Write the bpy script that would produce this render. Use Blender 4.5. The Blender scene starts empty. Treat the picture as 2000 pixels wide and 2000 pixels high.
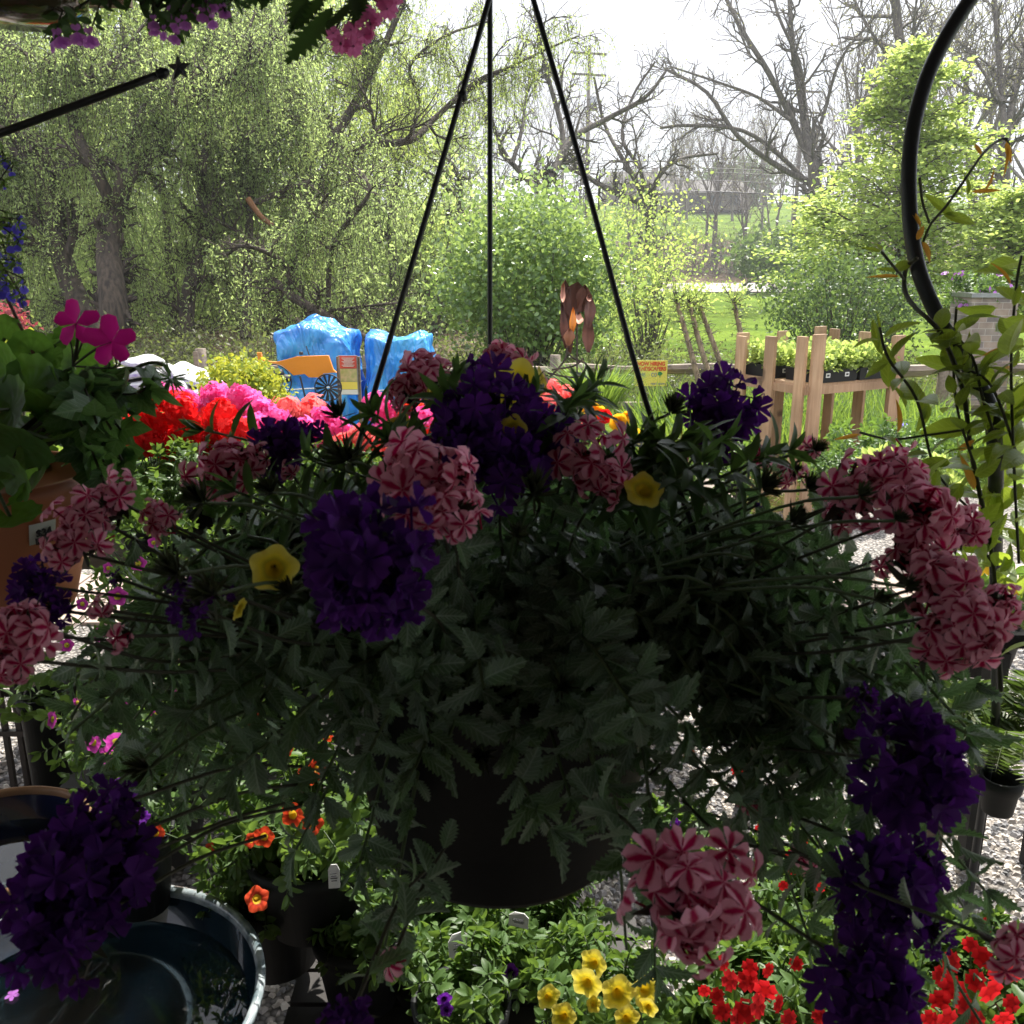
import bpy, math, random
import numpy as np
from mathutils import Vector, Matrix
random.seed(7)
R = math.radians
SC = bpy.context.scene
COL = SC.collection
# ------------------------------------------------------------------ camera
F = 1800.0
PITCH = math.atan(480 / F)
CAM = np.array([0.0, 0.0, 1.55])
cp, sp = math.cos(PITCH), math.sin(PITCH)
FW = np.array([0, cp, -sp]); UP = np.array([0, sp, cp]); RT = np.array([1.0, 0, 0])
cam = bpy.data.cameras.new('camera'); co = bpy.data.objects.new('camera', cam); COL.objects.link(co)
co.location = CAM; co.rotation_euler = (math.pi / 2 - PITCH, 0, 0)
cam.sensor_width = 36; cam.lens = 36 * F / 2000; cam.clip_start = 0.02; cam.clip_end = 3000
cam.dof.use_dof = True; cam.dof.focus_distance = 5.0; cam.dof.aperture_fstop = 26
SC.camera = co
# ------------------------------------------------------------------ light
SUN_EL, SUN_AZ = R(56), R(22)          # azimuth clockwise from +Y
SDIR = Vector((math.cos(SUN_EL) * math.sin(SUN_AZ), math.cos(SUN_EL) * math.cos(SUN_AZ), math.sin(SUN_EL)))
w = bpy.data.worlds.new('World'); SC.world = w; w.use_nodes = True
nt = w.node_tree; nt.nodes.clear()
o_ = nt.nodes.new('ShaderNodeOutputWorld'); bg = nt.nodes.new('ShaderNodeBackground')
sky = nt.nodes.new('ShaderNodeTexSky'); sky.sky_type = 'NISHITA'; sky.sun_disc = False
sky.sun_elevation = SUN_EL; sky.sun_rotation = SUN_AZ; sky.air_density = 1.0; sky.dust_density = 1.6; sky.ozone_density = 2.5
tc = nt.nodes.new('ShaderNodeTexCoord'); mp = nt.nodes.new('ShaderNodeMapping'); mp.inputs['Scale'].default_value = (1, 1, 3.2)
nz = nt.nodes.new('ShaderNodeTexNoise'); nz.inputs['Scale'].default_value = 2.6; nz.inputs['Detail'].default_value = 6
rp = nt.nodes.new('ShaderNodeValToRGB'); rp.color_ramp.elements[0].position = .26; rp.color_ramp.elements[1].position = .46
mx = nt.nodes.new('ShaderNodeMix'); mx.data_type = 'RGBA'; mx.inputs[7].default_value = (1, 1, 1, 1)
nt.links.new(tc.outputs['Generated'], mp.inputs[0]); nt.links.new(mp.outputs[0], nz.inputs['Vector'])
nt.links.new(nz.outputs['Fac'], rp.inputs[0]); nt.links.new(rp.outputs[0], mx.inputs[0])
sz = nt.nodes.new('ShaderNodeSeparateXYZ'); nt.links.new(tc.outputs['Generated'], sz.inputs[0]); r2 = nt.nodes.new('ShaderNodeMapRange'); r2.inputs[1].default_value = .18; r2.inputs[2].default_value = .5; nt.links.new(sz.outputs[2], r2.inputs[0])
m2 = nt.nodes.new('ShaderNodeMix'); m2.data_type = 'RGBA'; m2.inputs[6].default_value = (3.0, 3.15, 3.6, 1); m2.inputs[7].default_value = (9.0, 9.3, 10.0, 1); nt.links.new(r2.outputs[0], m2.inputs[0]); nt.links.new(m2.outputs[2], mx.inputs[7])
nt.links.new(sky.outputs[0], mx.inputs[6]); nt.links.new(mx.outputs[2], bg.inputs[0]); bg.inputs[1].default_value = 0.105
nt.links.new(bg.outputs[0], o_.inputs[0])
sl = bpy.data.lights.new('sun', 'SUN'); sl.energy = 5.0; sl.angle = R(.53); sl.color = (1, .95, .86)
so = bpy.data.objects.new('sun', sl); COL.objects.link(so); so.rotation_euler = SDIR.to_track_quat('Z', 'Y').to_euler()
so.location = (3, 5, 20)
SC.view_settings.view_transform = 'Standard'; SC.view_settings.look = 'None'
SC.view_settings.exposure = 1.15; SC.view_settings.gamma = 1
SC.cycles.max_bounces = 6; SC.cycles.transparent_max_bounces = 6
SC.cycles.sample_clamp_indirect = 4.0

# ------------------------------------------------------------------ helpers
def W(px, py, d):
    return CAM + d * (FW + RT * (px - 1000) / F + UP * (1000 - py) / F)
def AX(px, Y):                       # x of something standing Y metres ahead, seen at column px
    return (px - 1000) / F * Y * cp
def rs(seed): return np.random.default_rng(seed)
def nrm(v):
    v = np.asarray(v, float); return v / (np.linalg.norm(v, axis=-1, keepdims=True) + 1e-12)
def sstep(a, b, x):
    t = np.clip((np.asarray(x, float) - a) / (b - a), 0, 1); return t * t * (3 - 2 * t)

class MB:
    def __init__(s): s.V = []; s.L = []; s.T = []; s.UV = []; s.M = []; s.n = 0; s.smooth = True
    def raw(s, V, loops, tot, uv=None, mat=0):
        V = np.asarray(V, np.float32).reshape(-1, 3); k = len(V)
        s.V.append(V); s.L.append(np.asarray(loops, np.int64) + s.n); s.T.append(np.asarray(tot, np.int64))
        s.UV.append(np.zeros((k, 2), np.float32) if uv is None else np.asarray(uv, np.float32).reshape(-1, 2))
        s.M.append(np.full(len(tot), mat, np.int32)); s.n += k
        return s
    def add(s, V, faces, uv=None, mat=0):
        loops = [i for f in faces for i in f]
        return s.raw(V, loops, [len(f) for f in faces], uv, mat)
    def box(s, c, size, rot=0.0, mat=0, tilt=None, taper=1.0):
        x, y, z = [a / 2 for a in size]
        V = np.array([(sx * x * (taper if sz > 0 else 1), sy * y * (taper if sz > 0 else 1), sz * z) for sz in (-1, 1) for sx, sy in ((-1, -1), (1, -1), (1, 1), (-1, 1))], float)
        if tilt is not None: V = V @ np.array(Matrix.Rotation(tilt[0], 3, tilt[1])).T
        cs, sn = math.cos(rot), math.sin(rot)
        V = V @ np.array([[cs, sn, 0], [-sn, cs, 0], [0, 0, 1]]) + np.asarray(c, float)
        return s.add(V, [(0, 3, 2, 1), (4, 5, 6, 7), (0, 1, 5, 4), (1, 2, 6, 5), (2, 3, 7, 6), (3, 0, 4, 7)], mat=mat)
    def bar(s, a, b, wd, th, mat=0, ref=(0, 0, 1)):
        a = np.asarray(a, float); b = np.asarray(b, float); t = nrm(b - a); x = nrm(np.cross(t, ref)); y = np.cross(x, t)
        V = [p + sx * x * wd / 2 + sy * y * th / 2 for p in (a, b) for sx, sy in ((-1, -1), (1, -1), (1, 1), (-1, 1))]
        return s.add(np.array(V), [(0, 3, 2, 1), (4, 5, 6, 7), (0, 1, 5, 4), (1, 2, 6, 5), (2, 3, 7, 6), (3, 0, 4, 7)], mat=mat)
    def lathe(s, c, prof, n=48, mat=0):
        c = np.asarray(c, float); m = len(prof); V = []; uv = []
        for j, (r, z) in enumerate(prof):
            for i in range(n):
                a = 2 * math.pi * i / n; V.append(c + (r * math.cos(a), r * math.sin(a), z)); uv.append((i / n, j / max(1, m - 1)))
        Fc = [(j * n + i, j * n + (i + 1) % n, (j + 1) * n + (i + 1) % n, (j + 1) * n + i) for j in range(m - 1) for i in range(n)]
        return s.add(np.array(V), Fc, uv, mat)
    def disc(s, c, r, n=48, mat=0):
        V = [np.asarray(c, float) + (r * math.cos(2 * math.pi * i / n), r * math.sin(2 * math.pi * i / n), 0) for i in range(n)]
        return s.add(np.array(V), [tuple(range(n))], mat=mat)
    def tubes(s, pls, sides=5, mat=0, caps=False):
        g = {}
        for P, r in pls: g.setdefault(len(P), []).append((P, r))
        for n, lst in g.items():
            P = np.array([a for a, _ in lst], float); Rr = np.array([b for _, b in lst], float); m = len(P)
            if caps:
                e0 = P[:, :1] - .001 * nrm(P[:, 1:2] - P[:, :1]); e1 = P[:, -1:] + .001 * nrm(P[:, -1:] - P[:, -2:-1])
                P = np.concatenate([e0, P, e1], 1); Rr = np.concatenate([Rr[:, :1] * .05, Rr, Rr[:, -1:] * .05], 1)
            k = P.shape[1]
            T = np.gradient(P, axis=1); T = nrm(T)
            md = np.abs(nrm(P[:, -1] - P[:, 0])[:, 2]) > .85
            ref = np.where(md[:, None], np.array([1., .13, 0]), np.array([0, .11, 1.]))[:, None, :]
            A = nrm(np.cross(T, ref)); B = np.cross(T, A)
            an = np.arange(sides) * 2 * math.pi / sides
            V = P[:, :, None] + Rr[:, :, None, None] * (np.cos(an)[None, None, :, None] * A[:, :, None] + np.sin(an)[None, None, :, None] * B[:, :, None])
            i = np.arange(sides); i2 = (i + 1) % sides
            q = np.stack([i, i2, i2 + sides, i + sides], -1)                      # sides,4
            q = (q[None] + (np.arange(k - 1) * sides)[:, None, None]).reshape(-1, 4)
            q = (q[None] + (np.arange(m) * k * sides)[:, None, None]).reshape(-1)
            uv = np.zeros((m, k, sides, 2)); uv[..., 0] = an / 6.2832; uv[..., 1] = np.linspace(0, 1, k)[None, :, None]
            s.raw(V.reshape(-1, 3), q, np.full(len(q) // 4, 4), uv.reshape(-1, 2), mat)
        return s
    def scatter(s, tpl, P, D, N, S, mat=0):
        tv, tl, tt, tu = tpl; P = np.asarray(P, float).reshape(-1, 3); m = len(P)
        if m == 0: return s
        D = nrm(np.broadcast_to(D, (m, 3))); N = np.broadcast_to(N, (m, 3)); S = np.broadcast_to(S, (m,))
        X = np.cross(D, N); bad = np.linalg.norm(X, axis=1) < 1e-4
        if bad.any(): X[bad] = np.cross(D[bad], np.array([.3, .9, .2]))
        X = nrm(X); N = np.cross(X, D)
        V = P[:, None] + S[:, None, None] * (tv[None, :, 0:1] * X[:, None] + tv[None, :, 1:2] * D[:, None] + tv[None, :, 2:3] * N[:, None])
        k = len(tv); L = (tl[None] + (np.arange(m) * k)[:, None]).reshape(-1)
        return s.raw(V, L, np.tile(tt, m), np.tile(tu, (m, 1)), mat)
    def obj(s, name, mats, parent=None, smooth=None):
        me = bpy.data.meshes.new(name)
        V = np.concatenate(s.V); L = np.concatenate(s.L).astype(np.int32); T = np.concatenate(s.T); UV = np.concatenate(s.UV); M = np.concatenate(s.M)
        me.vertices.add(len(V)); me.vertices.foreach_set('co', V.ravel())
        me.loops.add(len(L)); me.loops.foreach_set('vertex_index', L)
        me.polygons.add(len(T)); st = np.zeros(len(T), np.int32); st[1:] = np.cumsum(T)[:-1]
        me.polygons.foreach_set('loop_start', st)
        me.polygons.foreach_set('material_index', M)
        me.update(calc_edges=True)
        me.polygons.foreach_set('use_smooth', np.full(len(T), s.smooth if smooth is None else smooth, bool))
        ul = me.uv_layers.new(name='UVMap'); ul.data.foreach_set('uv', UV[L].ravel())
        me.validate()
        for m in (mats if isinstance(mats, (list, tuple)) else [mats]): me.materials.append(m)
        o = bpy.data.objects.new(name, me); COL.objects.link(o)
        if parent is not None:
            o.parent = parent; o.matrix_parent_inverse = Matrix.Translation(-Vector(parent.location)) if parent.type == 'EMPTY' else Matrix()
        return o

def tag(o, label, cat, group=None, kind=None):
    o['label'] = label
    if cat: o['category'] = cat
    if group: o['group'] = group
    if kind: o['kind'] = kind
    return o
def struct(o, label=None):
    o['kind'] = 'structure'
    if label: o['label'] = label
    return o
def empty(name, loc, label, cat, group=None):
    e = bpy.data.objects.new(name, None); COL.objects.link(e); e.location = [float(a) for a in loc]; e.empty_display_size = .05
    return tag(e, label, cat, group)
def kids(o): return [c for c in bpy.data.objects if c.parent == o]
def dup(root, loc, rz=0, sc=1, label=None, group=None):
    r = root.copy(); COL.objects.link(r); r.location = [float(a) for a in loc]; r.rotation_euler = (0, 0, rz); r.scale = (sc, sc, sc)
    if label: r['label'] = label
    if group: r['group'] = group
    for ch in kids(root):
        c = ch.copy(); COL.objects.link(c); c.parent = r
        for g in kids(ch):
            d = g.copy(); COL.objects.link(d); d.parent = c
    return r

# ------------------------------------------------------------------ materials
def new_mat(name):
    m = bpy.data.materials.new(name); m.use_nodes = True; t = m.node_tree; t.nodes.clear()
    out = t.nodes.new('ShaderNodeOutputMaterial'); return m, t, out
def nd(t, typ, **kw):
    n = t.nodes.new(typ)
    for k, v in kw.items():
        if hasattr(n, k): setattr(n, k, v)
        else: n.inputs[k].default_value = v
    return n
def c4(c): return (c[0], c[1], c[2], 1)
def mixc(t, fac, a, b, mode='MIX'):
    n = t.nodes.new('ShaderNodeMix'); n.data_type = 'RGBA'; n.blend_type = mode
    for i, v in ((0, fac), (6, a), (7, b)):
        if isinstance(v, bpy.types.NodeSocket): t.links.new(v, n.inputs[i])
        else: n.inputs[i].default_value = v if i == 0 else c4(v)
    return n.outputs[2]
def noise(t, scale, detail=4, coord='Object', vec=None, dist=0.0, stretch=None):
    tcn = t.nodes.new('ShaderNodeTexCoord'); n = t.nodes.new('ShaderNodeTexNoise')
    n.inputs['Scale'].default_value = scale; n.inputs['Detail'].default_value = detail; n.inputs['Distortion'].default_value = dist
    src = tcn.outputs[coord]
    if stretch:
        m = t.nodes.new('ShaderNodeMapping'); m.inputs['Scale'].default_value = stretch; t.links.new(src, m.inputs[0]); src = m.outputs[0]
    t.links.new(src, n.inputs['Vector']); return n.outputs['Fac']
def ramp(t, fac, p0, p1, c0=(0, 0, 0), c1=(1, 1, 1)):
    r = t.nodes.new('ShaderNodeValToRGB'); r.color_ramp.elements[0].position = p0; r.color_ramp.elements[1].position = p1
    r.color_ramp.elements[0].color = c4(c0); r.color_ramp.elements[1].color = c4(c1); t.links.new(fac, r.inputs[0]); return r.outputs[0]
def bump(t, h, strength=.4, dist=.01):
    b = t.nodes.new('ShaderNodeBump'); b.inputs['Strength'].default_value = strength; b.inputs['Distance'].default_value = dist
    t.links.new(h, b.inputs['Height']); return b.outputs[0]
def plain(name, col, rough=.6, var=.25, nscale=6, metal=0.0, bs=.25, bd=.004, spec=.5, col2=None, coat=0.0, stretch=None):
    m, t, out = new_mat(name); p = nd(t, 'ShaderNodeBsdfPrincipled', Roughness=rough, Metallic=metal); p.inputs['Specular IOR Level'].default_value = spec
    p.inputs['Coat Weight'].default_value = coat
    f = noise(t, nscale, 6, stretch=stretch); c2 = col2 or tuple(a * (1 - var) for a in col)
    t.links.new(mixc(t, ramp(t, f, .3, .7), c2, col), p.inputs['Base Color'])
    f2 = noise(t, nscale * 5, 4, stretch=stretch); t.links.new(bump(t, f2, bs, bd), p.inputs['Normal'])
    t.links.new(p.outputs[0], out.inputs[0]); return m
def leaf(name, col, tr=None, tf=.45, var=.35, hue=.03, rough=.45, spec=.35, vein=None, col2=None, back=None, zone=None):
    m, t, out = new_mat(name); g = t.nodes.new('ShaderNodeNewGeometry'); p = nd(t, 'ShaderNodeBsdfPrincipled', Roughness=rough)
    p.inputs['Specular IOR Level'].default_value = spec
    base = mixc(t, g.outputs['Random Per Island'], col, col2 or tuple(a * (1 - var) for a in col))
    if vein:
        uv = t.nodes.new('ShaderNodeTexCoord'); sx = t.nodes.new('ShaderNodeSeparateXYZ'); t.links.new(uv.outputs['UV'], sx.inputs[0])
        a = nd(t, 'ShaderNodeMath', operation='SUBTRACT'); t.links.new(sx.outputs[0], a.inputs[0]); a.inputs[1].default_value = .5
        b = nd(t, 'ShaderNodeMath', operation='ABSOLUTE'); t.links.new(a.outputs[0], b.inputs[0])
        # side veins: sin((v - |u|*k)*n)
        c = nd(t, 'ShaderNodeMath', operation='MULTIPLY_ADD'); t.links.new(b.outputs[0], c.inputs[0]); c.inputs[1].default_value = -.75; t.links.new(sx.outputs[1], c.inputs[2])
        d = nd(t, 'ShaderNodeMath', operation='MULTIPLY'); t.links.new(c.outputs[0], d.inputs[0]); d.inputs[1].default_value = 44
        e = nd(t, 'ShaderNodeMath', operation='SINE'); t.links.new(d.outputs[0], e.inputs[0])
        f = ramp(t, e.outputs[0], .72, 1.0); mid = ramp(t, b.outputs[0], .015, .05, (1, 1, 1), (0, 0, 0))
        mm = mixc(t, 1.0, f, mid, 'LIGHTEN'); base = mixc(t, mm, base, vein)
        t.links.new(bump(t, mm, .5, -.002), p.inputs['Normal'])
    if zone:
        uv = t.nodes.new('ShaderNodeTexCoord'); sx = t.nodes.new('ShaderNodeSeparateXYZ'); t.links.new(uv.outputs['UV'], sx.inputs[0])
        r = t.nodes.new('ShaderNodeValToRGB'); cr = r.color_ramp; cr.elements[0].position = .4; cr.elements[0].color = (0, 0, 0, 1); cr.elements[1].position = .55; cr.elements[1].color = (1, 1, 1, 1)
        e = cr.elements.new(.68); e.color = (0, 0, 0, 1); t.links.new(sx.outputs[1], r.inputs[0])
        base = mixc(t, r.outputs[0], base, zone)
    t.links.new(base, p.inputs['Base Color'])
    tl = t.nodes.new('ShaderNodeBsdfTranslucent')
    if tr: t.links.new(mixc(t, g.outputs['Random Per Island'], tr, tuple(a * .7 for a in tr)), tl.inputs[0])
    else:
        hs = t.nodes.new('ShaderNodeHueSaturation'); hs.inputs['Value'].default_value = 1.6; t.links.new(base, hs.inputs['Color']); t.links.new(hs.outputs[0], tl.inputs[0])
    ms = t.nodes.new('ShaderNodeMixShader'); ms.inputs[0].default_value = tf
    t.links.new(p.outputs[0], ms.inputs[1]); t.links.new(tl.outputs[0], ms.inputs[2]); t.links.new(ms.outputs[0], out.inputs[0]); return m
def stripe_petal(name, c_edge, c_mid, tf=.4):
    m, t, out = new_mat(name); p = nd(t, 'ShaderNodeBsdfPrincipled', Roughness=.6); p.inputs['Specular IOR Level'].default_value = .2
    uv = t.nodes.new('ShaderNodeTexCoord'); sx = t.nodes.new('ShaderNodeSeparateXYZ'); t.links.new(uv.outputs['UV'], sx.inputs[0])
    a = nd(t, 'ShaderNodeMath', operation='SUBTRACT'); t.links.new(sx.outputs[0], a.inputs[0]); a.inputs[1].default_value = .5
    b = nd(t, 'ShaderNodeMath', operation='ABSOLUTE'); t.links.new(a.outputs[0], b.inputs[0])
    nn = noise(t, 300, 2); c = nd(t, 'ShaderNodeMath', operation='MULTIPLY_ADD'); t.links.new(nn, c.inputs[0]); c.inputs[1].default_value = .16; t.links.new(b.outputs[0], c.inputs[2])
    d = nd(t, 'ShaderNodeMath', operation='MULTIPLY_ADD'); t.links.new(sx.outputs[1], d.inputs[0]); d.inputs[1].default_value = .34; t.links.new(c.outputs[0], d.inputs[2])
    f = ramp(t, d.outputs[0], .39, .54); base = mixc(t, f, c_mid, c_edge); gg = t.nodes.new('ShaderNodeNewGeometry'); base = mixc(t, 1.0, base, ramp(t, gg.outputs['Random Per Island'], 0, 1, (.70, .58, .60), (1.05, 1.05, 1.05)), 'MULTIPLY')
    t.links.new(base, p.inputs['Base Color']); tl = t.nodes.new('ShaderNodeBsdfTranslucent'); t.links.new(base, tl.inputs[0])
    ms = t.nodes.new('ShaderNodeMixShader'); ms.inputs[0].default_value = tf
    t.links.new(p.outputs[0], ms.inputs[1]); t.links.new(tl.outputs[0], ms.inputs[2]); t.links.new(ms.outputs[0], out.inputs[0]); return m
def eye_petal(name, col, eye, edge=None, tf=.4):
    m, t, out = new_mat(name); p = nd(t, 'ShaderNodeBsdfPrincipled', Roughness=.6); p.inputs['Specular IOR Level'].default_value = .2
    uv = t.nodes.new('ShaderNodeTexCoord'); sx = t.nodes.new('ShaderNodeSeparateXYZ'); t.links.new(uv.outputs['UV'], sx.inputs[0])
    r = t.nodes.new('ShaderNodeValToRGB'); cr = r.color_ramp
    cr.elements[0].position = .0; cr.elements[0].color = c4(eye); cr.elements[1].position = 1; cr.elements[1].color = c4(edge or col)
    e = cr.elements.new(.33); e.color = c4(eye); e = cr.elements.new(.42); e.color = c4(tuple(a * .55 for a in col)); e = cr.elements.new(.6); e.color = c4(col)
    t.links.new(sx.outputs[1], r.inputs[0]); base = r.outputs[0]
    t.links.new(base, p.inputs['Base Color']); tl = t.nodes.new('ShaderNodeBsdfTranslucent'); t.links.new(base, tl.inputs[0])
    ms = t.nodes.new('ShaderNodeMixShader'); ms.inputs[0].default_value = tf
    t.links.new(p.outputs[0], ms.inputs[1]); t.links.new(tl.outputs[0], ms.inputs[2]); t.links.new(ms.outputs[0], out.inputs[0]); return m

def gravel_mat():
    m, t, out = new_mat('gravel'); p = nd(t, 'ShaderNodeBsdfPrincipled', Roughness=.85)
    tcn = t.nodes.new('ShaderNodeTexCoord'); v = t.nodes.new('ShaderNodeTexVoronoi'); v.inputs['Scale'].default_value = 62; t.links.new(tcn.outputs['Object'], v.inputs['Vector'])
    b = t.nodes.new('ShaderNodeRGBToBW'); t.links.new(v.outputs['Color'], b.inputs[0])
    col = mixc(t, b.outputs[0], (.12, .115, .11), (.62, .57, .52))
    dk = ramp(t, v.outputs['Distance'], .25, .75, (1, 1, 1), (.18, .17, .16)); col = mixc(t, 1.0, col, dk, 'MULTIPLY')
    lf = ramp(t, noise(t, 1.1, 5), .35, .7, (.7, .68, .66), (1, 1, 1)); col = mixc(t, 1.0, col, lf, 'MULTIPLY')
    t.links.new(col, p.inputs['Base Color'])
    iv = nd(t, 'ShaderNodeMath', operation='SUBTRACT'); iv.inputs[0].default_value = 1; t.links.new(v.outputs['Distance'], iv.inputs[1])
    t.links.new(bump(t, iv.outputs[0], 1.0, .012), p.inputs['Normal']); t.links.new(p.outputs[0], out.inputs[0]); return m
def ground_mat():
    m, t, out = new_mat('meadow_ground'); p = nd(t, 'ShaderNodeBsdfPrincipled', Roughness=1.0); p.inputs['Specular IOR Level'].default_value = .05
    a = ramp(t, noise(t, .35, 8, dist=.6), .38, .62); b = ramp(t, noise(t, 9, 6), .3, .7, (.55, .55, .55), (1.25, 1.25, 1.25))
    grass = mixc(t, a, (.085, .14, .018), (.155, .225, .028)); grass = mixc(t, 1.0, grass, b, 'MULTIPLY')
    litter = mixc(t, ramp(t, noise(t, 4, 6), .35, .65), (.055, .04, .028), (.16, .12, .085))
    # leaf litter under the wood (left of the lawn and beyond the road)
    tcn = t.nodes.new('ShaderNodeTexCoord'); sx = t.nodes.new('ShaderNodeSeparateXYZ'); t.links.new(tcn.outputs['Object'], sx.inputs[0])
    def rng_(inp, lo, hi):
        mr = t.nodes.new('ShaderNodeMapRange'); mr.inputs[1].default_value = lo; mr.inputs[2].default_value = hi; t.links.new(inp, mr.inputs[0]); return mr.outputs[0]
    y1 = rng_(sx.outputs[1], 62.5, 64); y2 = rng_(sx.outputs[1], 96, 92)
    mu = nd(t, 'ShaderNodeMath', operation='MULTIPLY'); t.links.new(y1, mu.inputs[0]); t.links.new(y2, mu.inputs[1])
    xl = rng_(sx.outputs[0], 1.2, .2); y3 = rng_(sx.outputs[1], 9, 11); mu2 = nd(t, 'ShaderNodeMath', operation='MULTIPLY'); t.links.new(xl, mu2.inputs[0]); t.links.new(y3, mu2.inputs[1])
    mxx = nd(t, 'ShaderNodeMath', operation='MAXIMUM'); t.links.new(mu.outputs[0], mxx.inputs[0]); t.links.new(mu2.outputs[0], mxx.inputs[1])
    t.links.new(mixc(t, mxx.outputs[0], grass, litter), p.inputs['Base Color'])
    t.links.new(bump(t, noise(t, 30, 6), .8, .05), p.inputs['Normal']); t.links.new(p.outputs[0], out.inputs[0]); return m
def bark_mat(name, c1, c2, sc=18):
    m, t, out = new_mat(name); p = nd(t, 'ShaderNodeBsdfPrincipled', Roughness=.9)
    f = noise(t, sc, 7, stretch=(1, 1, .18)); t.links.new(mixc(t, ramp(t, f, .35, .65), c1, c2), p.inputs['Base Color'])
    t.links.new(bump(t, f, .9, .03), p.inputs['Normal']); t.links.new(p.outputs[0], out.inputs[0]); return m
def wood_mat(name, c1, c2, sc=9, st=(6, 6, .5)):
    m, t, out = new_mat(name); p = nd(t, 'ShaderNodeBsdfPrincipled', Roughness=.7)
    f = noise(t, sc, 6, stretch=st, dist=.4); k = noise(t, 5, 2)
    col = mixc(t, ramp(t, f, .3, .7), c1, c2); col = mixc(t, ramp(t, k, .68, .74), col, tuple(a * .45 for a in c1)); oi = t.nodes.new('ShaderNodeObjectInfo'); col = mixc(t, 1.0, col, ramp(t, oi.outputs['Random'], 0, 1, (.72, .70, .68), (1.05, 1.03, 1.0)), 'MULTIPLY'); col = mixc(t, 1.0, col, ramp(t, noise(t, 3.0, 5), .35, .7, (.62, .6, .58), (1.05, 1.05, 1.05)), 'MULTIPLY')
    t.links.new(col, p.inputs['Base Color']); t.links.new(bump(t, f, .3, .003), p.inputs['Normal']); t.links.new(p.outputs[0], out.inputs[0]); return m

M = {}
M['willow_leaf'] = leaf('willow_leaf', (.245, .345, .12), (.56, .70, .24), .57, hue=.04, col2=(.17, .23, .08))
M['pale_leaf'] = leaf('pale_spring_leaf', (.27, .36, .09), (.60, .72, .18), .55, col2=(.19, .28, .07))
M['bush_leaf'] = leaf('bush_leaf', (.17, .27, .08), (.46, .62, .15), .40, spec=.7, rough=.3, col2=(.04, .09, .03))
M['shrub_leaf'] = leaf('shrub_leaf', (.085, .14, .045), (.20, .30, .07), .4, col2=(.05, .085, .035))
M['brush_leaf'] = leaf('brush_leaf', (.12, .15, .05), (.26, .32, .08), .4, col2=(.10, .085, .05))
M['bud'] = leaf('bud_leaf', (.20, .20, .08), (.35, .36, .12), .4, col2=(.17, .12, .08))
M['yellow_leaf'] = leaf('golden_leaf', (.42, .42, .05), (.6, .6, .06), .4, col2=(.16, .28, .04))
M['verb_leaf'] = leaf('verbena_leaf', (.12, .18, .125), (.18, .36, .10), .30, vein=(.26, .33, .27), col2=(.06, .10, .065), rough=.42, spec=.6)
M['cali_leaf'] = leaf('calibrachoa_leaf', (.11, .19, .055), (.26, .42, .06), .35, col2=(.07, .13, .04))
M['ger_leaf'] = leaf('geranium_leaf', (.10, .20, .06), (.22, .45, .05), .42, col2=(.07, .15, .05), zone=(.06, .10, .035))
M['ivy_leaf'] = leaf('ivy_leaf', (.10, .19, .10), (.18, .36, .07), .35, vein=(.17, .26, .15), col2=(.06, .13, .06))
M['vine_leaf'] = leaf('vine_leaf', (.16, .24, .05), (.42, .55, .05), .5, vein=(.22, .30, .08), col2=(.06, .11, .03), spec=.6, rough=.35)
M['vine_orange'] = leaf('vine_turning_leaf', (.42, .16, .05), (.75, .36, .05), .5, col2=(.42, .34, .05), spec=.5)
M['fern_leaf'] = leaf('fern_leaf', (.07, .12, .03), (.16, .26, .04), .4, col2=(.09, .10, .03))
M['grass_leaf'] = leaf('grass_blade', (.13, .22, .04), (.32, .46, .06), .4, col2=(.09, .16, .04))
M['straw'] = leaf('straw', (.42, .30, .13), (.4, .3, .1), .2, col2=(.30, .20, .08))
M['stem'] = plain('green_stem', (.07, .11, .04), .6, nscale=60, bs=0)
M['stem_dark'] = plain('dark_stem', (.045, .045, .025), .7, nscale=60, bs=0)
M['purple'] = leaf('purple_petal', (.10, .022, .21), (.12, .018, .26), .35, rough=.7, spec=.1, col2=(.045, .01, .10))
M['striped'] = stripe_petal('candy_striped_petal', (.93, .47, .62), (.48, .004, .09))
M['yellow_p'] = eye_petal('yellow_petal', (.84, .66, .04), (.55, .36, .01), (.88, .76, .16))
M['magenta_p'] = eye_petal('magenta_petal', (.62, .05, .42), (.55, .5, .05), (.72, .10, .52))
M['orange_p'] = eye_petal('orange_red_petal', (.72, .06, .02), (.7, .45, .03), (.85, .10, .03))
M['red_p'] = eye_petal('red_petal', (.72, .015, .02), (.5, .01, .01), (.80, .03, .035))
M['purple_p'] = eye_petal('violet_petal', (.16, .02, .36), (.03, .0, .06), (.22, .03, .45))
def gp(n, a, b): return leaf(n, a, None, .3, col2=b, rough=.7, spec=.1)
M['g_red'] = gp('red_geranium_petal', (.80, .02, .02), (.62, .01, .012))
M['g_pink'] = gp('pink_geranium_petal', (.88, .20, .54), (.80, .10, .38))
M['g_coral'] = gp('coral_geranium_petal', (.88, .26, .24), (.80, .15, .15))
M['g_orange'] = gp('orange_geranium_petal', (.88, .12, .035), (.78, .07, .03))
M['lobelia_p'] = leaf('blue_lobelia_petal', (.13, .10, .75), (.16, .12, .9), .45, col2=(.20, .15, .8))
M['lilac_p'] = leaf('lilac_petal', (.62, .24, .80), (.8, .3, .9), .5, col2=(.50, .14, .60))
M['pink_p'] = leaf('pink_petal', (.85, .20, .50), (.9, .25, .55), .5, col2=(.70, .10, .36))
M['fuchsia'] = leaf('fuchsia_petal', (.55, .01, .24), (.75, .015, .33), .45, col2=(.5, .008, .2))
M['white_p'] = leaf('white_petal', (.7, .7, .72), (.5, .5, .55), .3)
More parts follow.
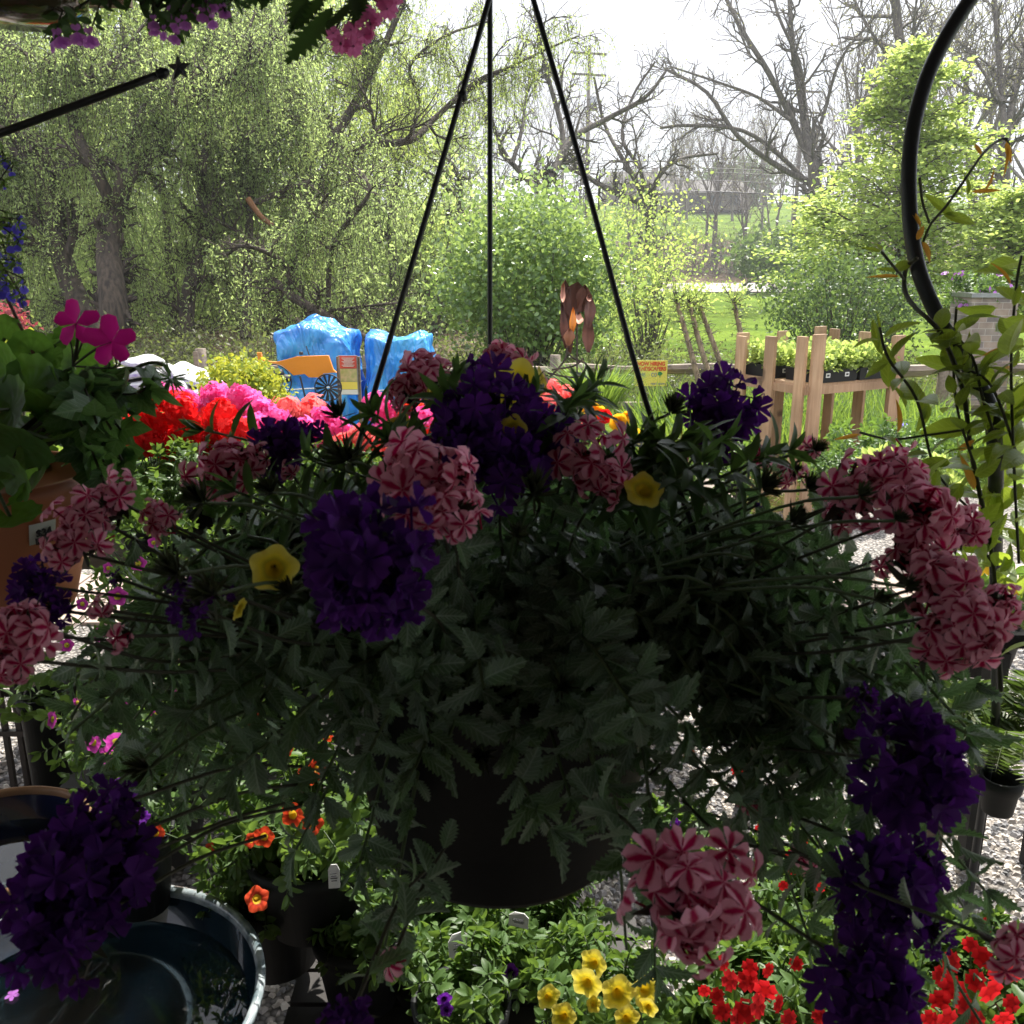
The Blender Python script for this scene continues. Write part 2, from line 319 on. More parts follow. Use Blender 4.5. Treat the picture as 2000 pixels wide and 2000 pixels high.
M['b_yellow'] = gp('begonia_yellow_petal', (.90, .62, .04), (.85, .50, .03))
M['b_orange'] = gp('marigold_orange_petal', (.85, .35, .02), (.8, .22, .02))
M['black_plastic'] = plain('black_nursery_plastic', (.014, .015, .016), .6, nscale=10, bs=.1, spec=.25)
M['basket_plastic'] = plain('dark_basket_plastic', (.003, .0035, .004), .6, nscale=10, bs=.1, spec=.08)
M['rod'] = plain('black_coated_rod', (.02, .022, .03), .38, nscale=40, bs=.1)
M['iron'] = plain('black_iron', (.018, .021, .028), .42, nscale=30, bs=.15, spec=.5)
M['terra'] = plain('terracotta_plastic', (.50, .16, .065), .55, var=.12, nscale=3, bs=.1)
M['glaze'] = plain('dark_teal_glaze', (.01, .025, .035), .12, nscale=4, bs=.05, coat=1.0, col2=(.005, .012, .025))
M['glaze_blue'] = plain('cobalt_glaze', (.012, .02, .085), .12, nscale=5, bs=.05, coat=1.0, col2=(.008, .01, .035))
M['clay_rim'] = plain('tan_clay_rim', (.40, .22, .11), .5, nscale=20)
M['glint_rim'] = plain('highlight_flecked_glaze', (.05, .09, .11), .2, nscale=30, col2=(.45, .5, .52), coat=.6)  # pale flecks paint the rim's white highlight into the glaze colour
M['soil'] = plain('potting_soil', (.035, .024, .016), .95, nscale=60, bs=1, bd=.01)
M['cedar'] = wood_mat('fresh_cedar_board', (.50, .31, .18), (.64, .44, .28))
M['grey_wood'] = wood_mat('weathered_rail', (.15, .115, .09), (.28, .22, .17), st=(.6, 6, 6))
M['roof_wood'] = wood_mat('brown_roof_board', (.10, .065, .035), (.15, .10, .055), st=(6, .5, 6))
M['bark'] = bark_mat('willow_bark', (.022, .016, .012), (.085, .062, .045))
M['bark_grey'] = bark_mat('grey_bark', (.05, .042, .036), (.13, .11, .095))
M['sap_bark'] = bark_mat('sapling_bark', (.16, .11, .065), (.34, .26, .17), 30)
M['bark_far'] = bark_mat('far_bark', (.09, .075, .065), (.17, .145, .13), 8)
M['bag'] = plain('white_printed_bag', (.62, .62, .60), .4, nscale=5, col2=(.42, .40, .46), bs=.6, bd=.02)
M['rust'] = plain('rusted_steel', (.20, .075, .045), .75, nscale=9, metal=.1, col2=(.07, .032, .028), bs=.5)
M['rust_lit'] = plain('sunlit_rusty_petal', (.42, .20, .13), .7, nscale=9, col2=(.28, .11, .07), bs=.4)  # paler copy of the rust, sunlight on the petals put into its colour
M['orange_paint'] = plain('orange_tractor_paint', (.78, .27, .03), .45, var=.1, nscale=5)
M['grey_metal'] = plain('galvanised_metal', (.35, .36, .38), .35, metal=.7, nscale=20)
M['tag_white'] = plain('white_plastic_tag', (.72, .72, .70), .4, var=.08, nscale=30, bs=0)
M['ink'] = plain('black_ink', (.02, .02, .03), .6, bs=0)
M['silver_pot'] = plain('silver_grey_pot', (.42, .40, .43), .35, metal=.3, nscale=14, col2=(.16, .15, .17))
M['paver'] = plain('tan_paver', (.44, .34, .28), .85, nscale=7, bs=.5, col2=(.33, .26, .22))
M['asphalt'] = plain('pale_asphalt', (.34, .30, .29), .9, nscale=3, bs=.2)
M['house_wall'] = plain('brown_siding', (.11, .085, .07), .8, nscale=2)
M['house_roof'] = plain('grey_shingles', (.075, .065, .06), .85, nscale=3)
M['glass'] = plain('window_glass', (.03, .04, .05), .08, bs=0)
def tarp_mat():
    m, t, out = new_mat('blue_tarp'); p = nd(t, 'ShaderNodeBsdfPrincipled', Roughness=.28); p.inputs['Specular IOR Level'].default_value = .9
    f = noise(t, 3.2, 7, dist=1.2); t.links.new(mixc(t, ramp(t, f, .3, .7), (.01, .15, .62), (.09, .50, .92)), p.inputs['Base Color'])
    t.links.new(bump(t, noise(t, 3.2, 2, dist=3.2, stretch=(1, 1, .45)), 1, .085), p.inputs['Normal'])
    tl = nd(t, 'ShaderNodeBsdfTranslucent'); tl.inputs[0].default_value = (.02, .25, .75, 1); ms = t.nodes.new('ShaderNodeMixShader'); ms.inputs[0].default_value = .2
    t.links.new(p.outputs[0], ms.inputs[1]); t.links.new(tl.outputs[0], ms.inputs[2]); t.links.new(ms.outputs[0], out.inputs[0]); return m
M['tarp'] = tarp_mat()
def water_mat():
    m, t, out = new_mat('still_water'); p = nd(t, 'ShaderNodeBsdfPrincipled', Roughness=.01, IOR=1.33); p.inputs['Transmission Weight'].default_value = 1.0
    p.inputs['Base Color'].default_value = (.55, .7, .7, 1); t.links.new(bump(t, noise(t, 9, 2), .04, .004), p.inputs['Normal']); t.links.new(p.outputs[0], out.inputs[0]); return m
M['water'] = water_mat()
def stone_mat():
    m, t, out = new_mat('stacked_stone'); p = nd(t, 'ShaderNodeBsdfPrincipled', Roughness=.85); tcn = t.nodes.new('ShaderNodeTexCoord')
    b = t.nodes.new('ShaderNodeTexBrick'); mpn = t.nodes.new('ShaderNodeMapping'); mpn.inputs['Rotation'].default_value = (math.pi / 2, 0, 0); t.links.new(tcn.outputs['Object'], mpn.inputs[0]); t.links.new(mpn.outputs[0], b.inputs['Vector'])
    b.inputs['Scale'].default_value = 4.6; b.inputs['Color1'].default_value = (.34, .24, .19, 1); b.inputs['Color2'].default_value = (.10, .09, .10, 1); b.inputs['Mortar'].default_value = (.42, .40, .38, 1)
    b.inputs['Mortar Size'].default_value = .012; b.inputs['Row Height'].default_value = .28; b.inputs['Brick Width'].default_value = .62
    t.links.new(mixc(t, .35, b.outputs['Color'], mixc(t, ramp(t, noise(t, 9, 5), .3, .7), (.16, .12, .12), (.5, .42, .38))), p.inputs['Base Color'])
    t.links.new(bump(t, b.outputs['Fac'], -.5, .01), p.inputs['Normal']); t.links.new(p.outputs[0], out.inputs[0]); return m
M['stone'] = stone_mat()

# ------------------------------------------------------------------ leaf and petal templates (x across, y along, z normal)
def tpl(V, Fc, uv):
    return (np.array(V, float), np.array([i for f in Fc for i in f], np.int64), np.array([len(f) for f in Fc], np.int64), np.array(uv, float))
def join(ts):
    V, L, T, U = [], [], [], []; n = 0
    for v, l, t_, u in ts: V.append(v); L.append(l + n); T.append(t_); U.append(u); n += len(v)
    return (np.concatenate(V), np.concatenate(L), np.concatenate(T), np.concatenate(U))
def rotz(t_, a):
    v = t_[0].copy(); c, s_ = math.cos(a), math.sin(a); v[:, :2] = v[:, :2] @ np.array([[c, s_], [-s_, c]]); return (v,) + t_[1:]
L_DIA = tpl([(0, 0, 0), (-.22, .5, .03), (0, 1, 0), (.22, .5, .03)], [(0, 1, 2, 3)], [(.5, 0), (0, .5), (.5, 1), (1, .5)])
L_WIL = tpl([(0, 0, 0), (-.11, .45, 0), (0, 1, -.1), (.11, .45, 0)], [(0, 1, 2, 3)], [(.5, 0), (0, .5), (.5, 1), (1, .5)])
L_BROAD = tpl([(0, 0, 0), (-.34, .3, .06), (-.26, .72, .05), (0, 1, -.05), (.26, .72, .05), (.34, .3, .06), (0, .5, -.03)],
              [(0, 6, 1), (1, 6, 2), (2, 6, 3), (3, 6, 4), (4, 6, 5), (5, 6, 0)], [(.5, 0), (0, .3), (.1, .72), (.5, 1), (.9, .72), (1, .3), (.5, .5)])
def strip_leaf(wd, n=8, fold=.25, curl=.25, teeth=0.0, pet=.0, sharp=1.0, pos=.42):
    V, uv = [], []; k = n * 2 if teeth else n
    for i in range(k + 1):
        v = i / k; b = (v ** (pos * 1.6)) * ((1 - v) ** (.75 * sharp)) * 2.05 if 0 < v < 1 else 0.0
        hw = wd * min(1, b); yy = v
        if teeth and 0 < v < 1:
            if i % 2: hw *= 1 + teeth; yy += .035
            else: hw *= 1 - teeth
        z = -curl * v * v
        V += [(-hw, yy, z + fold * hw), (-hw * .5, (yy + v) / 2, z + fold * hw * .62), (0, v, z), (hw * .5, (yy + v) / 2, z + fold * hw * .62), (hw, yy, z + fold * hw)]
        rr = hw / wd * .5
        uv += [(.5 - rr, v), (.5 - rr / 2, v), (.5, v), (.5 + rr / 2, v), (.5 + rr, v)]
    Fc = [(i * 5 + j, i * 5 + j + 1, i * 5 + j + 6, i * 5 + j + 5) for i in range(k) for j in range(4)]
    if pet:
        V = [(x, y * (1 - pet) + pet, z) for x, y, z in V]; b = len(V); V += [(-.012, 0, 0), (.012, 0, 0), (.012, pet, 0), (-.012, pet, 0)]; uv += [(.5, 0)] * 4; Fc.append((b, b + 1, b + 2, b + 3))
    return tpl(V, Fc, uv)
L_SER = strip_leaf(.30, 8, .35, .35, .22, .06, .9)
L_SER2 = strip_leaf(.20, 8, .5, .6, .3, .05, .9)
L_OVAL = strip_leaf(.30, 6, .25, .25, 0, .05)
L_OVALW = strip_leaf(.34, 8, .3, .25, 0, .05, 1.35)
L_LANCE = strip_leaf(.16, 5, .3, .5)
L_BLADE = strip_leaf(.022, 5, .3, .55)
def lobed(n, lobes, depth, wave, gap=.25, cup=.2):
    V = [(0, 0, 0)]; uv = [(.5, 0)]; rows = (.35, .7, 1.0)
    for r in rows:
        for i in range(n + 1):
            a = gap + (2 * math.pi - 2 * gap) * i / n - math.pi / 2
            rr = r * (1 + (depth * math.cos(lobes * (i / n) * 2 * math.pi) if r > .6 else 0) * (1 if r == 1.0 else .5))
            V.append((rr * math.cos(a) * .5, rr * math.sin(a) * .5 + .12, cup * r * r * .5 + wave * r * math.cos(lobes * i / n * 2 * math.pi + .8)))
            uv.append((i / n, r))
    Fc = [(0, 1 + i, 2 + i) for i in range(n)]
    for k in range(2):
        b0 = 1 + k * (n + 1); b1 = b0 + n + 1
        Fc += [(b0 + i, b1 + i, b1 + i + 1, b0 + i + 1) for i in range(n)]
    return tpl(V, Fc, uv)
L_GER = lobed(36, 9, .05, .02, .22, .22)
L_GERLO = lobed(14, 7, .04, .02, .25, .3)
L_IVY = tpl([(0, 0, 0), (-.28, -.06, .03), (-.5, .22, -.02), (-.26, .36, .03), (-.24, .62, .0), (0, 1, -.08), (.24, .62, .0), (.26, .36, .03), (.5, .22, -.02), (.28, -.06, .03), (0, .4, .05)],
            [(0, 10, 1), (1, 10, 2), (2, 10, 3), (3, 10, 4), (4, 10, 5), (5, 10, 6), (6, 10, 7), (7, 10, 8), (8, 10, 9), (9, 10, 0)],
            [(.5, 0), (.2, 0), (0, .2), (.25, .36), (.2, .6), (.5, 1), (.8, .6), (.75, .36), (1, .2), (.8, 0), (.5, .4)])
def petal_v(droop=.18):
    rows = [(0, .05, (0, 0, 0, 0, 0)), (.3, .17, (0,) * 5), (.62, .40, (0,) * 5), (.86, .47, (0,) * 5), (1.0, .38, (-.06, .04, -.14, .04, -.06))]
    V, uv = [], []
    for v, hw, dy in rows:
        for j in range(5):
            u = (j - 2) / 2; y = v + dy[j]; V.append((u * hw, y, -droop * y * y + .05 * abs(u) * v)); uv.append((.5 + u * .5, v))
    Fc = [(i * 5 + j, i * 5 + j + 1, i * 5 + j + 6, i * 5 + j + 5) for i in range(4) for j in range(4)]
    return tpl(V, Fc, uv)
PV = petal_v()
TUBE = tpl([(math.cos(i * 2.094) * .07, math.sin(i * 2.094) * .07, z) for z in (0, -1.3) for i in range(3)], [(0, 1, 4, 3), (1, 2, 5, 4), (2, 0, 3, 5)], [(.5, .05)] * 6)
FLORET = join([rotz(PV, k * 2 * math.pi / 5) for k in range(5)] + [TUBE])
PVC = petal_v(-.25)
def curlp(t_, k=.35):
    v = t_[0].copy(); v[:, 2] += k * np.abs(v[:, 0]) ** 1.5 * 1.6 - .22 * v[:, 1] ** 3; return (v,) + t_[1:]
FLORET = join([rotz(curlp(PV, .3), k * 2 * math.pi / 5) for k in range(5)] + [TUBE])
FLORET_CUP = join([rotz(curlp(PVC, .8), k * 2 * math.pi / 5) for k in range(5)] + [TUBE])
PETS = tpl([(0, 0, 0), (-.34, .6, .1), (-.15, 1, 0), (.2, .97, .02), (.36, .55, .1)], [(0, 4, 3, 2, 1)], [(.5, 0), (0, .6), (.3, 1), (.7, 1), (1, .6)])
FL5 = join([rotz(PETS, k * 2 * math.pi / 5) for k in range(5)])
LOB = join([rotz(PETS, a) for a in (-.55, 0, .55)] + [rotz((PETS[0] * .6,) + PETS[1:], a) for a in (2.7, 3.6)])
def funnel(n=30, lobes=5, dp=.07, wave=.06, deep=.9):
    rows = [(.04, -deep), (.12, -deep * .7), (.22, -.25), (.5, -.05), (.8, .02), (1.0, .0)]; V, uv = [], []
    for r, z in rows:
        for i in range(n):
            a = 2 * math.pi * i / n; c = math.cos(lobes * a); rr = r * (1 + dp * c * r)
            V.append((rr * math.cos(a), rr * math.sin(a), z + wave * r * r * math.sin(2 * lobes * a + .5) - .10 * r * max(0, -c) ** 3 - .03 * r * abs(math.sin(5 * lobes * a / 2)) - .05 * r * r)); uv.append((i / n, r))
    Fc = [(j * n + i, j * n + (i + 1) % n, (j + 1) * n + (i + 1) % n, (j + 1) * n + i) for j in range(5) for i in range(n)]
    return tpl(V, Fc, uv)
FUNNEL = funnel(40, 5, .10, .045)
FUNLO = funnel(15, 5, .1, .05)

# ------------------------------------------------------------------ growth helpers
def rdir(g, n): return nrm(g.normal(0, 1, (n, 3)))
def cluster_leaves(mb, t_, centers, g, per, spread, size, updir=.2, mat=0, droop=0.0):
    C = np.repeat(np.asarray(centers), per, 0); n = len(C)
    P = C + g.normal(0, 1, (n, 3)) * spread; D = rdir(g, n) + np.array([0, 0, -droop]); N = rdir(g, n) + np.array([0, 0, updir])
    mb.scatter(t_, P, D, N, size * g.uniform(.6, 1.3, n), mat)
def grow(pl, p, d, L, r, lvl, mx_, g, upb=.08, wander=.22, kd=(3, 5), ang=(.5, 1.0), ratio=(.5, .75), tips=None, minr=.004, n=5):
    pts = [p]; rr = [r]; dd = np.array(d, float); steps = g.normal(0, wander, (n, 3))
    for i in range(n):
        dd = nrm(dd + steps[i] + np.array([0, 0, upb])); p = p + dd * (L / n); pts.append(p); rr.append(max(minr, r * (1 - (i + 1) / n * .6)))
    pts = np.array(pts); pl.append((pts, np.array(rr)))
    if lvl < mx_: spawn(pl, pts, rr, L, lvl, mx_, g, upb, wander, kd, ang, ratio, tips, minr)
    elif tips is not None: tips.extend(pts[2:])
def spawn(pl, pts, rr, L, lvl, mx_, g, upb, wander, kd, ang, ratio, tips, minr, t0=.25):
    k = int(g.integers(kd[0], kd[1] + 1)); m = len(pts) - 1
    for j in range(k):
        t = t0 + (1 - t0) * (j + g.random()) / k; f = min(t * m, m - 1e-3); i = int(f); q = pts[i] + (pts[i + 1] - pts[i]) * (f - i)
        tn = nrm(pts[i + 1] - pts[i]); sd = nrm(np.cross(tn, nrm(g.normal(0, 1, 3)))); a = g.uniform(*ang)
        grow(pl, q, tn * math.cos(a) + sd * math.sin(a), L * g.uniform(*ratio) * (1.15 - .4 * t), max(minr, rr[i] * g.uniform(.45, .7)), lvl + 1, mx_, g, upb, wander, kd, ang, ratio, tips, minr, 5 if lvl < 2 else 4)
def smooth_poly(pts, n=6):
    P = np.asarray(pts, float); P = np.vstack([2 * P[0] - P[1], P, 2 * P[-1] - P[-2]]); out = []
    for i in range(1, len(P) - 2):
        for k in range(n):
            t = k / n; out.append(.5 * ((2 * P[i]) + (-P[i - 1] + P[i + 1]) * t + (2 * P[i - 1] - 5 * P[i] + 4 * P[i + 1] - P[i + 2]) * t * t + (-P[i - 1] + 3 * P[i] - 3 * P[i + 1] + P[i + 2]) * t ** 3))
    out.append(P[-2]); return np.array(out)
def limb(pxs, d, r0, r1, g, wob=.0, dz=0.0):
    """a limb through picture points; standing at depth d, wandering in depth by dz"""
    k = len(pxs); pts = [W(x, y, d + dz * math.sin(1.7 * i + d) + g.normal(0, wob)) for i, (x, y) in enumerate(pxs)]
    P = smooth_poly(pts, 4); return (P, np.linspace(r0, r1, len(P)))
def pxr(px, d): return px * d / F / 2

# ------------------------------------------------------------------ terrain
def tz(x, y):
    x = np.asarray(x, float); y = np.asarray(y, float)
    z = -.22 * sstep(8, 13, y) + .2 * sstep(30, 52, y) + .5 * sstep(54, 65, y)
    z = z + np.where(y > 66, (np.minimum(y, 150) - 66) * .125, 0) + np.where(y > 150, (y - 150) * .06, 0)
    return z
ys = np.concatenate([np.arange(-12, 8, 2.), np.arange(8, 70, 1.), np.arange(70, 160, 3.), np.arange(160, 900, 30.)])
xs = np.concatenate([np.arange(-500, -60, 40.), np.arange(-60, 60, 2.), np.arange(60, 501, 40.)])
X, Y = np.meshgrid(xs, ys); Z = tz(X, Y) + .05 * np.sin(X * .9 + Y * .3) * (Y > 12) * (Y < 54)
nx, ny = len(xs), len(ys); i, j = np.meshgrid(np.arange(nx - 1), np.arange(ny - 1)); q = np.stack([j * nx + i, j * nx + i + 1, (j + 1) * nx + i + 1, (j + 1) * nx + i], -1).reshape(-1)
struct(MB().raw(np.stack([X, Y, Z], -1).reshape(-1, 3), q, np.full(len(q) // 4, 4)).obj('ground', ground_mat()), 'green meadow and wooded slope')
gm = MB().add([(-9, -8, .006), (9, -8, .006), (9, 6.6, .006), (4.6, 6.9, .006), (1.2, 5.6, .006), (-2, 6.3, .006), (-9, 6.8, .006)], [(0, 1, 2, 3, 4, 5, 6)])
struct(gm.obj('gravel_yard', gravel_mat(), smooth=False), 'grey gravel yard')
mb = MB(); g = rs(3)
for k in range(26):
    x = -3.4 + k * .42; 
    for r_ in range(2): mb.box((x + g.normal(0, .005) + r_ * .2, 4.05 + r_ * .36 + .03 * x, .012), (.40, .34, .02), g.normal(0, .012))
struct(mb.obj('path', M['paver'], smooth=False), 'tan paver path across the gravel')
mb = MB(); mb.add([(-300, 56.0, float(tz(0, 56)) + .06), (300, 56.0, float(tz(0, 56)) + .06), (300, 62.5, float(tz(0, 62.5)) + .07), (-300, 62.5, float(tz(0, 62.5)) + .07)], [(0, 1, 2, 3)]); struct(mb.obj('road', M['asphalt'], smooth=False), 'pale road beyond the lawn')
mb = MB()
zm = (float(tz(0, 56)) + float(tz(0, 62.5))) / 2 + .085
for k in range(-30, 30): mb.add([(k * 6, 59.2, zm), (k * 6 + 3, 59.2, zm), (k * 6 + 3, 59.32, zm + .007), (k * 6, 59.32, zm + .007)], [(0, 1, 2, 3)])
struct(mb.obj('road_marking', plain('yellow_line', (.6, .45, .08), bs=0), smooth=False))

# ------------------------------------------------------------------ roof above the viewer (seen in the bowls' water)
e = empty('porch', (0, -1, 0), 'brown board porch roof over the hanging baskets', 'porch')
H = 2.72; SPLIT = -.12
mb = MB(); mb.smooth = False
for k in range(34):
    x0 = -5.1 + k * .3; ye = 4.2 if x0 < -1.55 else 3.25 if x0 < SPLIT - .2 else (2.12 if x0 < .85 else 1.66)  # stepped edge shaped for light: sun on the vine, darker water in the bowls
    mb.box((x0 + .15, (ye - 5.5) / 2, H + .02), (.292, ye + 5.5, .03))
mb.obj('roof_board', M['roof_wood'], e)
mb = MB(); mb.smooth = False
mb.box((-.85, 3.2, H - .075), (1.45, .05, .15)); mb.box((-3.35, 4.15, H - .075), (3.6, .05, .15)); mb.box((.38, 2.07, H - .075), (.98, .05, .15)); mb.box((3.0, 1.61, H - .075), (4.2, .05, .15)); mb.box((0, .3, H - .09), (10.2, .09, .17)); mb.obj('beam', M['roof_wood'], e)
mb = MB(); mb.smooth = False
for x in (-5.0, 5.0): mb.box((x, 2.0, H / 2), (.12, .12, H))
mb.obj('post', M['roof_wood'], e)
mb = MB(); mb.smooth = False; mb.box((0, -4.6, H / 2), (10.4, .12, H)); mb.obj('wall', plain('pale_bounce_wall', (.62, .58, .52), nscale=3, var=.1), e)  # unseen wall added to block sky light; pale to bounce fill forward

# ================================================================== FAR: houses, poles, wires, woods
def house(px, Y, wd, h, roofh, label):
    x = AX(px, Y); z = float(tz(x, Y)); e = empty('house', (x, Y, z), label, 'house')
    mb = MB(); mb.smooth = False; mb.box((x, Y, z + h / 2), (wd, 8, h)); mb.obj('wall', M['house_wall'], e)
    mb = MB(); mb.smooth = False; a = wd / 2 + .5
    mb.add([(x - a, Y - 4.6, z + h - .02), (x + a, Y - 4.6, z + h - .02), (x + a, Y + 4.6, z + h - .02), (x - a, Y + 4.6, z + h - .02), (x - a * .8, Y, z + h + roofh), (x + a * .8, Y, z + h + roofh)],
           [(0, 1, 5, 4), (2, 3, 4, 5), (1, 2, 5), (3, 0, 4), (0, 3, 2, 1)]); rf = mb.obj('roof', M['house_roof'], e)
    mb = MB(); mb.smooth = False; mb.box((x + wd * .2, Y, z + h + roofh * .9), (.9, .9, 1.4)); mb.obj('chimney', M['stone'], rf)
    for k in range(4):
        mb = MB(); mb.smooth = False; mb.box((x + (k - 1.5) * wd * .22, Y - 4.02, z + h * .55), (1.5, .08, 1.2)); mb.obj('window', M['glass'], e)
    return e
house(1360, 132, 12, 2.2, 1.9, 'long low brown house with grey roof up on the far slope')
house(1245, 150, 11, 2.6, 2.0, 'smaller pale-roofed house half hidden behind the bent bare tree')
def pole(px, Y, h, label, tank=False):
    x = AX(px, Y); z = float(tz(x, Y)); e = empty('utility_pole', (x, Y, z), label, 'utility pole', 'utility poles beyond the road')
    MB().tubes([(np.array([(x, Y, z - .3), (x, Y, z + h)]), [.17, .12])], 8, caps=True).obj('pole', M['bark_far'], e)
    for k, dz in enumerate((.5, 1.9)):
        mb = MB(); mb.smooth = False; mb.box((x, Y, z + h - dz), (2.6, .12, .14), .25); mb.obj('crossarm', M['bark_far'], e)
    mb = MB(); mb.lathe((x + .35, Y - .1, z + h - 4.3), [(.01, 0), (.28, 0), (.28, .9), (.01, .95)], 12); mb.obj('transformer', M['grey_metal'], e)
    return (x, Y, z + h)
pA = pole(1143, 72, 15.5, 'tall utility pole with two crossarms rising behind the centre bare trees')
pB = pole(1545, 72, 13, 'utility pole mostly hidden behind the forked bare tree')
for k, (py, yy) in enumerate(((333, 70), (345, 70.6), (352, 71), (366, 71.4), (385, 72))):
    za = W(1300, py, yy / cp)[2]; pts = [(x, yy, za - .35 * math.sin((x + 60) / 24 * math.pi) ** 2) for x in np.linspace(-60, 84, 73)]
    tag(MB().tubes([(np.array(pts), np.full(73, .022 if k < 4 else .035))], 4).obj('power_line', M['ink']), ['topmost thin power line strung along the road', 'second power line from the top', 'middle power line of the five', 'fourth power line from the top', 'lowest and thickest power line of the five'][k], 'power line', 'power lines along the road')

def make_tree(name, label, cat, base, h, r, seed, bark, lvl=4, leafm=None, lt=None, per=0, lsize=.06, lspread=.25, group=None, upb=.08, wander=.2, ang=(.35, .85), kd=(3, 5), minr=.012, first=.35, ratio=(.5, .75)):
    g = rs(seed); pl = []; tips = []; b = np.array(base, float)
    n = 8; pts = [b]; d = nrm(np.array([g.normal(0, .06), g.normal(0, .06), 1])); rr = [r]
    for i in range(n):
        d = nrm(d + g.normal(0, .06, 3) + (0, 0, .12)); pts.append(pts[-1] + d * h * .8 / n); rr.append(r * (1 - (i + 1) / n * .8))
    pts = np.array(pts); rr[0] = r * 1.35; pl.append((pts, np.array(rr)))
    for _ in range(2): spawn(pl, pts, rr, h * .62, 1, lvl, g, upb, wander, kd, ang, ratio, tips, minr, first)
    e = empty(name, b, label, cat, group)
    MB().tubes([p for p in pl if p[1][0] > .05], 6).obj('trunk', bark, e)
    small = [p for p in pl if p[1][0] <= .05]
    cr = MB()
    if small: cr.tubes(small, 3, 0)
    if per and tips: cluster_leaves(cr, lt, tips, g, per, lspread, lsize, mat=1)
    if cr.V: cr.obj('crown', [bark, leafm] if leafm else [bark], e)
    return e
# three kinds of bare wood tree, then copies on the slope
far = []
for k in range(3):
    far.append(make_tree('bare_tree', 'bare leafless tree in the wood beyond the road', 'tree', (0, 0, 0), 13 + k, .24, 40 + k, M['bark_far'], 4, M['bud'], L_DIA, 1 + k // 2, .16, .3, 'bare trees in the far wood', minr=.022, wander=.16, ang=(.3, .7)))
g = rs(11); first = [1, 1, 1]
for k in range(66):
    px = -300 + k * 39 + g.normal(0, 22); Yy = g.uniform(68, 112)
    if 1230 < px < 1560: Yy = g.uniform(66, 78) if k % 2 else g.uniform(135, 165)
    if px > 1600: Yy = g.uniform(45, 90)
    x = AX(px, Yy); i = k % 3; s_ = g.uniform(.7, 1.05) * (1.25 if px > 1600 else 1.0) * (.62 if 1000 < px < 1560 and Yy < 90 else 1)
    z = float(tz(x, Yy)) - .2
    if first[i]: far[i].location = (x, Yy, z); far[i].scale = (s_,) * 3; first[i] = 0
    else: dup(far[i], (x, Yy, z), g.uniform(0, 6.28), s_)
g = rs(12)
for k in range(16):
    px = 1180 + k * 27 + g.normal(0, 10); Yy = g.uniform(66, 120); x = AX(px, Yy); dup(far[k % 3], (x, Yy, float(tz(x, Yy)) - .2), g.uniform(0, 6.28), g.uniform(.4, .85))
# brush beyond the road and along the left wood: uncountable understory
def brush(name, label, n, xr, yr, hr, seed, tw=.018, per=26, mats=None, lsize=.13, spr=.5, xfun=None):
    g = rs(seed); pl = []; C = []
    for k in range(n):
        yy = g.uniform(*yr); x = g.uniform(*xr) if xfun is None else xfun(g, yy); h = g.uniform(*hr); z = float(tz(x, yy))
        for s_ in range(int(g.integers(5, 9))):
            d = nrm(np.array([g.normal(0, .55), g.normal(0, .55), 1])); p = np.array([x, yy, z - .05]); L = h * g.uniform(.6, 1.1)
            pts = [p]; 
            for q_ in range(4): d = nrm(d + g.normal(0, .22, 3)); pts.append(pts[-1] + d * L / 4); C.append(pts[-1])
            pl.append((np.array(pts), np.linspace(tw, tw * .3, 5)))
            for q_ in range(3):
                p = pts[int(g.integers(1, 4))]; d2 = nrm(d + g.normal(0, .7, 3)); a = [p, p + d2 * L * .22, p + nrm(d2 + g.normal(0, .3, 3)) * L * .42]; pl.append((np.array(a), np.linspace(tw * .5, tw * .2, 3)))
    mb = MB().tubes(pl, 3)
    if per: cluster_leaves(mb, L_DIA, C, g, per, spr, lsize, mat=1)
    return tag(mb.obj(name, mats), label, None, kind='stuff')
brush('undergrowth', 'brown leafless undergrowth on the bank beyond the road', 430, (-45, 55), (65, 84), (1.5, 4.2), 5, .03, 2, [M['bark_far'], M['brush_leaf']], .2, .5)
brush('undergrowth', 'dense green undergrowth in the wood behind the willows', 260, (-22, -1), (24, 44), (2.5, 7.5), 6, .02, 30, [M['bark_grey'], M['willow_leaf']], .17, .6)
brush('undergrowth', 'low green scrub behind the rail fence', 190, (-8.5, 2.4), (10, 16), (.3, .95), 8, .008, 14, [M['bark_grey'], M['brush_leaf']], .07, .16)
brush('undergrowth', 'rough scrub and brush between the fence and the lawn', 120, (1.6, 9.5), (10.5, 15), (.25, .75), 9, .008, 14, [M['bark_grey'], M['brush_leaf']], .06, .14)

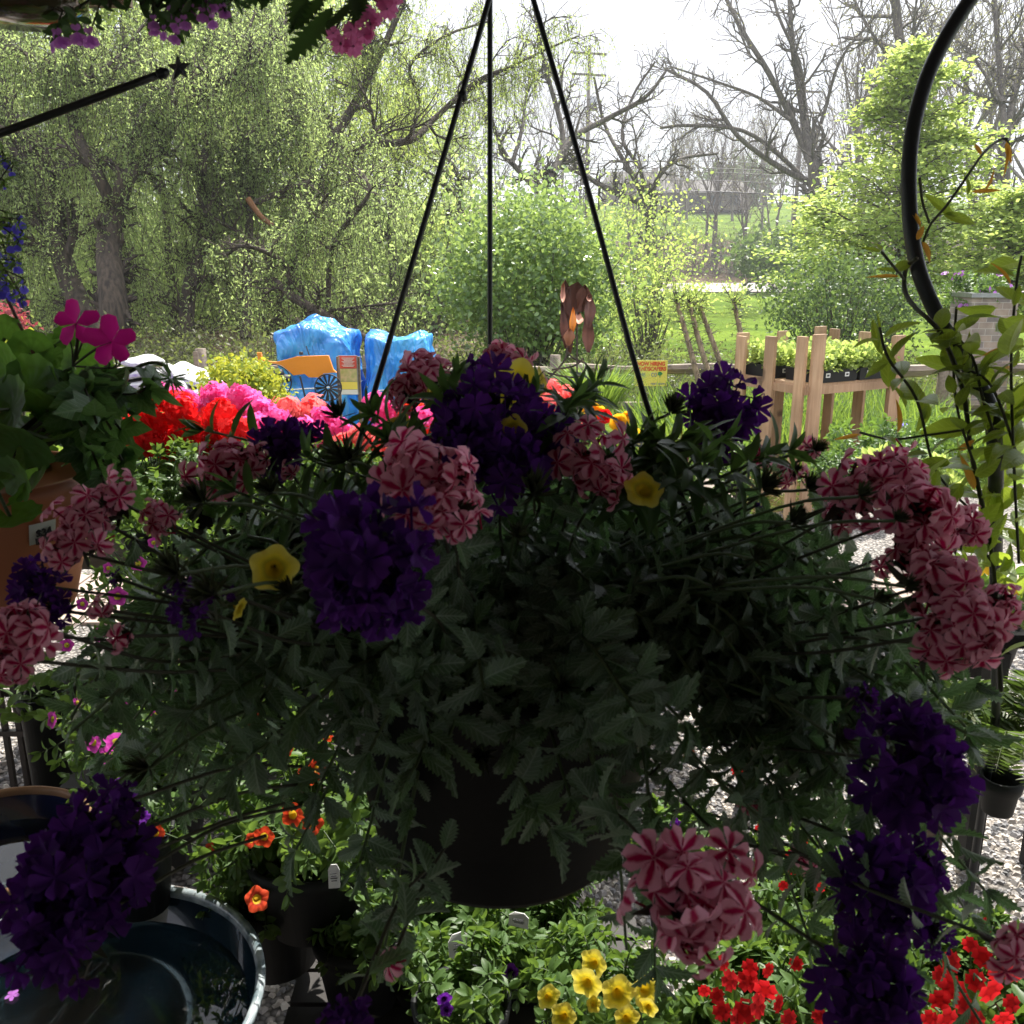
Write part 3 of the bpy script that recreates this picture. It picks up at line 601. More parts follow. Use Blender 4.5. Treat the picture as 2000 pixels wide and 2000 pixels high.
# ---- hand placed bare trees, limbs traced from life at their own distance
def limb_tree(label, d, limbs, seed, bark, twigs=(1, 3), leafm=None, per=0, lsize=.05, lspread=.2, name='bare_tree', minr=None, L=.9, lt=None, wander=.28, kd=(5, 8), dz=.6, groupn=None, upb=.05, drop=None):
    g = rs(seed); minr = minr or d * .00038; pls = []; tips = []; tw = []
    for l in limbs:
        pts, w0, w1 = l[0], l[1], l[2]; P = limb(pts, d, pxr(w0, d), pxr(w1, d), g, 0, dz if len(l) < 4 else l[3]); pls.append(P)
        LL = np.linalg.norm(P[0][-1] - P[0][0]); sub = []
        spawn(sub, P[0], list(P[1]), max(LL, d * .05) * L * .45, twigs[0], twigs[1], g, upb, wander, kd, (.4, 1.0), (.5, .8), tips, minr, .2)
        spawn(sub, P[0], list(P[1]), max(LL, d * .05) * L * .3, twigs[0], twigs[1], g, upb, wander, kd, (.4, 1.1), (.5, .8), tips, minr, .15)
        tw += sub
    b = pls[0][0][0]; e = empty(name, b, label, 'tree', groupn)
    MB().tubes(pls, 9).obj('trunk', bark, e)
    cr = MB().tubes(tw, 3, 0)
    if drop is not None: drop(cr, tips, pls, g)
    if per: cluster_leaves(cr, lt or L_DIA, tips, g, per, lspread, lsize, mat=1)
    cr.obj('crown', [bark, leafm] if leafm else [bark], e)
    return e
limb_tree('dark forked bare tree on the lawn edge, trunk leaning up from beside the green maple', 38, [
    ([(1606, 640), (1600, 540), (1592, 430), (1590, 330), (1580, 300)], 30, 22),
    ([(1584, 320), (1545, 230), (1500, 140), (1450, 60), (1405, -30)], 15, 7),
    ([(1580, 300), (1562, 180), (1548, 90), (1540, -40)], 15, 8),
    ([(1586, 305), (1572, 200), (1560, 120), (1520, 30), (1505, -40)], 9, 5),
    ([(1590, 360), (1520, 325), (1440, 265), (1380, 180), (1300, 135)], 13, 5),
    ([(1590, 370), (1530, 310), (1450, 255), (1340, 245), (1290, 250)], 10, 5),
    ([(1545, 235), (1480, 190), (1400, 160), (1310, 130)], 8, 3),
    ([(1588, 290), (1610, 220), (1640, 120), (1700, 40)], 9, 4),
    ([(1595, 400), (1640, 350), (1700, 340), (1760, 330)], 8, 4)], 21, M['bark_grey'], (2, 4), M['bud'], 1, .08, .3, L=.8)
limb_tree('bent bare tree with crooked spreading limbs behind the round bush', 34, [
    ([(1275, 640), (1274, 520), (1268, 420), (1262, 395)], 22, 17),
    ([(1262, 400), (1225, 385), (1170, 360), (1130, 330), (1100, 300)], 14, 7),
    ([(1265, 400), (1240, 350), (1210, 300), (1180, 240), (1160, 150)], 12, 5),
    ([(1266, 395), (1290, 340), (1330, 310), (1400, 300)], 11, 5),
    ([(1262, 400), (1250, 330), (1215, 270), (1235, 190), (1280, 120)], 9, 4),
    ([(1180, 365), (1110, 330), (1060, 335), (1000, 360)], 8, 4)], 22, M['bark_grey'], (2, 4), M['bud'], 1, .07, .3, L=.9, wander=.36)
limb_tree('bare tree with two steep limbs crossing the right hanger rod', 30, [
    ([(1050, 620), (1060, 480), (1065, 370), (1090, 320)], 24, 18),
    ([(1080, 340), (1120, 270), (1180, 235), (1260, 190), (1300, 140)], 16, 5),
    ([(1075, 350), (1100, 270), (1070, 150), (1050, 60), (1040, -30)], 13, 5),
    ([(1060, 380), (1020, 340), (980, 290), (950, 200), (930, 150)], 13, 5),
    ([(1000, 320), (1020, 250), (1030, 180), (1060, 130)], 9, 4),
    ([(1120, 270), (1090, 170), (1050, 90)], 8, 4)], 23, M['bark_grey'], (2, 4), M['pale_leaf'], 1, .07, .25, L=.85)
limb_tree('tall bare tree forking at the right edge behind the maple', 30, [
    ([(1955, 640), (1960, 420), (1962, 250)], 26, 22),
    ([(1962, 260), (1952, 130), (1940, -20)], 13, 8), ([(1962, 270), (1985, 170), (2010, 80)], 15, 10),
    ([(1958, 200), (1900, 110), (1850, 60)], 7, 3), ([(1975, 200), (1920, 190), (1860, 160)], 6, 3)], 24, M['bark_grey'], (2, 4), M['bud'], 2, .08, .3, L=.9)
limb_tree('straight dark bare trunk rising above the green maple', 34, [
    ([(1795, 640), (1790, 400), (1772, 200), (1757, 80), (1745, -30)], 24, 17),
    ([(1772, 200), (1810, 110), (1860, 20)], 9, 5), ([(1765, 150), (1700, 60), (1660, -20)], 7, 4)], 25, M['bark_grey'], (2, 4), M['bud'], 2, .08, .3, L=.8)
limb_tree('thin crooked bare tree left of the round bush', 26, [
    ([(905, 640), (880, 500), (868, 440), (905, 430)], 16, 10),
    ([(870, 450), (900, 400), (890, 330), (850, 300), (790, 300)], 10, 5),
    ([(920, 440), (885, 380), (840, 340), (800, 320)], 12, 6),
    ([(770, 555), (765, 420), (790, 250), (800, 160)], 18, 9),
    ([(790, 250), (860, 330), (920, 350)], 8, 4)], 26, M['bark_grey'], (2, 4), M['brush_leaf'], 2, .06, .25, L=.7, wander=.35)

# ---- willows
def strands(n_per, lmin, lmax, lsize, lpm):
    def f(cr, tips, pls, g):
        T = np.array(tips); nonlocal n_per; n_per = int(n_per * 1.0); idx = g.integers(0, len(T), n_per); st = T[idx] + g.normal(0, .12, (n_per, 3)); st = st[(st[:, 1] > pls[0][0][0][1] + .3) | (g.random(n_per) < .10)]; Ls = g.uniform(lmin, lmax, len(st)) * g.uniform(.35, 1, len(st))
        pl = []; P = []; D = []
        for p, L in zip(st, Ls):
            dr = g.normal(0, .6, 2); k = 5; t = np.linspace(0, 1, k)[:, None]
            q = p + np.concatenate([dr[None] * np.sqrt(t) * L * .6, -(t ** 1.2) * L], 1); pl.append((q, np.linspace(.005, .003, k)))
            m = int(L * lpm * 1.35); tt = g.random(m) * (k - 1 - 1e-3); i = tt.astype(int); f_ = (tt - i)[:, None]
            P.append(q[i] * (1 - f_) + q[i + 1] * f_); D.append(g.normal(0, .8, (m, 3)) + np.array([0, 0, -.5]))
        cr.tubes(pl, 3, 0); P = np.concatenate(P); D = np.concatenate(D); cr.scatter(L_WIL_W, P + g.normal(0, .035, P.shape), D, rdir(g, len(P)), lsize * .74 * g.uniform(.6, 1.3, len(P)), 1)
    return f
L_WIL_W = tpl([(0, 0, 0), (-.19, .45, 0), (0, 1, -.1), (.19, .45, 0)], [(0, 1, 2, 3)], [(.5, 0), (0, .5), (.5, 1), (1, .5)])
limb_tree('big old willow with forked trunk behind the white bags', 15.5, [
    ([(232, 700), (222, 600), (212, 480), (228, 400)], 62, 38, .2),
    ([(228, 405), (250, 345), (300, 300), (350, 225), (400, 180), (450, 150)], 36, 16, .3),
    ([(225, 410), (190, 340), (150, 260), (125, 180), (105, 130)], 26, 14, .3),
    ([(120, 170), (140, 110), (170, 50)], 12, 6), ([(115, 150), (60, 110), (0, 70)], 9, 5), ([(130, 190), (180, 150), (240, 100), (300, 20)], 10, 5),
    ([(345, 235), (335, 180), (310, 150), (260, 90)], 12, 6), ([(440, 155), (500, 110), (560, 40)], 12, 6), ([(260, 330), (262, 250), (300, 170)], 9, 5)],
    31, M['bark'], (2, 4), M['willow_leaf'], 0, name='willow_tree', L=.8, drop=strands(1500, .5, 1.9, .085, 26), dz=.5)
limb_tree('leaning willow trunk at the left edge', 17.5, [
    ([(210, 700), (140, 560), (110, 450), (95, 330), (60, 270)], 46, 34, .2),
    ([(60, 275), (20, 200), (-5, 110), (-30, 20)], 32, 20, .2), ([(100, 340), (160, 290), (130, 180), (140, 80)], 16, 8), ([(70, 290), (10, 290), (-60, 240)], 14, 8)],
    32, M['bark'], (2, 4), M['willow_leaf'], 0, name='willow_tree', L=1.0, drop=strands(1300, .6, 2.2, .095, 26), dz=.5)
limb_tree('slender many-stemmed willow in the middle of the grove', 17, [
    ([(360, 700), (370, 560), (400, 450), (390, 330)], 32, 18, .2), ([(395, 340), (410, 220), (400, 120), (420, 0)], 15, 7),
    ([(480, 660), (485, 480), (490, 330), (480, 180)], 20, 12, .2), ([(482, 270), (530, 200), (560, 140)], 10, 6), ([(484, 200), (470, 110), (500, 20)], 9, 5),
    ([(488, 400), (560, 370), (640, 340), (700, 300)], 12, 6), ([(400, 420), (440, 330), (455, 260)], 12, 6)],
    33, M['bark'], (2, 4), M['willow_leaf'], 0, name='willow_tree', L=.9, drop=strands(2100, .5, 2.0, .09, 26), dz=.6)
limb_tree('willow with a long arching limb reaching right over the round bush', 19, [
    ([(600, 760), (575, 640), (550, 600), (620, 420), (650, 270)], 40, 26, .3), ([(650, 275), (700, 190), (750, 90), (790, 0)], 20, 10, .3),
    ([(560, 560), (650, 330), (700, 285), (800, 275), (850, 230), (930, 160), (1000, 130)], 20, 7, .4), ([(800, 275), (820, 200), (800, 130), (870, 70), (960, 40)], 9, 4),
    ([(880, 200), (960, 150), (1060, 100), (1130, 70)], 7, 3), ([(740, 120), (640, 60), (560, -20)], 9, 5)],
    34, M['bark'], (2, 4), M['pale_leaf'], 0, name='willow_tree', L=.75, drop=strands(1500, .3, 1.2, .08, 26), dz=.6)
def low_willow(cr, tips, pls, g): strands(1500, .5, 1.7, .085, 26)(cr, tips, pls, g)
limb_tree('low willow with fallen pale limb behind the blue tarps', 13.5, [
    ([(760, 700), (690, 650), (620, 610), (560, 570), (530, 540)], 26, 14, .2), ([(700, 655), (640, 625), (600, 615)], 8, 4), ([(620, 610), (700, 600), (790, 590)], 8, 4),
    ([(600, 620), (560, 520), (480, 480), (440, 500)], 12, 6), ([(640, 620), (650, 480), (720, 380), (700, 330)], 12, 6), ([(560, 560), (600, 440), (640, 380)], 9, 5)],
    35, M['bark'], (2, 4), M['willow_leaf'], 0, name='willow_tree', L=.75, drop=low_willow, dz=.5)
tag(MB().tubes([(limb([(484, 388), (498, 408), (512, 425), (532, 440)], 16.2, pxr(13, 16), pxr(9, 16), rs(1)))], 8, caps=True).obj('broken_branch', plain('torn_orange_wood', (.20, .085, .03), .8, nscale=9)), 'broken orange stub of a limb hanging in the willow', 'branch')

# ---- leafy trees and shrubs
def bushy(name, label, cat, px, py_c, d, rx, rz, n, size, mat, seed, stems=9, tplx=L_BROAD, bottom=None, spr=.14, ry=None, per=9, bark=None, clump=None, trunk=.03, ragged=.35):
    """shrub: many stems from one base, leaf clumps scattered in an uneven crown"""
    g = rs(seed); c = W(px, py_c, d); ry = ry or rx; base = np.array([c[0], c[1], float(tz(c[0], c[1]))]) if bottom is None else np.array([c[0], c[1], bottom])
    e = empty(name, base, label, cat); pl = []
    U = rdir(g, n); rad = g.uniform(.25, 1, n) ** .45; bumpf = 1 + ragged * g.random(n) ** 6 + .16 * np.sin(U[:, 0] * 7 + seed) * np.cos(U[:, 2] * 6 + seed * 2) + .10 * np.sin(U[:, 1] * 9 + U[:, 0] * 8)
    C = c + U * rad[:, None] * bumpf[:, None] * np.array([rx, ry, rz])
    C = C[C[:, 2] > base[2] + .03]
    for k in range(stems * 7):
        q = C[int(g.integers(0, len(C)))]; m = (base * .55 + q * .45) + g.normal(0, rx * .06, 3); m[2] = base[2] + (q[2] - base[2]) * .5
        b = base + g.normal(0, trunk * 1.2, 3) * (1, 1, 0); pl.append((smooth_poly([b, m, q], 4), np.linspace(trunk * g.uniform(.25, .8), .003, 9)))
    MB().tubes(pl, 5).obj('trunk', bark or M['bark_grey'], e)
    mb = MB(); cluster_leaves(mb, tplx, C, g, per, spr, size, .5); mb.obj('crown', mat, e); return e
bushy('round_tree', 'rounded bright green tree just behind the rail fence', 'tree', 1035, 540, 10.6, .98, .82, 1500, .058, M['bush_leaf'], 51, spr=.13, per=13)
bushy('shrub', 'grey-green shrub behind the cedar rack', 'shrub', 1650, 590, 13, 1.05, .62, 700, .06, M['shrub_leaf'], 52, spr=.13, per=9)
bushy('shrub', 'small loose green shrub between the fence and the lawn, right of the round tree', 'shrub', 1265, 590, 14, .6, .75, 260, .06, M['pale_leaf'], 53, spr=.16, per=7)
bushy('shrub', 'dark green shrub at the foot of the bank across the road', 'shrub', 1520, 500, 52, 2.6, 1.3, 300, .3, M['shrub_leaf'], 54, spr=.4, per=7)
bushy('shrub', 'light green shrub below the bent bare tree', 'shrub', 1250, 480, 30, 2.2, 1.7, 330, .12, M['pale_leaf'], 55, spr=.35, per=8)
bushy('shrub', 'pale green shrub in the brown wood left of the round tree', 'shrub', 850, 480, 24, .9, .7, 160, .1, M['pale_leaf'], 58, spr=.3, per=6)
bushy('conifer', 'dark evergreen tree on the skyline above the far house', 'tree', 1460, 362, 140, 4, 3.4, 160, .9, M['shrub_leaf'], 57, spr=.8, per=7)
bushy('conifer', 'dark rounded evergreen beside the far house roof', 'tree', 1395, 370, 138, 2.6, 2.6, 120, .8, M['shrub_leaf'], 59, spr=.7, per=7)
# layered maple
def maple(label, px, d, top, bot, half, seed, n=60, mat='pale_leaf', size=.11, tr=.10, per=8):
    g = rs(seed); x = W(px, bot, d)[0]; yb = W(px, bot, d)[1]; zb = float(tz(x, yb)); e = empty('maple_tree', (x, yb, zb), label, 'tree')
    zt = W(px, top, d)[2]; zb2 = W(px, bot, d)[2]; hw = half * d / F; pl = []; C = []
    tp = np.array([(x + .1 * math.sin(t * 5), yb, zb + (zt - zb) * t) for t in np.linspace(0, 1, 9)]); tk = (tp, np.linspace(tr, .012, 9))
    for k in range(n):
        t = k / n; z = zb2 + (zt - zb2) * t - .2; a = g.uniform(0, 6.283); L = hw * (1.0 - t) ** .55 * g.uniform(.55, 1.1) * (1.0 if t > .12 else .8)
        p0 = np.array([x, yb, z - L * .25]); q = p0 + np.array([math.cos(a) * L, math.sin(a) * L, L * g.uniform(.1, .5)]); m = (p0 + q) / 2 + np.array([0, 0, .12 * L])
        P = smooth_poly([p0, m, q], 5); pl.append((P, np.linspace(tr * .3 * (1 - t * .7), .005, len(P))))
        for f in np.linspace(.25, 1, 6 + int(L * 3)):
            i = min(len(P) - 1, int(f * (len(P) - 1))); w_ = (.5 * L * (1.05 - f)) + .08
            for s_ in range(4): o = g.normal(0, w_ * .55, 3) * (1, 1, .28); C.append(P[i] + o); pl.append((np.array([P[i], P[i] + o * .6, P[i] + o]), np.array([.006, .004, .003])))
    MB().tubes([tk], 8).obj('trunk', M['bark_grey'], e)
    mb = MB().tubes(pl, 3, 0); C = np.array(C); g2 = rs(seed + 1); n_ = len(C) * per; P = np.repeat(C, per, 0) + g2.normal(0, 1, (n_, 3)) * (.15, .15, .07)
    mb.scatter(L_BROAD, P, g2.normal(0, 1, (n_, 3)) * (1, 1, .35), g2.normal(0, .45, (n_, 3)) + (0, 0, 1), size * g2.uniform(.6, 1.3, n_), 1); mb.obj('crown', [M['bark_grey'], M[mat]], e)
maple('layered light green maple right of the forked bare tree', 1745, 17, 90, 560, 270, 61, 80, size=.10, per=6)
maple('smaller yellow-green maple at the right edge behind the stone pillar', 1960, 15, 350, 600, 170, 62, 40, size=.09, per=7)
maple('low spreading green maple in front of the forked bare tree', 1600, 20, 370, 520, 130, 63, 26, size=.10, per=6)
bushy('shrub', 'reddish shrub at the left edge beyond the geranium pot', 'shrub', 5, 640, 8.2, .22, .16, 90, .05, leaf('red_leaf', (.30, .06, .07), col2=(.2, .04, .05)), 64, spr=.06, per=7)
bushy('shrub', 'small golden shrub at the left edge under the reddish one', 'shrub', 12, 680, 7.8, .2, .13, 90, .04, M['yellow_leaf'], 65, spr=.05, per=7)
# leafy filler trees close the wood behind the willows
g = rs(70)
fl = make_tree('wood_tree', 'leafy young tree in the wood behind the willows', 'tree', (0, 0, 0), 9.5, .14, 71, M['bark'], 4, M['willow_leaf'], L_DIA, 16, .15, .42, 'leafy trees behind the willows', minr=.012)
f2 = make_tree('wood_tree', 'leafy young tree in the wood behind the willows', 'tree', (0, 0, 0), 8.5, .12, 72, M['bark'], 4, M['pale_leaf'], L_DIA, 13, .15, .42, 'leafy trees behind the willows', minr=.012)
for k in range(13):
    px = -120 + k * 72 + g.normal(0, 20); Yy = g.uniform(22, 34); x = AX(px, Yy); z = float(tz(x, Yy)) - .1; src = (fl, f2)[k % 2]; s_ = g.uniform(.8, 1.2) * (.8 if px > 620 else 1.1)
    if k < 2: src.location = (x, Yy, z); src.scale = (s_,) * 3
    else: dup(src, (x, Yy, z), g.uniform(0, 6.28), s_)
# ================================================================== MIDDLE: fence, yard stock, rack
def gz(px, py, z=0.0):
    d = FW + RT * (px - 1000) / F + UP * (1000 - py) / F; return CAM + d * ((z - 1.55) / d[2])
# split rail fence
FY = 8.8
fx = [-5.6, -2.95, -1.35, .40, 2.15, 4.1, 6.6]
e = empty('rail_fence', (0, FY, -.15), 'weathered brown split rail fence running behind the stock yard', 'fence')
g = rs(81)
for k, x in enumerate(fx):
    top = .80 if k == 1 else .74
    MB().tubes([(np.array([(x, FY, -.4), (x + .01, FY, .3), (x + g.normal(0, .015), FY, top)]), [.062, .06, .052])], 7, caps=True).obj('post', M['grey_wood'], e)
for k in range(len(fx) - 1):
    for z0 in (.60, .26):
        a, b = fx[k], fx[k + 1]; n = 9; P = np.array([(a + (b - a) * t, FY + .03 * math.sin(3 * t + k), z0 + g.normal(0, .006) - .02 * math.sin(t * 3.1) + .02 * (k % 2)) for t in np.linspace(-.02, 1.02, n)])
        r_ = .05 + .012 * np.sin(np.linspace(0, 5, n) + k); r_[0] = r_[-1] = .03; MB().tubes([(P, r_)], 7, caps=True).obj('rail', M['grey_wood'], e, smooth=False)

def text_mesh(s, size, mat, parent, M4, name='lettering', bold=.0, width=None):
    c = bpy.data.curves.new(name, 'FONT'); c.body = s; c.size = size; c.align_x = 'CENTER'; c.align_y = 'CENTER'; c.extrude = .0008; c.offset = bold
    o = bpy.data.objects.new(name, c); COL.objects.link(o); bpy.context.view_layer.update()
    me = bpy.data.meshes.new_from_object(o.evaluated_get(bpy.context.evaluated_depsgraph_get())); bpy.data.objects.remove(o); bpy.data.curves.remove(c)
    if width:
        co_ = np.array([v.co[:] for v in me.vertices]); w0 = np.ptp(co_[:, 0])
        for v in me.vertices: v.co.x *= width / w0
    me.transform(M4); me.materials.clear(); me.materials.append(mat); o = bpy.data.objects.new(name, me); COL.objects.link(o); o.parent = parent; o.matrix_parent_inverse = Matrix.Translation(-Vector(parent.location)); return o
# hiring sign
sc_ = W(1271, 729, 8.55); e = empty('yard_sign', (sc_[0], sc_[1], -.15), 'small yellow now hiring sign leaning on the rail fence', 'sign')
m_y = plain('sign_yellow', (.80, .66, .12), .5, var=.08, bs=0); m_r = plain('sign_red_ink', (.75, .07, .03), .5, bs=0); m_b = plain('sign_blue_ink', (.03, .10, .42), .5, bs=0); m_g = plain('sign_green_ink', (.04, .28, .08), .5, bs=0)
sw, sh = 64 * 8.55 / F, 50 * 8.55 / F; mb = MB(); mb.smooth = False; mb.box(sc_, (sw, .006, sh)); mb.obj('panel', m_y, e)
for dx in (-.07, .07): MB().tubes([(np.array([(sc_[0] + dx, sc_[1] + .006, -.25), (sc_[0] + dx, sc_[1] + .006, sc_[2] + .02)]), [.003, .003])], 4).obj('stake', M['grey_metal'], e)
def on_sign(x, z): return Matrix.Translation(Vector(sc_) + Vector((x, -.0045, z))) @ Matrix.Rotation(math.pi / 2, 4, 'X')
text_mesh('NOW HIRING', .05, m_r, e, on_sign(0, sh * .36), bold=.0022, width=sw * .84); text_mesh('LANDSCAPERS', .05, m_r, e, on_sign(0, sh * .17), bold=.0022, width=sw * .92)
text_mesh('CHE', .05, m_b, e, on_sign(-sw * .30, -sh * .06), width=sw * .27); text_mesh('CO', .05, m_b, e, on_sign(sw * .10, -sh * .06), width=sw * .17)
text_mesh('me1.com', .03, m_b, e, on_sign(sw * .22, -sh * .40), width=sw * .42)
mb = MB(); c = np.array(sc_) + (sw * .28, -.005, -sh * .03); mb.add([c + (0.022 * math.cos(a) * (1 + .2 * math.cos(5 * a)), 0, .018 * math.sin(a) + .004) for a in np.linspace(0, 6.0, 16)] , [tuple(range(16))]); mb.box(c + (0, 0, -.02), (.006, .001, .024)); mb.obj('tree_emblem', m_g, e, smooth=False)

# stacked goods under blue tarps
def tarp_pile(x0, x1, ytop, d, dep, label, seed, sag):
    g = rs(seed); cx = W((x0 + x1) / 2, 700, d); hw = (x1 - x0) / 2 * d / F; zt = W(1000, ytop, d)[2]; zb = -.1
    e = empty('tarp_covered_stack', (cx[0], cx[1] + dep / 2, zb), label, 'covered stack', 'stacks under blue tarps'); n = 90; m = 46
    ph = g.uniform(0, 6.28, (14, 1, 1)); fr = g.normal(0, 1, (14, 3)); U, V_ = np.meshgrid(np.linspace(0, 2 * math.pi, n, endpoint=False), np.linspace(0, 1, m))
    prof = np.clip(V_ / .72, 0, 1); top = sstep(.72, 1, V_); 
    se = lambda a, p: np.sign(a) * np.abs(a) ** p
    rx = hw * (1 - .12 * top ** 2 - .88 * sstep(.86, 1, V_) ** 1.0) * (1 + .04 * np.sin(5 * V_ + 1)); ry = dep / 2 * (1 - .1 * top - .9 * sstep(.86, 1, V_))
    x = se(np.cos(U), .38) * rx; y = se(np.sin(U), .38) * ry; z = zb + (zt - zb) * (prof * .90 + .10 * np.sin(top * math.pi / 2))
    z = z + (top * .09 * np.exp(-(x / hw / .35) ** 2) if sag > 0 else -top * .07 * np.exp(-(x / hw / .5) ** 2)) - top * .04 * (x / hw) ** 2 * (1 if sag > 0 else 0)
    w_ = sum(np.sin(fr[k, 0] * 5 * x / hw + fr[k, 1] * 5 * z + fr[k, 2] * 6 * y + ph[k]) ** 3 * .015 for k in range(14))
    rr = np.sqrt(x * x + y * y) + 1e-6; x2 = x + w_ * x / rr; y2 = y + w_ * y / rr; z2 = z + w_ * .8 * top + .01 * np.sin(30 * U) * (1 - prof)
    Vv = np.stack([x2 + cx[0], y2 + cx[1] + dep / 2, z2], -1).reshape(-1, 3); i, j = np.meshgrid(np.arange(n), np.arange(m - 1)); q = np.stack([j * n + i, j * n + (i + 1) % n, (j + 1) * n + (i + 1) % n, (j + 1) * n + i], -1).reshape(-1)
    mb = MB().raw(Vv, q, np.full(len(q) // 4, 4)); mb.obj('tarp', M['tarp'], e)
    mb = MB(); k = zb + (zt - zb) * .42; 
    P = [(cx[0] + se(np.cos(a), .55) * hw * 1.04, cx[1] + dep / 2 + se(np.sin(a), .55) * dep / 2 * 1.05, zb + (zt - zb) * .60 + .012 * math.sin(4 * a)) for a in np.linspace(0, 6.283, 60)]
    mb.tubes([(np.array(P), np.full(60, .006))], 4); mb.obj('tie_rope', M['tag_white'], e); return e
tarp_pile(527, 684, 640, 7.3, .7, 'blue tarp covered stack with a peaked top behind the orange tractor cutout', 1, .9)
tarp_pile(708, 840, 650, 7.5, .65, 'blue tarp covered stack with a sagging top left of the round tree', 4, -.8)

# orange tractor yard ornament
TD = 6.7; c = W(585, 720, TD); e = empty('tractor_ornament', (c[0], c[1], -.1), 'orange cutout tractor ornament with black spoked wheels on stakes', 'garden ornament')
def flat_shape(pts, d, th, name, mat, par, rev=False):
    P = np.array([W(x, y, d) for x, y in pts]); yy = P[:, 1].mean(); P[:, 1] = yy; n = len(P); V = np.vstack([P, P + (0, th, 0)])
    return MB().add(V, [tuple(range(n)), tuple(range(2 * n - 1, n - 1, -1))] + [(i, i + n, (i + 1) % n + n, (i + 1) % n) for i in range(n)]).obj(name, mat, par, smooth=False)
flat_shape([(503, 688), (511, 688), (512, 700), (520, 705), (540, 707), (560, 702), (580, 696), (642, 694), (650, 722), (656, 728), (630, 730), (626, 738), (602, 738), (594, 731), (572, 734), (560, 722), (545, 712), (520, 711), (505, 706)], TD, .03, 'body', M['orange_paint'], e)
def wheel(px, py, rp, spokes, d, blades, par):
    c = W(px, py, d); r_ = rp * d / F; P = np.array([(c[0] + r_ * math.cos(a), c[1], c[2] + r_ * math.sin(a)) for a in np.linspace(0, 2 * math.pi, 41)]); mb = MB().tubes([(P, np.full(41, .005))], 5)
    for k in range(spokes):
        a = 2 * math.pi * k / spokes; u = np.array([math.cos(a), 0, math.sin(a)]); v = np.array([-math.sin(a), 0, math.cos(a)]); w_ = .20 if blades else .04
        mb.add([c + u * r_ * .12 - v * .004, c + u * r_ * .12 + v * .004, c + u * r_ * .96 + v * r_ * w_ + (0, .02, 0), c + u * r_ * .96 - v * r_ * w_ * .2], [(0, 1, 2, 3)])
    return mb.obj('wheel', M['ink'], par)
wheel(641, 757, 26, 14, TD - .05, True, e); wheel(536, 745, 33, 5, TD - .05, False, e)
mb = MB(); 
for px, py, r_ in ((522, 743, 8), (544, 730, 12), (556, 740, 12), (536, 752, 7)): c = W(px, py, TD - .07); mb.lathe(c, [(.001, -.01), (r_ * TD / F * .8, -.02), (r_ * TD / F, 0), (r_ * TD / F * .7, .03), (.001, .03)], 12)
mb.obj('hub', M['ink'], e)
MB().tubes([(np.array([W(586, 735, TD), W(602, 800, TD)]), [.007, .007]), (np.array([W(524, 712, TD), W(540, 742, TD)]), [.004, .004]), (np.array([W(598, 676, TD), W(604, 694, TD)]), [.004, .004])], 5).obj('stake', M['ink'], e)
mb = MB(); mb.lathe(W(588, 690, TD), [(.001, -.01), (.014, -.01), (.016, .01), (.001, .012)], 10); mb.obj('cap', M['ink'], e)
# product poster on a stand
PD = 6.85; c = W(680, 733, PD); e = empty('poster_stand', (c[0], c[1], -.1), 'narrow red and yellow product poster on a wooden stand', 'sign')
hw = 18 * PD / F; hh = 38 * PD / F
mb = MB(); mb.smooth = False; mb.box((c[0], c[1] + .012, c[2]), (hw * 2.1, .016, hh * 2)); mb.obj('board', M['grey_metal'], e)
for z0, z1, mt in ((.35, .98, plain('poster_red', (.55, .08, .06), .5, bs=0)), (-.32, .33, plain('poster_garden_print', (.25, .33, .09), .5, nscale=26, col2=(.55, .42, .25), bs=0)), (-.72, -.34, m_y), (-.98, -.74, M['tag_white'])):
    mb = MB(); mb.smooth = False; mb.box((c[0] + .004, c[1] + .001, c[2] + hh * (z0 + z1) / 2), (hw * 1.8, .004, hh * (z1 - z0))); mb.obj('print', mt, e)
mb = MB(); mb.smooth = False
for k in range(8): mb.box((c[0] + .004, c[1] - .003, c[2] + hh * (.88 - k * .06)), (hw * (1.4 - .25 * (k % 3)), .002, hh * .022))
mb.obj('text_line', M['tag_white'], e)
for s_ in (-1, 1):
    mb = MB(); mb.smooth = False; mb.box((c[0] + s_ * hw * 1.1, c[1] + .03, (c[2] + hh - .1) / 2 - .02), (.022, .03, c[2] + hh + .12)); mb.obj('leg', M['grey_wood'], e)

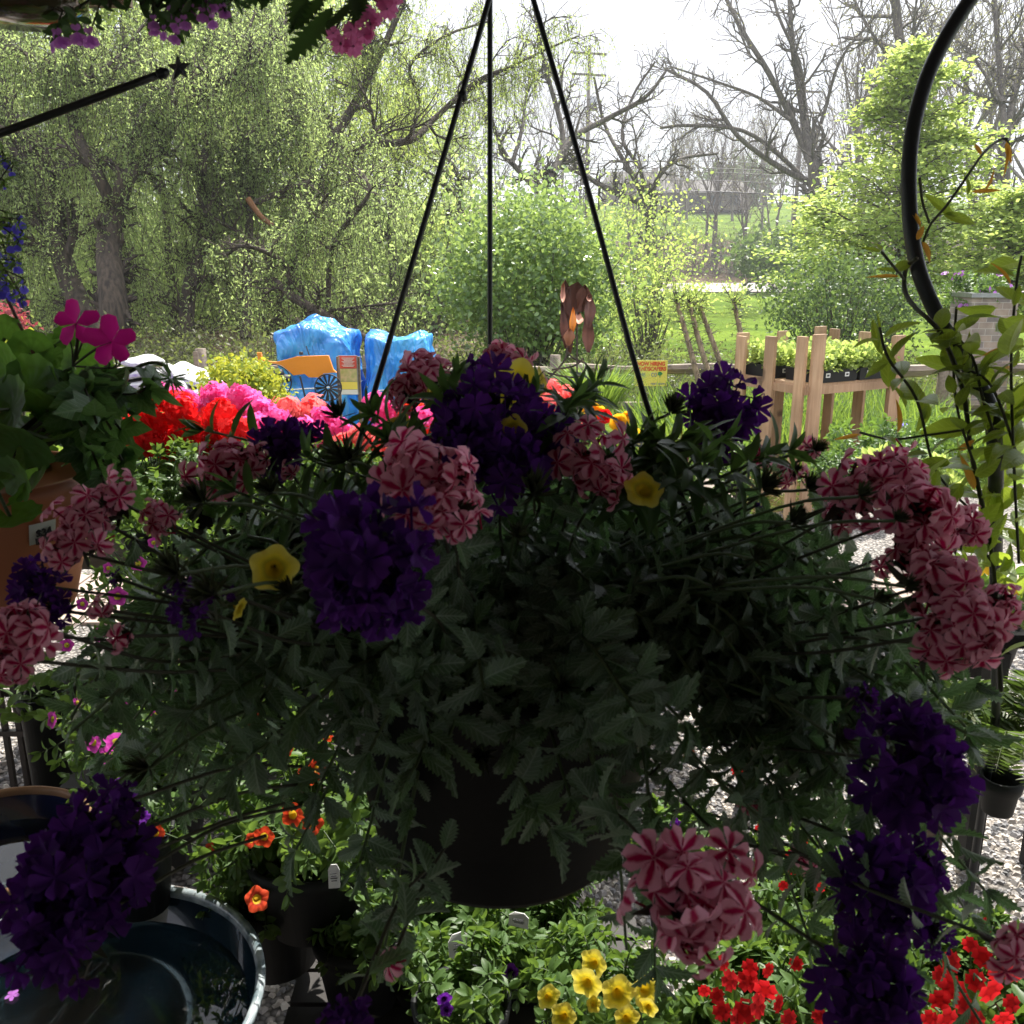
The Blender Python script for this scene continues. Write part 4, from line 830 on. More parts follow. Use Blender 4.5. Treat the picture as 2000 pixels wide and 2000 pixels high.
# bagged mulch
g = rs(90)
def bag(px, py, d, wd, hg, rz, tilt, label, k):
    c = W(px, py, d); n, m = 36, 18; U, V_ = np.meshgrid(np.linspace(0, 2 * math.pi, n, endpoint=False), np.linspace(-1, 1, m)); se = lambda a, p: np.sign(a) * np.abs(a) ** p
    r_ = np.sqrt(np.clip(1 - np.abs(V_) ** 3, 0, 1)); x = se(np.cos(U), .45) * r_ * wd / 2; y = se(np.sin(U), .45) * r_ * .21; z = V_ * hg / 2 * (1 - .35 * (x / wd * 2) ** 4)
    z = z + .012 * np.sin(13 * x + k) * np.cos(17 * y + 2 * k) + .008 * np.sin(31 * x + 9 * y)
    P = np.stack([x, y, z], -1).reshape(-1, 3) @ np.array(Matrix.Rotation(rz, 3, 'Z') @ Matrix.Rotation(tilt, 3, 'Y')).T + c
    i, j = np.meshgrid(np.arange(n), np.arange(m - 1)); q = np.stack([j * n + i, j * n + (i + 1) % n, (j + 1) * n + (i + 1) % n, (j + 1) * n + i], -1).reshape(-1)
    e = empty('mulch_bag', c, label, 'bag', 'white bags of mulch stacked by the fence'); MB().raw(P, q, np.full(len(q) // 4, 4)).obj('bag', M['bag'], e)
    mb = MB(); P2 = P.reshape(m, n, 3); idx = [int(n * .62) + t for t in range(int(n * .26))]; a = P2[m // 2 - 2][idx]; b = P2[m // 2 + 2][idx]; nn = len(a); V = np.vstack([a, b]) + (0, -.006, 0)
    mb.add(V, [(i, i + 1, i + 1 + nn, i + nn) for i in range(nn - 1)]); mb.obj('print', plain('lilac_bag_print', (.30, .22, .50), .5, nscale=30, col2=(.62, .6, .62), bs=0), e)
bl = ['top white bag of the tall stack, lying flat above the others', 'second white bag from the top of the tall stack', 'third white bag down in the tall stack', 'lowest white bag in the tall stack', 'white bag at the left end half hidden by geranium leaves', 'white bag low at the left end of the stack', 'rumpled white bag leaning beside the tall stack', 'white bag draped down toward the golden shrub', 'grey-white bag lying lowest beside the golden shrub', 'white bag standing against the tall stack']
bd = [(278, 706, 6.9, .24, .085, 0, 0), (268, 728, 6.9, .34, .085, .05, 0), (272, 750, 6.9, .36, .085, -.05, 0), (276, 774, 6.9, .38, .09, 0, 0), (190, 742, 6.8, .3, .1, .1, 0), (190, 770, 6.8, .3, .1, 0, 0), (345, 740, 6.7, .26, .1, .3, .9), (385, 736, 6.8, .40, .09, -.1, .38), (385, 772, 6.7, .40, .12, 0, .02), (310, 748, 6.75, .2, .08, .2, 1.2)]
for k in range(10): bag(*bd[k], bl[k], k)
for px, py in ((383, 700), (424, 722)):
    c = W(px, py, 7.0); mb = MB(); mb.smooth = False; mb.box(c - (0, 0, .3), (.035, .02, .7)); tag(mb.obj('stake', M['grey_wood'], None), 'grey wooden stake standing ' + ('above the fence rail' if px < 400 else 'short beside the golden shrub'), 'stake')
bushy('shrub', 'golden yellow shrub behind the pink geraniums', 'shrub', 478, 768, 6.1, .25, .20, 420, .035, M['yellow_leaf'], 91, spr=.035, per=9, trunk=.012)

# rusty metal flower sculpture on a twisted stem
SD = 6.0; c = W(1125, 760, SD); e = empty('rusty_sculpture', (c[0], c[1], -.05), 'rusty metal sculpture of upright petals on a twisted branch stem', 'garden sculpture')
def plate(x0, y0, x1, y1, wpx, d, mat, bend=.02, seed=0):
    g = rs(seed); a = W(x0, y0, d); b = W(x1, y1, d + g.normal(0, .05)); n = 9; t = nrm(b - a); s_ = nrm(np.cross(t, (0, 1, .0))) ; w_ = wpx * d / F / 2; V, uv = [], []
    for i in range(n):
        f = i / (n - 1); h = w_ * (math.sin(math.pi * min(1, f * .97 + .03)) ** .55) * (1 + .18 * math.sin(9 * f + seed)); p = a + (b - a) * f
        for j in (-1, 0, 1): V.append(p + s_ * h * j + np.array([0, bend * (1 - j * j) * 1.5 + .05 * math.sin(3 * f + seed), 0])); uv.append((.5, f))
    mb = MB().add(V, [(i * 3 + j, i * 3 + j + 1, i * 3 + j + 4, i * 3 + j + 3) for i in range(n - 1) for j in (0, 1)], uv)
    V2 = np.array(V) + (0, .004, 0); mb.add(V2, [(i * 3 + j, i * 3 + j + 3, i * 3 + j + 4, i * 3 + j + 1) for i in range(n - 1) for j in (0, 1)], uv); return mb.obj('petal', mat, e)
for k, a in enumerate([(1112, 690, 1104, 545, 24), (1118, 620, 1128, 550, 40), (1135, 610, 1142, 555, 26), (1150, 640, 1153, 575, 20), (1104, 680, 1098, 590, 14), (1148, 688, 1150, 600, 22)]): plate(*a, SD + .03 * (k % 3), M['rust'], .03, k)
for k, a in enumerate([(1110, 676, 1112, 640, 20), (1116, 655, 1120, 600, 12), (1130, 632, 1131, 610, 16), (1099, 590, 1101, 552, 10), (1150, 588, 1154, 574, 12)]): plate(*a, SD - .05, M['rust_lit'] if k != 1 else M['orange_paint'], .02, k + 9)
stem = [[(1127, 610), (1127, 700), (1128, 830)], [(1108, 680), (1104, 700), (1090, 720), (1075, 735)], [(1140, 700), (1120, 715), (1078, 722)], [(1105, 684), (1120, 700), (1145, 712), (1130, 735), (1100, 735), (1070, 728)]]
MB().tubes([(smooth_poly([W(x, y, SD) for x, y in s_], 5), np.full((len(s_) - 1) * 5 + 1, .007 if k else .006)) for k, s_ in enumerate(stem)], 6).obj('stem', M['bark'], e)
# ornamental grass clump, straw bed, leaning saplings
def grass_clump(name, label, c, r_, h, n, seed, mat, kind=None, cat='grass'):
    g = rs(seed); a = g.uniform(0, 6.28, n); rr = r_ * np.sqrt(g.random(n)) * .5; P = np.stack([c[0] + rr * np.cos(a), c[1] + rr * np.sin(a), np.full(n, c[2])], -1)
    D = np.stack([np.cos(a) * g.uniform(.05, .55, n), np.sin(a) * g.uniform(.05, .55, n), np.ones(n)], -1); N = np.stack([np.cos(a), np.sin(a), np.zeros(n)], -1) * -1 + g.normal(0, .3, (n, 3))
    o = MB().scatter(strip_leaf(.018, 5, .2, .45), P, D, N, h * g.uniform(.5, 1.1, n)).obj(name, mat); return tag(o, label, cat, None, kind)
p = W(1168, 775, 7.2); grass_clump('ornamental_grass', 'bright green spiky iris clump beside the hiring sign', (p[0], p[1], p[2] - .1), .34, .42, 420, 92, M['grass_leaf'])
g = rs(93); n = 5200; P = np.stack([g.uniform(.3, 2.0, n), g.uniform(5.6, 7.6, n), g.uniform(.01, .05, n)], -1)
P[:, 2] += .28 * np.exp(-((P[:, 0] - 1.05) / .6) ** 2 - ((P[:, 1] - 6.5) / .7) ** 2)
tag(MB().scatter(strip_leaf(.02, 3, .2, .3), P, g.normal(0, 1, (n, 3)) * (1, 1, .35), rdir(g, n), .15 * g.uniform(.5, 1.2, n)).obj('straw_mulch', M['straw']), 'tan straw mulch on the bed beyond the begonias', None, kind='stuff')
for k, (pt, lb) in enumerate([(((1378, 800), (1350, 690), (1322, 590)), 'leftmost of the three leaning twiggy stems behind the rack'), (((1405, 795), (1372, 690), (1346, 592)), 'middle one of the three leaning twiggy stems'), (((1428, 780), (1400, 690), (1366, 598)), 'rightmost of the three leaning twiggy stems'), (((1458, 720), (1448, 660), (1434, 592)), 'single leaning twiggy stem standing apart above the rack post')]):
    d = 7.9 + .1 * k; P = smooth_poly([W(x, y, d) for x, y in pt], 5); e = empty('weeping_sapling', P[0], lb, 'sapling', 'leaning twiggy saplings'); g = rs(100 + k)
    MB().tubes([(P, np.linspace(.028, .020, len(P)))], 7).obj('trunk', M['sap_bark'], e)
    pl = []; C = []
    for _ in range(150):
        f = g.random(); i = int(f * (len(P) - 1)); q = P[i]; dd = nrm(g.normal(0, 1, 3) * (1, 1, .4) + (0, 0, .5)); L = g.uniform(.04, .13); pl.append((np.array([q, q + dd * L * .6, q + dd * L * 1.0 - (0, 0, .02)]), np.array([.003, .002, .0015])))
    for _ in range(26): dd = nrm(g.normal(0, 1, 3) + (0, 0, .6)); L = g.uniform(.08, .24); q = P[-1]; pl.append((np.array([q, q + dd * L * .6, q + dd * L]), np.array([.005, .003, .002]))); C.append(q + dd * L * .8)
    mb = MB().tubes(pl, 3, 0); cluster_leaves(mb, L_DIA, C, g, 9, .05, .04, mat=1); cluster_leaves(mb, L_DIA, P, g, 6, .04, .03, mat=1); mb.obj('crown', [M['bark_grey'], M['pale_leaf']], e)

# cedar plant rack
NB, LB, RB, BB = [gz(px, 655, 1.16) for px in (1585, 1441, 1764, 1640)]
NB = W(1585, 655, 5.45); LB = W(1441, 665, 6.0); RB = W(1764, 668, 5.85); BB = LB + RB - NB; ZT, ZS = 1.13, .845
ctr = (NB + LB + RB + BB) / 4; e = empty('plant_rack', (ctr[0], ctr[1], 0), 'open cedar plant rack with tall board posts and one shelf', 'rack')
def post(p, ang, wd=.085, zt=ZT):
    mb = MB(); mb.smooth = False; mb.box((p[0], p[1], zt / 2), (wd, .022, zt), ang); return mb.obj('post', M['cedar'], e)
aL = math.atan2(LB[1] - NB[1], LB[0] - NB[0]); aR = math.atan2(RB[1] - NB[1], RB[0] - NB[0])
uL = nrm(LB - NB) * (1, 1, 0); uR = nrm(RB - NB) * (1, 1, 0)
for p, s1, s2, zt in ((NB, 1, 1, 1.16), (LB, -1, 1, ZT), (RB, 1, -1, ZT), (BB, -1, -1, 1.15)):
    post(p + uL * .055 * s1 - uR * .012 * s2, aL, .075, zt - .015); post(p + uR * .055 * s2 - uL * .012 * s1, aR, .095, zt)
for a, b, an, o_ in ((NB, LB, aL, -uR), (NB, RB, aR, -uL), (LB, BB, aR, uL), (RB, BB, aL, uR)):
    if a is NB and b is RB: continue
    post((a + b) / 2 + o_ * .012, an, .085)
mb = MB(); mb.smooth = False
for a, b in ((NB, LB), (NB, RB), (LB, BB), (RB, BB)): mb.bar((a[0], a[1], ZS - .02), (b[0], b[1], ZS - .02), .022, .05)
mb.obj('shelf_rail', M['cedar'], e)
for k in range(7):
    t = (k + .5) / 7; a = NB + (LB - NB) * t; b = a + (RB - NB); mb = MB(); mb.smooth = False; mb.bar((a[0], a[1], ZS + .012), (b[0], b[1], ZS + .012), .088, .016); mb.obj('shelf_board', M['cedar'], e)
def tray(p, an, L, w_, label, seed):
    g = rs(seed); e = empty('plant_tray', (p[0], p[1], ZS + .021), label, 'plant tray', 'trays of seedlings on the rack'); z = ZS + .021
    mb = MB(); mb.smooth = False; mb.box((p[0], p[1], z + .038), (L, w_, .075), an, taper=1.04); mb.obj('tray', M['black_plastic'], e)
    n = 240; q = g.uniform(-.5, .5, (n, 2)) * (L, w_); cs, sn = math.cos(an), math.sin(an); C = np.stack([p[0] + q[:, 0] * cs - q[:, 1] * sn, p[1] + q[:, 0] * sn + q[:, 1] * cs, z + .08 + g.uniform(0, .10, n)], -1)
    mb = MB(); cluster_leaves(mb, L_BROAD, C, g, 8, .018, .034, .8); mb.obj('foliage', M['pale_leaf'], e)
    for k in (-.28, .22):
        f = np.array([math.sin(an), -math.cos(an)]) * (1 if math.cos(an) > 0 else -1); c = (p[0] + k * L * cs + f[0] * (w_ / 2 + .006), p[1] + k * L * sn + f[1] * (w_ / 2 + .006), z + .045)
        mb = MB(); mb.smooth = False; mb.box(c, (.035, .003, .026), an); lb = mb.obj('price_label', M['tag_white'], e)
        mb = MB(); mb.smooth = False; mb.box((c[0] + f[0] * .002, c[1] + f[1] * .002, c[2]), (.02, .001, .012), an); mb.obj('barcode', M['ink'], lb)
sp_ = RB - NB; sl_ = LB - NB; L1 = float(np.linalg.norm(sp_)); L2 = float(np.linalg.norm(sl_))
for (a, b, lb) in ((.30, .20, 'seedling tray at the near right corner of the cedar rack'), (.74, .20, 'seedling tray at the far right corner of the cedar rack'), (.26, .72, 'seedling tray at the left side of the cedar rack'), (.72, .72, 'seedling tray at the back of the cedar rack')):
    tray(NB + sp_ * a + sl_ * b, aR, L1 * .40, L2 * .42, lb, int(a * 100) + int(b * 10))
def tuft(name, label, xr, yr, h, n, seed, mat):
    g = rs(seed); P = np.stack([g.uniform(*xr, n), g.uniform(*yr, n), np.full(n, -.02)], -1)
    o = MB().scatter(strip_leaf(.02, 4, .2, .5), P, np.stack([g.normal(0, .35, n), g.normal(0, .35, n), np.ones(n)], -1), rdir(g, n) * (1, 1, .1), h * g.uniform(.4, 1.1, n)).obj(name, mat); return tag(o, label, None, kind='stuff')
tuft('tall_grass', 'tall pale green grass growing under and behind the cedar rack', (1.2, 3.6), (6.6, 8.6), .55, 7500, 110, M['grass_leaf'])
tuft('tall_grass', 'rough meadow grass along the far side of the rail fence', (-6, 7), (9.0, 12.5), .22, 15000, 111, M['grass_leaf'])

# stone pillar with petunia planter
c = W(1915, 640, 9.0); hw = 44 * 9 / F; zt = W(1915, 578, 9.0)[2]; e = empty('stone_pillar', (c[0], c[1], -.1), 'square stone pillar at the right behind the climbing vine', 'pillar')
mb = MB(); mb.smooth = False; mb.box((c[0], c[1], (zt - .1) / 2), (hw * 2, hw * 2, zt + .1)); mb.obj('shaft', M['stone'], e)
mb = MB(); mb.smooth = False; mb.box((c[0], c[1], zt + .015), (hw * 2.16, hw * 2.16, .04)); mb.obj('cap', M['grey_metal'], e)

# ------------------------------------------------------------------ flowering plants
def nodes_on(pls, g, per, t0=.2):
    P, T = [], []
    for q, _ in pls:
        q = np.asarray(q); m = len(q) - 1; t = (t0 + (1 - t0) * (np.arange(per) + g.random(per) * .6) / per) * m; t = np.minimum(t, m - 1e-3); i = t.astype(int); f = (t - i)[:, None]
        P.append(q[i] * (1 - f) + q[i + 1] * f); T.append(q[i + 1] - q[i])
    return np.concatenate(P), nrm(np.concatenate(T))
def leaves_on(mb, pls, g, t_, per, size, open_=.9, mat=0, t0=.2, pairs=2, up=.6):
    P, T = nodes_on(pls, g, per, t0); S = nrm(np.cross(T, rdir(g, len(P))))
    for k in range(pairs):
        s_ = S if k == 0 else (-S if k == 1 else nrm(np.cross(T, S)) * (1 if k == 2 else -1))
        D = T * (1 - open_ * .6) + s_ * open_ + g.normal(0, .15, T.shape); N = T * .7 + np.array([0, 0, up]) + g.normal(0, .25, T.shape)
        mb.scatter(t_, P, D, N, size * g.uniform(.6, 1.2, len(P)), mat)
def shoots(g, n, c, reach, zlo, zhi, n_=7, az=(0, 6.2832), rise=.5, squash=1.0, rx=.03):
    out = []
    for k in range(n):
        a = g.uniform(*az); r_ = reach * g.uniform(.25, 1.0) ** .6; zz = g.uniform(zlo, zhi)
        p0 = c + np.array([math.cos(a) * rx, math.sin(a) * rx, 0]) ; p2 = c + np.array([math.cos(a) * r_, math.sin(a) * r_ * squash, zz]); p1 = (p0 + p2) / 2 + np.array([0, 0, rise * (abs(zz) * .5 + r_ * .4)]) + g.normal(0, reach * .05, 3)
        out.append((smooth_poly([p0, p1, p2], (n_ + 1) // 2), None))
    return [(p, np.linspace(.0022, .001, len(p))) for p, _ in out]
def pot_mesh(c, rt_, rb, h, rim=.008, soil=.02):
    return MB().lathe(c, [(.001, 0), (rb, 0), (rt_ - .004, h - .03), (rt_, h - .028), (rt_ + rim * .5, h), (rt_ - rim * .5, h), (rt_ - rim, h - .025), (rb, .01)], 40)
def calibrachoa(label, px, py, d, r_, h, petal, flowers, seed, pot=True, lf='cali_leaf', n=60, fs=.016, leafs=.022, potm='black_plastic', zbase=None, tplf=None, name='potted_calibrachoa', cat='potted plant', ftpl=None, flat=.0, pairs=3, group=None, tf_=None):
    """px,py,d = centre of the foliage dome; flowers: count or list of (px,py,dia px)"""
    g = rs(seed); c = W(px, py, d); base = c - (0, 0, h * .55); zb = base[2] - .14; e = empty(name, (c[0], c[1], zb), label, cat, group)
    if pot: pot_mesh((c[0], c[1], zb), min(.11, r_ * .75), min(.08, r_ * .55), .15).obj('pot', M[potm], e)
    sh_ = shoots(g, n, base + (0, 0, .0), r_, -.03, h, 8); mb = MB().tubes(sh_, 4, 0)
    leaves_on(mb, sh_, g, tplf or L_OVAL, 9, leafs, 1.0, 1, .15, pairs); tips = np.array([p[-1] for p, _ in sh_]); T = np.array([p[-1] - p[-2] for p, _ in sh_])
    for k in range(3): mb.scatter(tplf or L_OVAL, tips, nrm(T) + g.normal(0, .55, T.shape), rdir(g, len(tips)), leafs * .9, 1)
    mb.obj('foliage', [M['stem'], M[lf]], e); ft = ftpl or FUNNEL
    if isinstance(flowers, int):
        fl = []
        for k in range(flowers):
            i = int(g.integers(0, len(tips))); o = nrm(tips[i] - base); fl.append((tips[i] + o * .008, o * .5 + np.array([0, -.6, .5]) + g.normal(0, .35, 3), fs * g.uniform(.8, 1.15)))
    else: fl = [(W(x, y, f[0] if (f := rest) and len(rest) else d - r_ * .8), np.array([g.normal(0, .35), -.8, .35 + g.normal(0, .25)]), w_ * (rest[0] if rest else d - r_ * .8) / F / 2) for x, y, w_, *rest in flowers]
    for p, nn, s_ in fl:
        nn = nrm(nn); D = nrm(np.cross(nn, (.2, .1, 1))); mb = MB().scatter(ft, p, D, nn, s_); q = p - nn * s_ * 1.4; mb.tubes([(np.array([p - nn * s_ * .75, q, q * .4 + base * .6 + (0, 0, .02)]), np.array([s_ * .12, .0012, .001]))], 4, mat=1); mb.obj('flower', [M[petal], M['stem']], e)
    return e
def umbel_mesh(c, axis, r_, ft, m_, g, nfl, fr, spread=1.15, jit=.2):
    """ball of florets on radius r_ about c, facing axis"""
    ax = nrm(axis); k = np.arange(nfl); ph = k * 2.39996; ct = 1 - (k + .5) / nfl * spread; st = np.sqrt(np.clip(1 - ct * ct, 0, 1)); X = nrm(np.cross(ax, (.1, .2, 1.0))); Yv = np.cross(ax, X)
    Nn = ct[:, None] * ax + (st * np.cos(ph))[:, None] * X + (st * np.sin(ph))[:, None] * Yv; P = c + Nn * (r_ - fr * .35) * g.uniform(.66, 1.14, (nfl, 1)) + g.normal(0, fr * .25, Nn.shape); Nn = nrm(Nn + g.normal(0, jit, Nn.shape)); D = nrm(np.cross(Nn, rdir(g, nfl)))
    return MB().scatter(ft, P, D, Nn, fr * g.uniform(.88, 1.12, nfl), m_)
# geranium heads: small crowded five petal florets
def geranium(label, px, py, d, petal, heads, seed, scale=1.0):
    g = rs(seed); c = W(px, py, d); e = empty('potted_geranium', (c[0], c[1], .80), label, 'potted plant', 'geraniums on the sunlit bench')
    pot_mesh((c[0], c[1], .80), .08, .055, .12).obj('pot', M['black_plastic'], e); base = np.array([c[0], c[1], .91]); mb = MB(); pl = []
    n = 75; a = g.uniform(0, 6.28, n); rr = .15 * np.sqrt(g.random(n)); P = np.stack([base[0] + rr * np.cos(a), base[1] + rr * np.sin(a), base[2] + g.uniform(-.02, .11, n) - rr * .3], -1)
    for q in P[::2]: pl.append((np.array([base - (0, 0, .02), (base + q) / 2 + (0, 0, .02), q]), np.array([.002, .0018, .0015])))
    mb.tubes(pl, 4, 0); mb.scatter(L_GERLO, P, g.normal(0, 1, (n, 3)), g.normal(0, .35, (n, 3)) + (0, -.25, 1), .055 * g.uniform(.6, 1.2, n), 1)
    mb.obj('foliage', [M['stem'], M['ger_leaf']], e)
    for hx, hy, hw_ in heads:
        p = W(hx, hy, d + g.normal(0, .03)); r_ = hw_ * 1.12 * d / F / 2; nf = 46; mb = umbel_mesh(p, (0, -.25, 1), r_, FL5, 0, g, nf, r_ * .36, 1.5)
        mb.scatter(FL5, p + rdir(g, 14) * r_ * .55, rdir(g, 14), rdir(g, 14), r_ * .36, 0); mb.tubes([(np.array([p, (p + base) / 2 + (0, 0, .02), base]), np.array([.0025, .0022, .0022]))], 5, mat=1)
        mb.obj('flower_head', [M[petal], M['stem']], e)
    return e
gr = [('hot pink geranium peeking out above the red ones at the back', 330, 790, 3.1, 'g_pink', [(318, 772, 40), (300, 780, 36), (345, 776, 40), (420, 770, 44)]),
 ('deep pink geranium low between red and coral heads', 600, 860, 2.7, 'g_pink', [(590, 842, 56), (618, 856, 48), (570, 872, 46), (548, 862, 40)]),
 ('red geranium with heads low on the left over the leaves', 250, 870, 2.7, 'g_red', [(300, 868, 54), (262, 866, 44), (330, 882, 44), (410, 880, 50), (445, 890, 44)]),
 ('bright red geranium at the left end of the sunlit row', 290, 830, 2.75, 'g_red', [(262, 800, 62), (310, 795, 66), (285, 835, 66), (250, 838, 50), (330, 838, 60), (225, 812, 46)]),
 ('red geranium second from the left, half behind a yellowing leaf', 370, 845, 2.7, 'g_red', [(352, 800, 60), (372, 830, 56), (345, 868, 62), (392, 862, 48)]),
 ('red geranium in front of the pink ones', 445, 850, 2.65, 'g_red', [(432, 818, 74), (465, 850, 66), (425, 858, 58), (478, 885, 50)]),
 ('hot pink geranium behind the red ones', 395, 800, 3.05, 'g_pink', [(368, 788, 50), (412, 792, 54), (440, 790, 44)]),
 ('hot pink geranium with the highest flower head', 490, 810, 2.95, 'g_pink', [(474, 780, 58), (500, 810, 62), (455, 805, 50), (520, 815, 50)]),
 ('pink geranium in front of the coral ones', 530, 850, 2.7, 'g_pink', [(505, 842, 60), (540, 825, 56), (520, 868, 52), (478, 838, 44)]),
 ('coral geranium below the golden shrub', 575, 815, 3.0, 'g_coral', [(560, 803, 56), (588, 812, 44)]),
 ('coral geranium below the tractor ornament', 620, 820, 2.95, 'g_coral', [(612, 803, 58), (640, 818, 40)]),
 ('pink geranium just left of the left hanger rod', 650, 850, 2.8, 'g_pink', [(636, 824, 56), (665, 838, 46), (690, 882, 46)]),
 ('pink geranium right of the left hanger rod', 745, 830, 2.9, 'g_pink', [(738, 796, 54), (762, 812, 56), (745, 845, 46)]),
 ('salmon geranium low at the hanger rod', 715, 880, 2.65, 'g_coral', [(705, 858, 54), (735, 876, 50), (668, 866, 44)]),
 ('orange red geranium behind the striped verbena', 810, 820, 2.9, 'g_orange', [(803, 802, 52), (858, 838, 62), (838, 812, 50)]),
 ('small pink geranium beside the orange red one', 830, 830, 2.8, 'g_pink', [(822, 818, 46), (800, 880, 44)]),
 ('coral geranium right of the purple verbena', 1110, 790, 2.95, 'g_coral', [(1078, 765, 44), (1108, 775, 42), (1078, 808, 44)]),
 ('pale coral geranium low behind the yellow calibrachoa', 1090, 840, 2.8, 'g_coral', [(1100, 812, 40), (1075, 790, 44)])]
for k, a in enumerate(gr): geranium(*a, 120 + k)
def bench(name, label, x0, x1, y0, y1, z, mat, legs=4, cat='bench', slats=5):
    e = empty(name, ((x0 + x1) / 2, (y0 + y1) / 2, 0), label, cat); w_ = (y1 - y0) / slats
    for k in range(slats): mb = MB(); mb.smooth = False; mb.box(((x0 + x1) / 2, y0 + w_ * (k + .5), z - .0175), (x1 - x0, w_ * .88, .035)); mb.obj('slat', mat, e)
    for x in np.linspace(x0 + .06, x1 - .06, max(2, legs // 2)):
        for y in (y0 + .06, y1 - .06): mb = MB(); mb.smooth = False; mb.box((x, y, (z - .037) / 2), (.045, .045, z - .037)); mb.obj('leg', mat, e)
    return e
bench('display_bench', 'weathered bench carrying the row of geraniums and begonias', -1.45, .75, 2.35, 3.35, .795, M['grey_wood'], 8)
# begonias
def begonia(label, px, py, d, petal, blooms, seed):
    g = rs(seed); c = W(px, py, d); e = empty('potted_begonia', (c[0], c[1], .80), label, 'potted plant', 'begonias at the right end of the bench'); pot_mesh((c[0], c[1], .80), .07, .05, .10).obj('pot', M['black_plastic'], e)
    n = 45; a = g.uniform(0, 6.28, n); rr = .13 * np.sqrt(g.random(n)); base = np.array([c[0], c[1], .9]); P = np.stack([c[0] + rr * np.cos(a), c[1] + rr * np.sin(a), .9 + g.uniform(0, .1, n)], -1)
    mb = MB().tubes([(np.array([base, (base + q) / 2, q]), np.array([.002] * 3)) for q in P], 4, 0); mb.scatter(L_OVALW, P, g.normal(0, 1, (n, 3)) + (0, 0, .3), g.normal(0, .4, (n, 3)) + (0, 0, 1), .075 * g.uniform(.6, 1.2, n), 1); mb.obj('foliage', [M['stem'], M['cali_leaf']], e)
    for hx, hy, hw_ in blooms:
        p = W(hx, hy, d); r_ = hw_ * d / F / 2; mb = MB()
        for ring, (k, rr_, tl) in enumerate(((7, 1.0, .25), (6, .78, .6), (5, .55, 1.1), (4, .35, 1.8))):
            a = np.arange(k) * 6.283 / k + ring; D = np.stack([np.cos(a), -.3 + 0 * a, np.sin(a)], -1) + np.array([0, -tl, 0]); mb.scatter(PETS_W, p + np.zeros((k, 3)), D, np.tile((0, -1., .3), (k, 1)) + g.normal(0, .15, (k, 3)), r_ * rr_, 0)
        mb.tubes([(np.array([p, base]), np.array([.002, .002]))], 4, mat=1); mb.obj('flower', [M[petal], M['stem']], e)
PETS_W = tpl([(0, 0, 0), (-.45, .5, .12), (-.32, .95, .04), (0, 1.03, 0), (.34, .93, .05), (.45, .5, .12), (0, .5, -.03)], [(0, 6, 1), (1, 6, 2), (2, 6, 3), (3, 6, 4), (4, 6, 5), (5, 6, 0)], [(.5, 0), (0, .5), (.2, 1), (.5, 1), (.8, 1), (1, .5), (.5, .5)])
begonia('yellow begonia behind the central hanging basket', 1150, 800, 2.9, 'b_yellow', [(1152, 795, 40), (1170, 806, 34)], 141)
begonia('red begonia between the two yellow ones', 1180, 818, 2.85, 'g_red', [(1180, 812, 34), (1155, 826, 26)], 142)
begonia('yellow begonia left of the right hanger rod', 1222, 835, 2.7, 'b_yellow', [(1208, 825, 44), (1238, 848, 34), (1225, 812, 24)], 143)
begonia('pale coral begonia at the front of the bench', 1120, 840, 2.7, 'g_coral', [(1140, 836, 32), (1108, 815, 30)], 144)
g = rs(145); 
calibrachoa('bushy green plant on the bench without open flowers', 980, 890, 2.6, .22, .18, 'yellow_p', 0, 146, lf='cali_leaf')
M['ivy_plain'] = leaf('basket_shoot_leaf', (.06, .115, .045), (.15, .28, .05), .32, col2=(.04, .08, .035))
M['shade_leaf'] = leaf('dark_hanging_leaf', (.07, .13, .055), (.12, .24, .05), .3, col2=(.05, .09, .04))
CAL = tpl([(-.05, 0, 0), (.05, 0, 0), (.06, .6, 0), (0, 1, .02), (-.06, .6, 0), (0, .5, .06)], [(0, 1, 5), (1, 2, 5), (2, 3, 5), (3, 4, 5), (4, 0, 5)], [(.5, .5)] * 6)
def ferny():
    V, uv, Fc = [], [], []; n = 20
    for i in range(n + 1):
        v = i / n; hw = .19 * math.sin(math.pi * min(1, v * .95 + .05)) ** .8; hw *= (1.0 if i % 2 else .45) if 0 < i < n else .1; V += [(-hw, v + (.05 if i % 2 else 0), .04), (0, v, -.0), (hw, v + (.05 if i % 2 else 0), .04)]; uv += [(0, v), (.5, v), (1, v)]
    Fc = [(i * 3 + j, i * 3 + j + 1, i * 3 + j + 4, i * 3 + j + 3) for i in range(n) for j in (0, 1)]; return tpl(V, Fc, uv)
L_FERNY = ferny()
FL5B = join([rotz(tpl([(0, 0, 0), (-.42, .5, .08), (-.36, .92, .02), (0, .86, .0), (.36, .92, .02), (.42, .5, .08), (0, .5, -.02)], [(0, 6, 1), (1, 6, 2), (2, 6, 3), (3, 6, 4), (4, 6, 5), (5, 6, 0)], [(.5, .1), (0, .6), (.2, 1), (.5, .9), (.8, 1), (1, .6), (.5, .6)]), k * 2 * math.pi / 5) for k in range(5)])
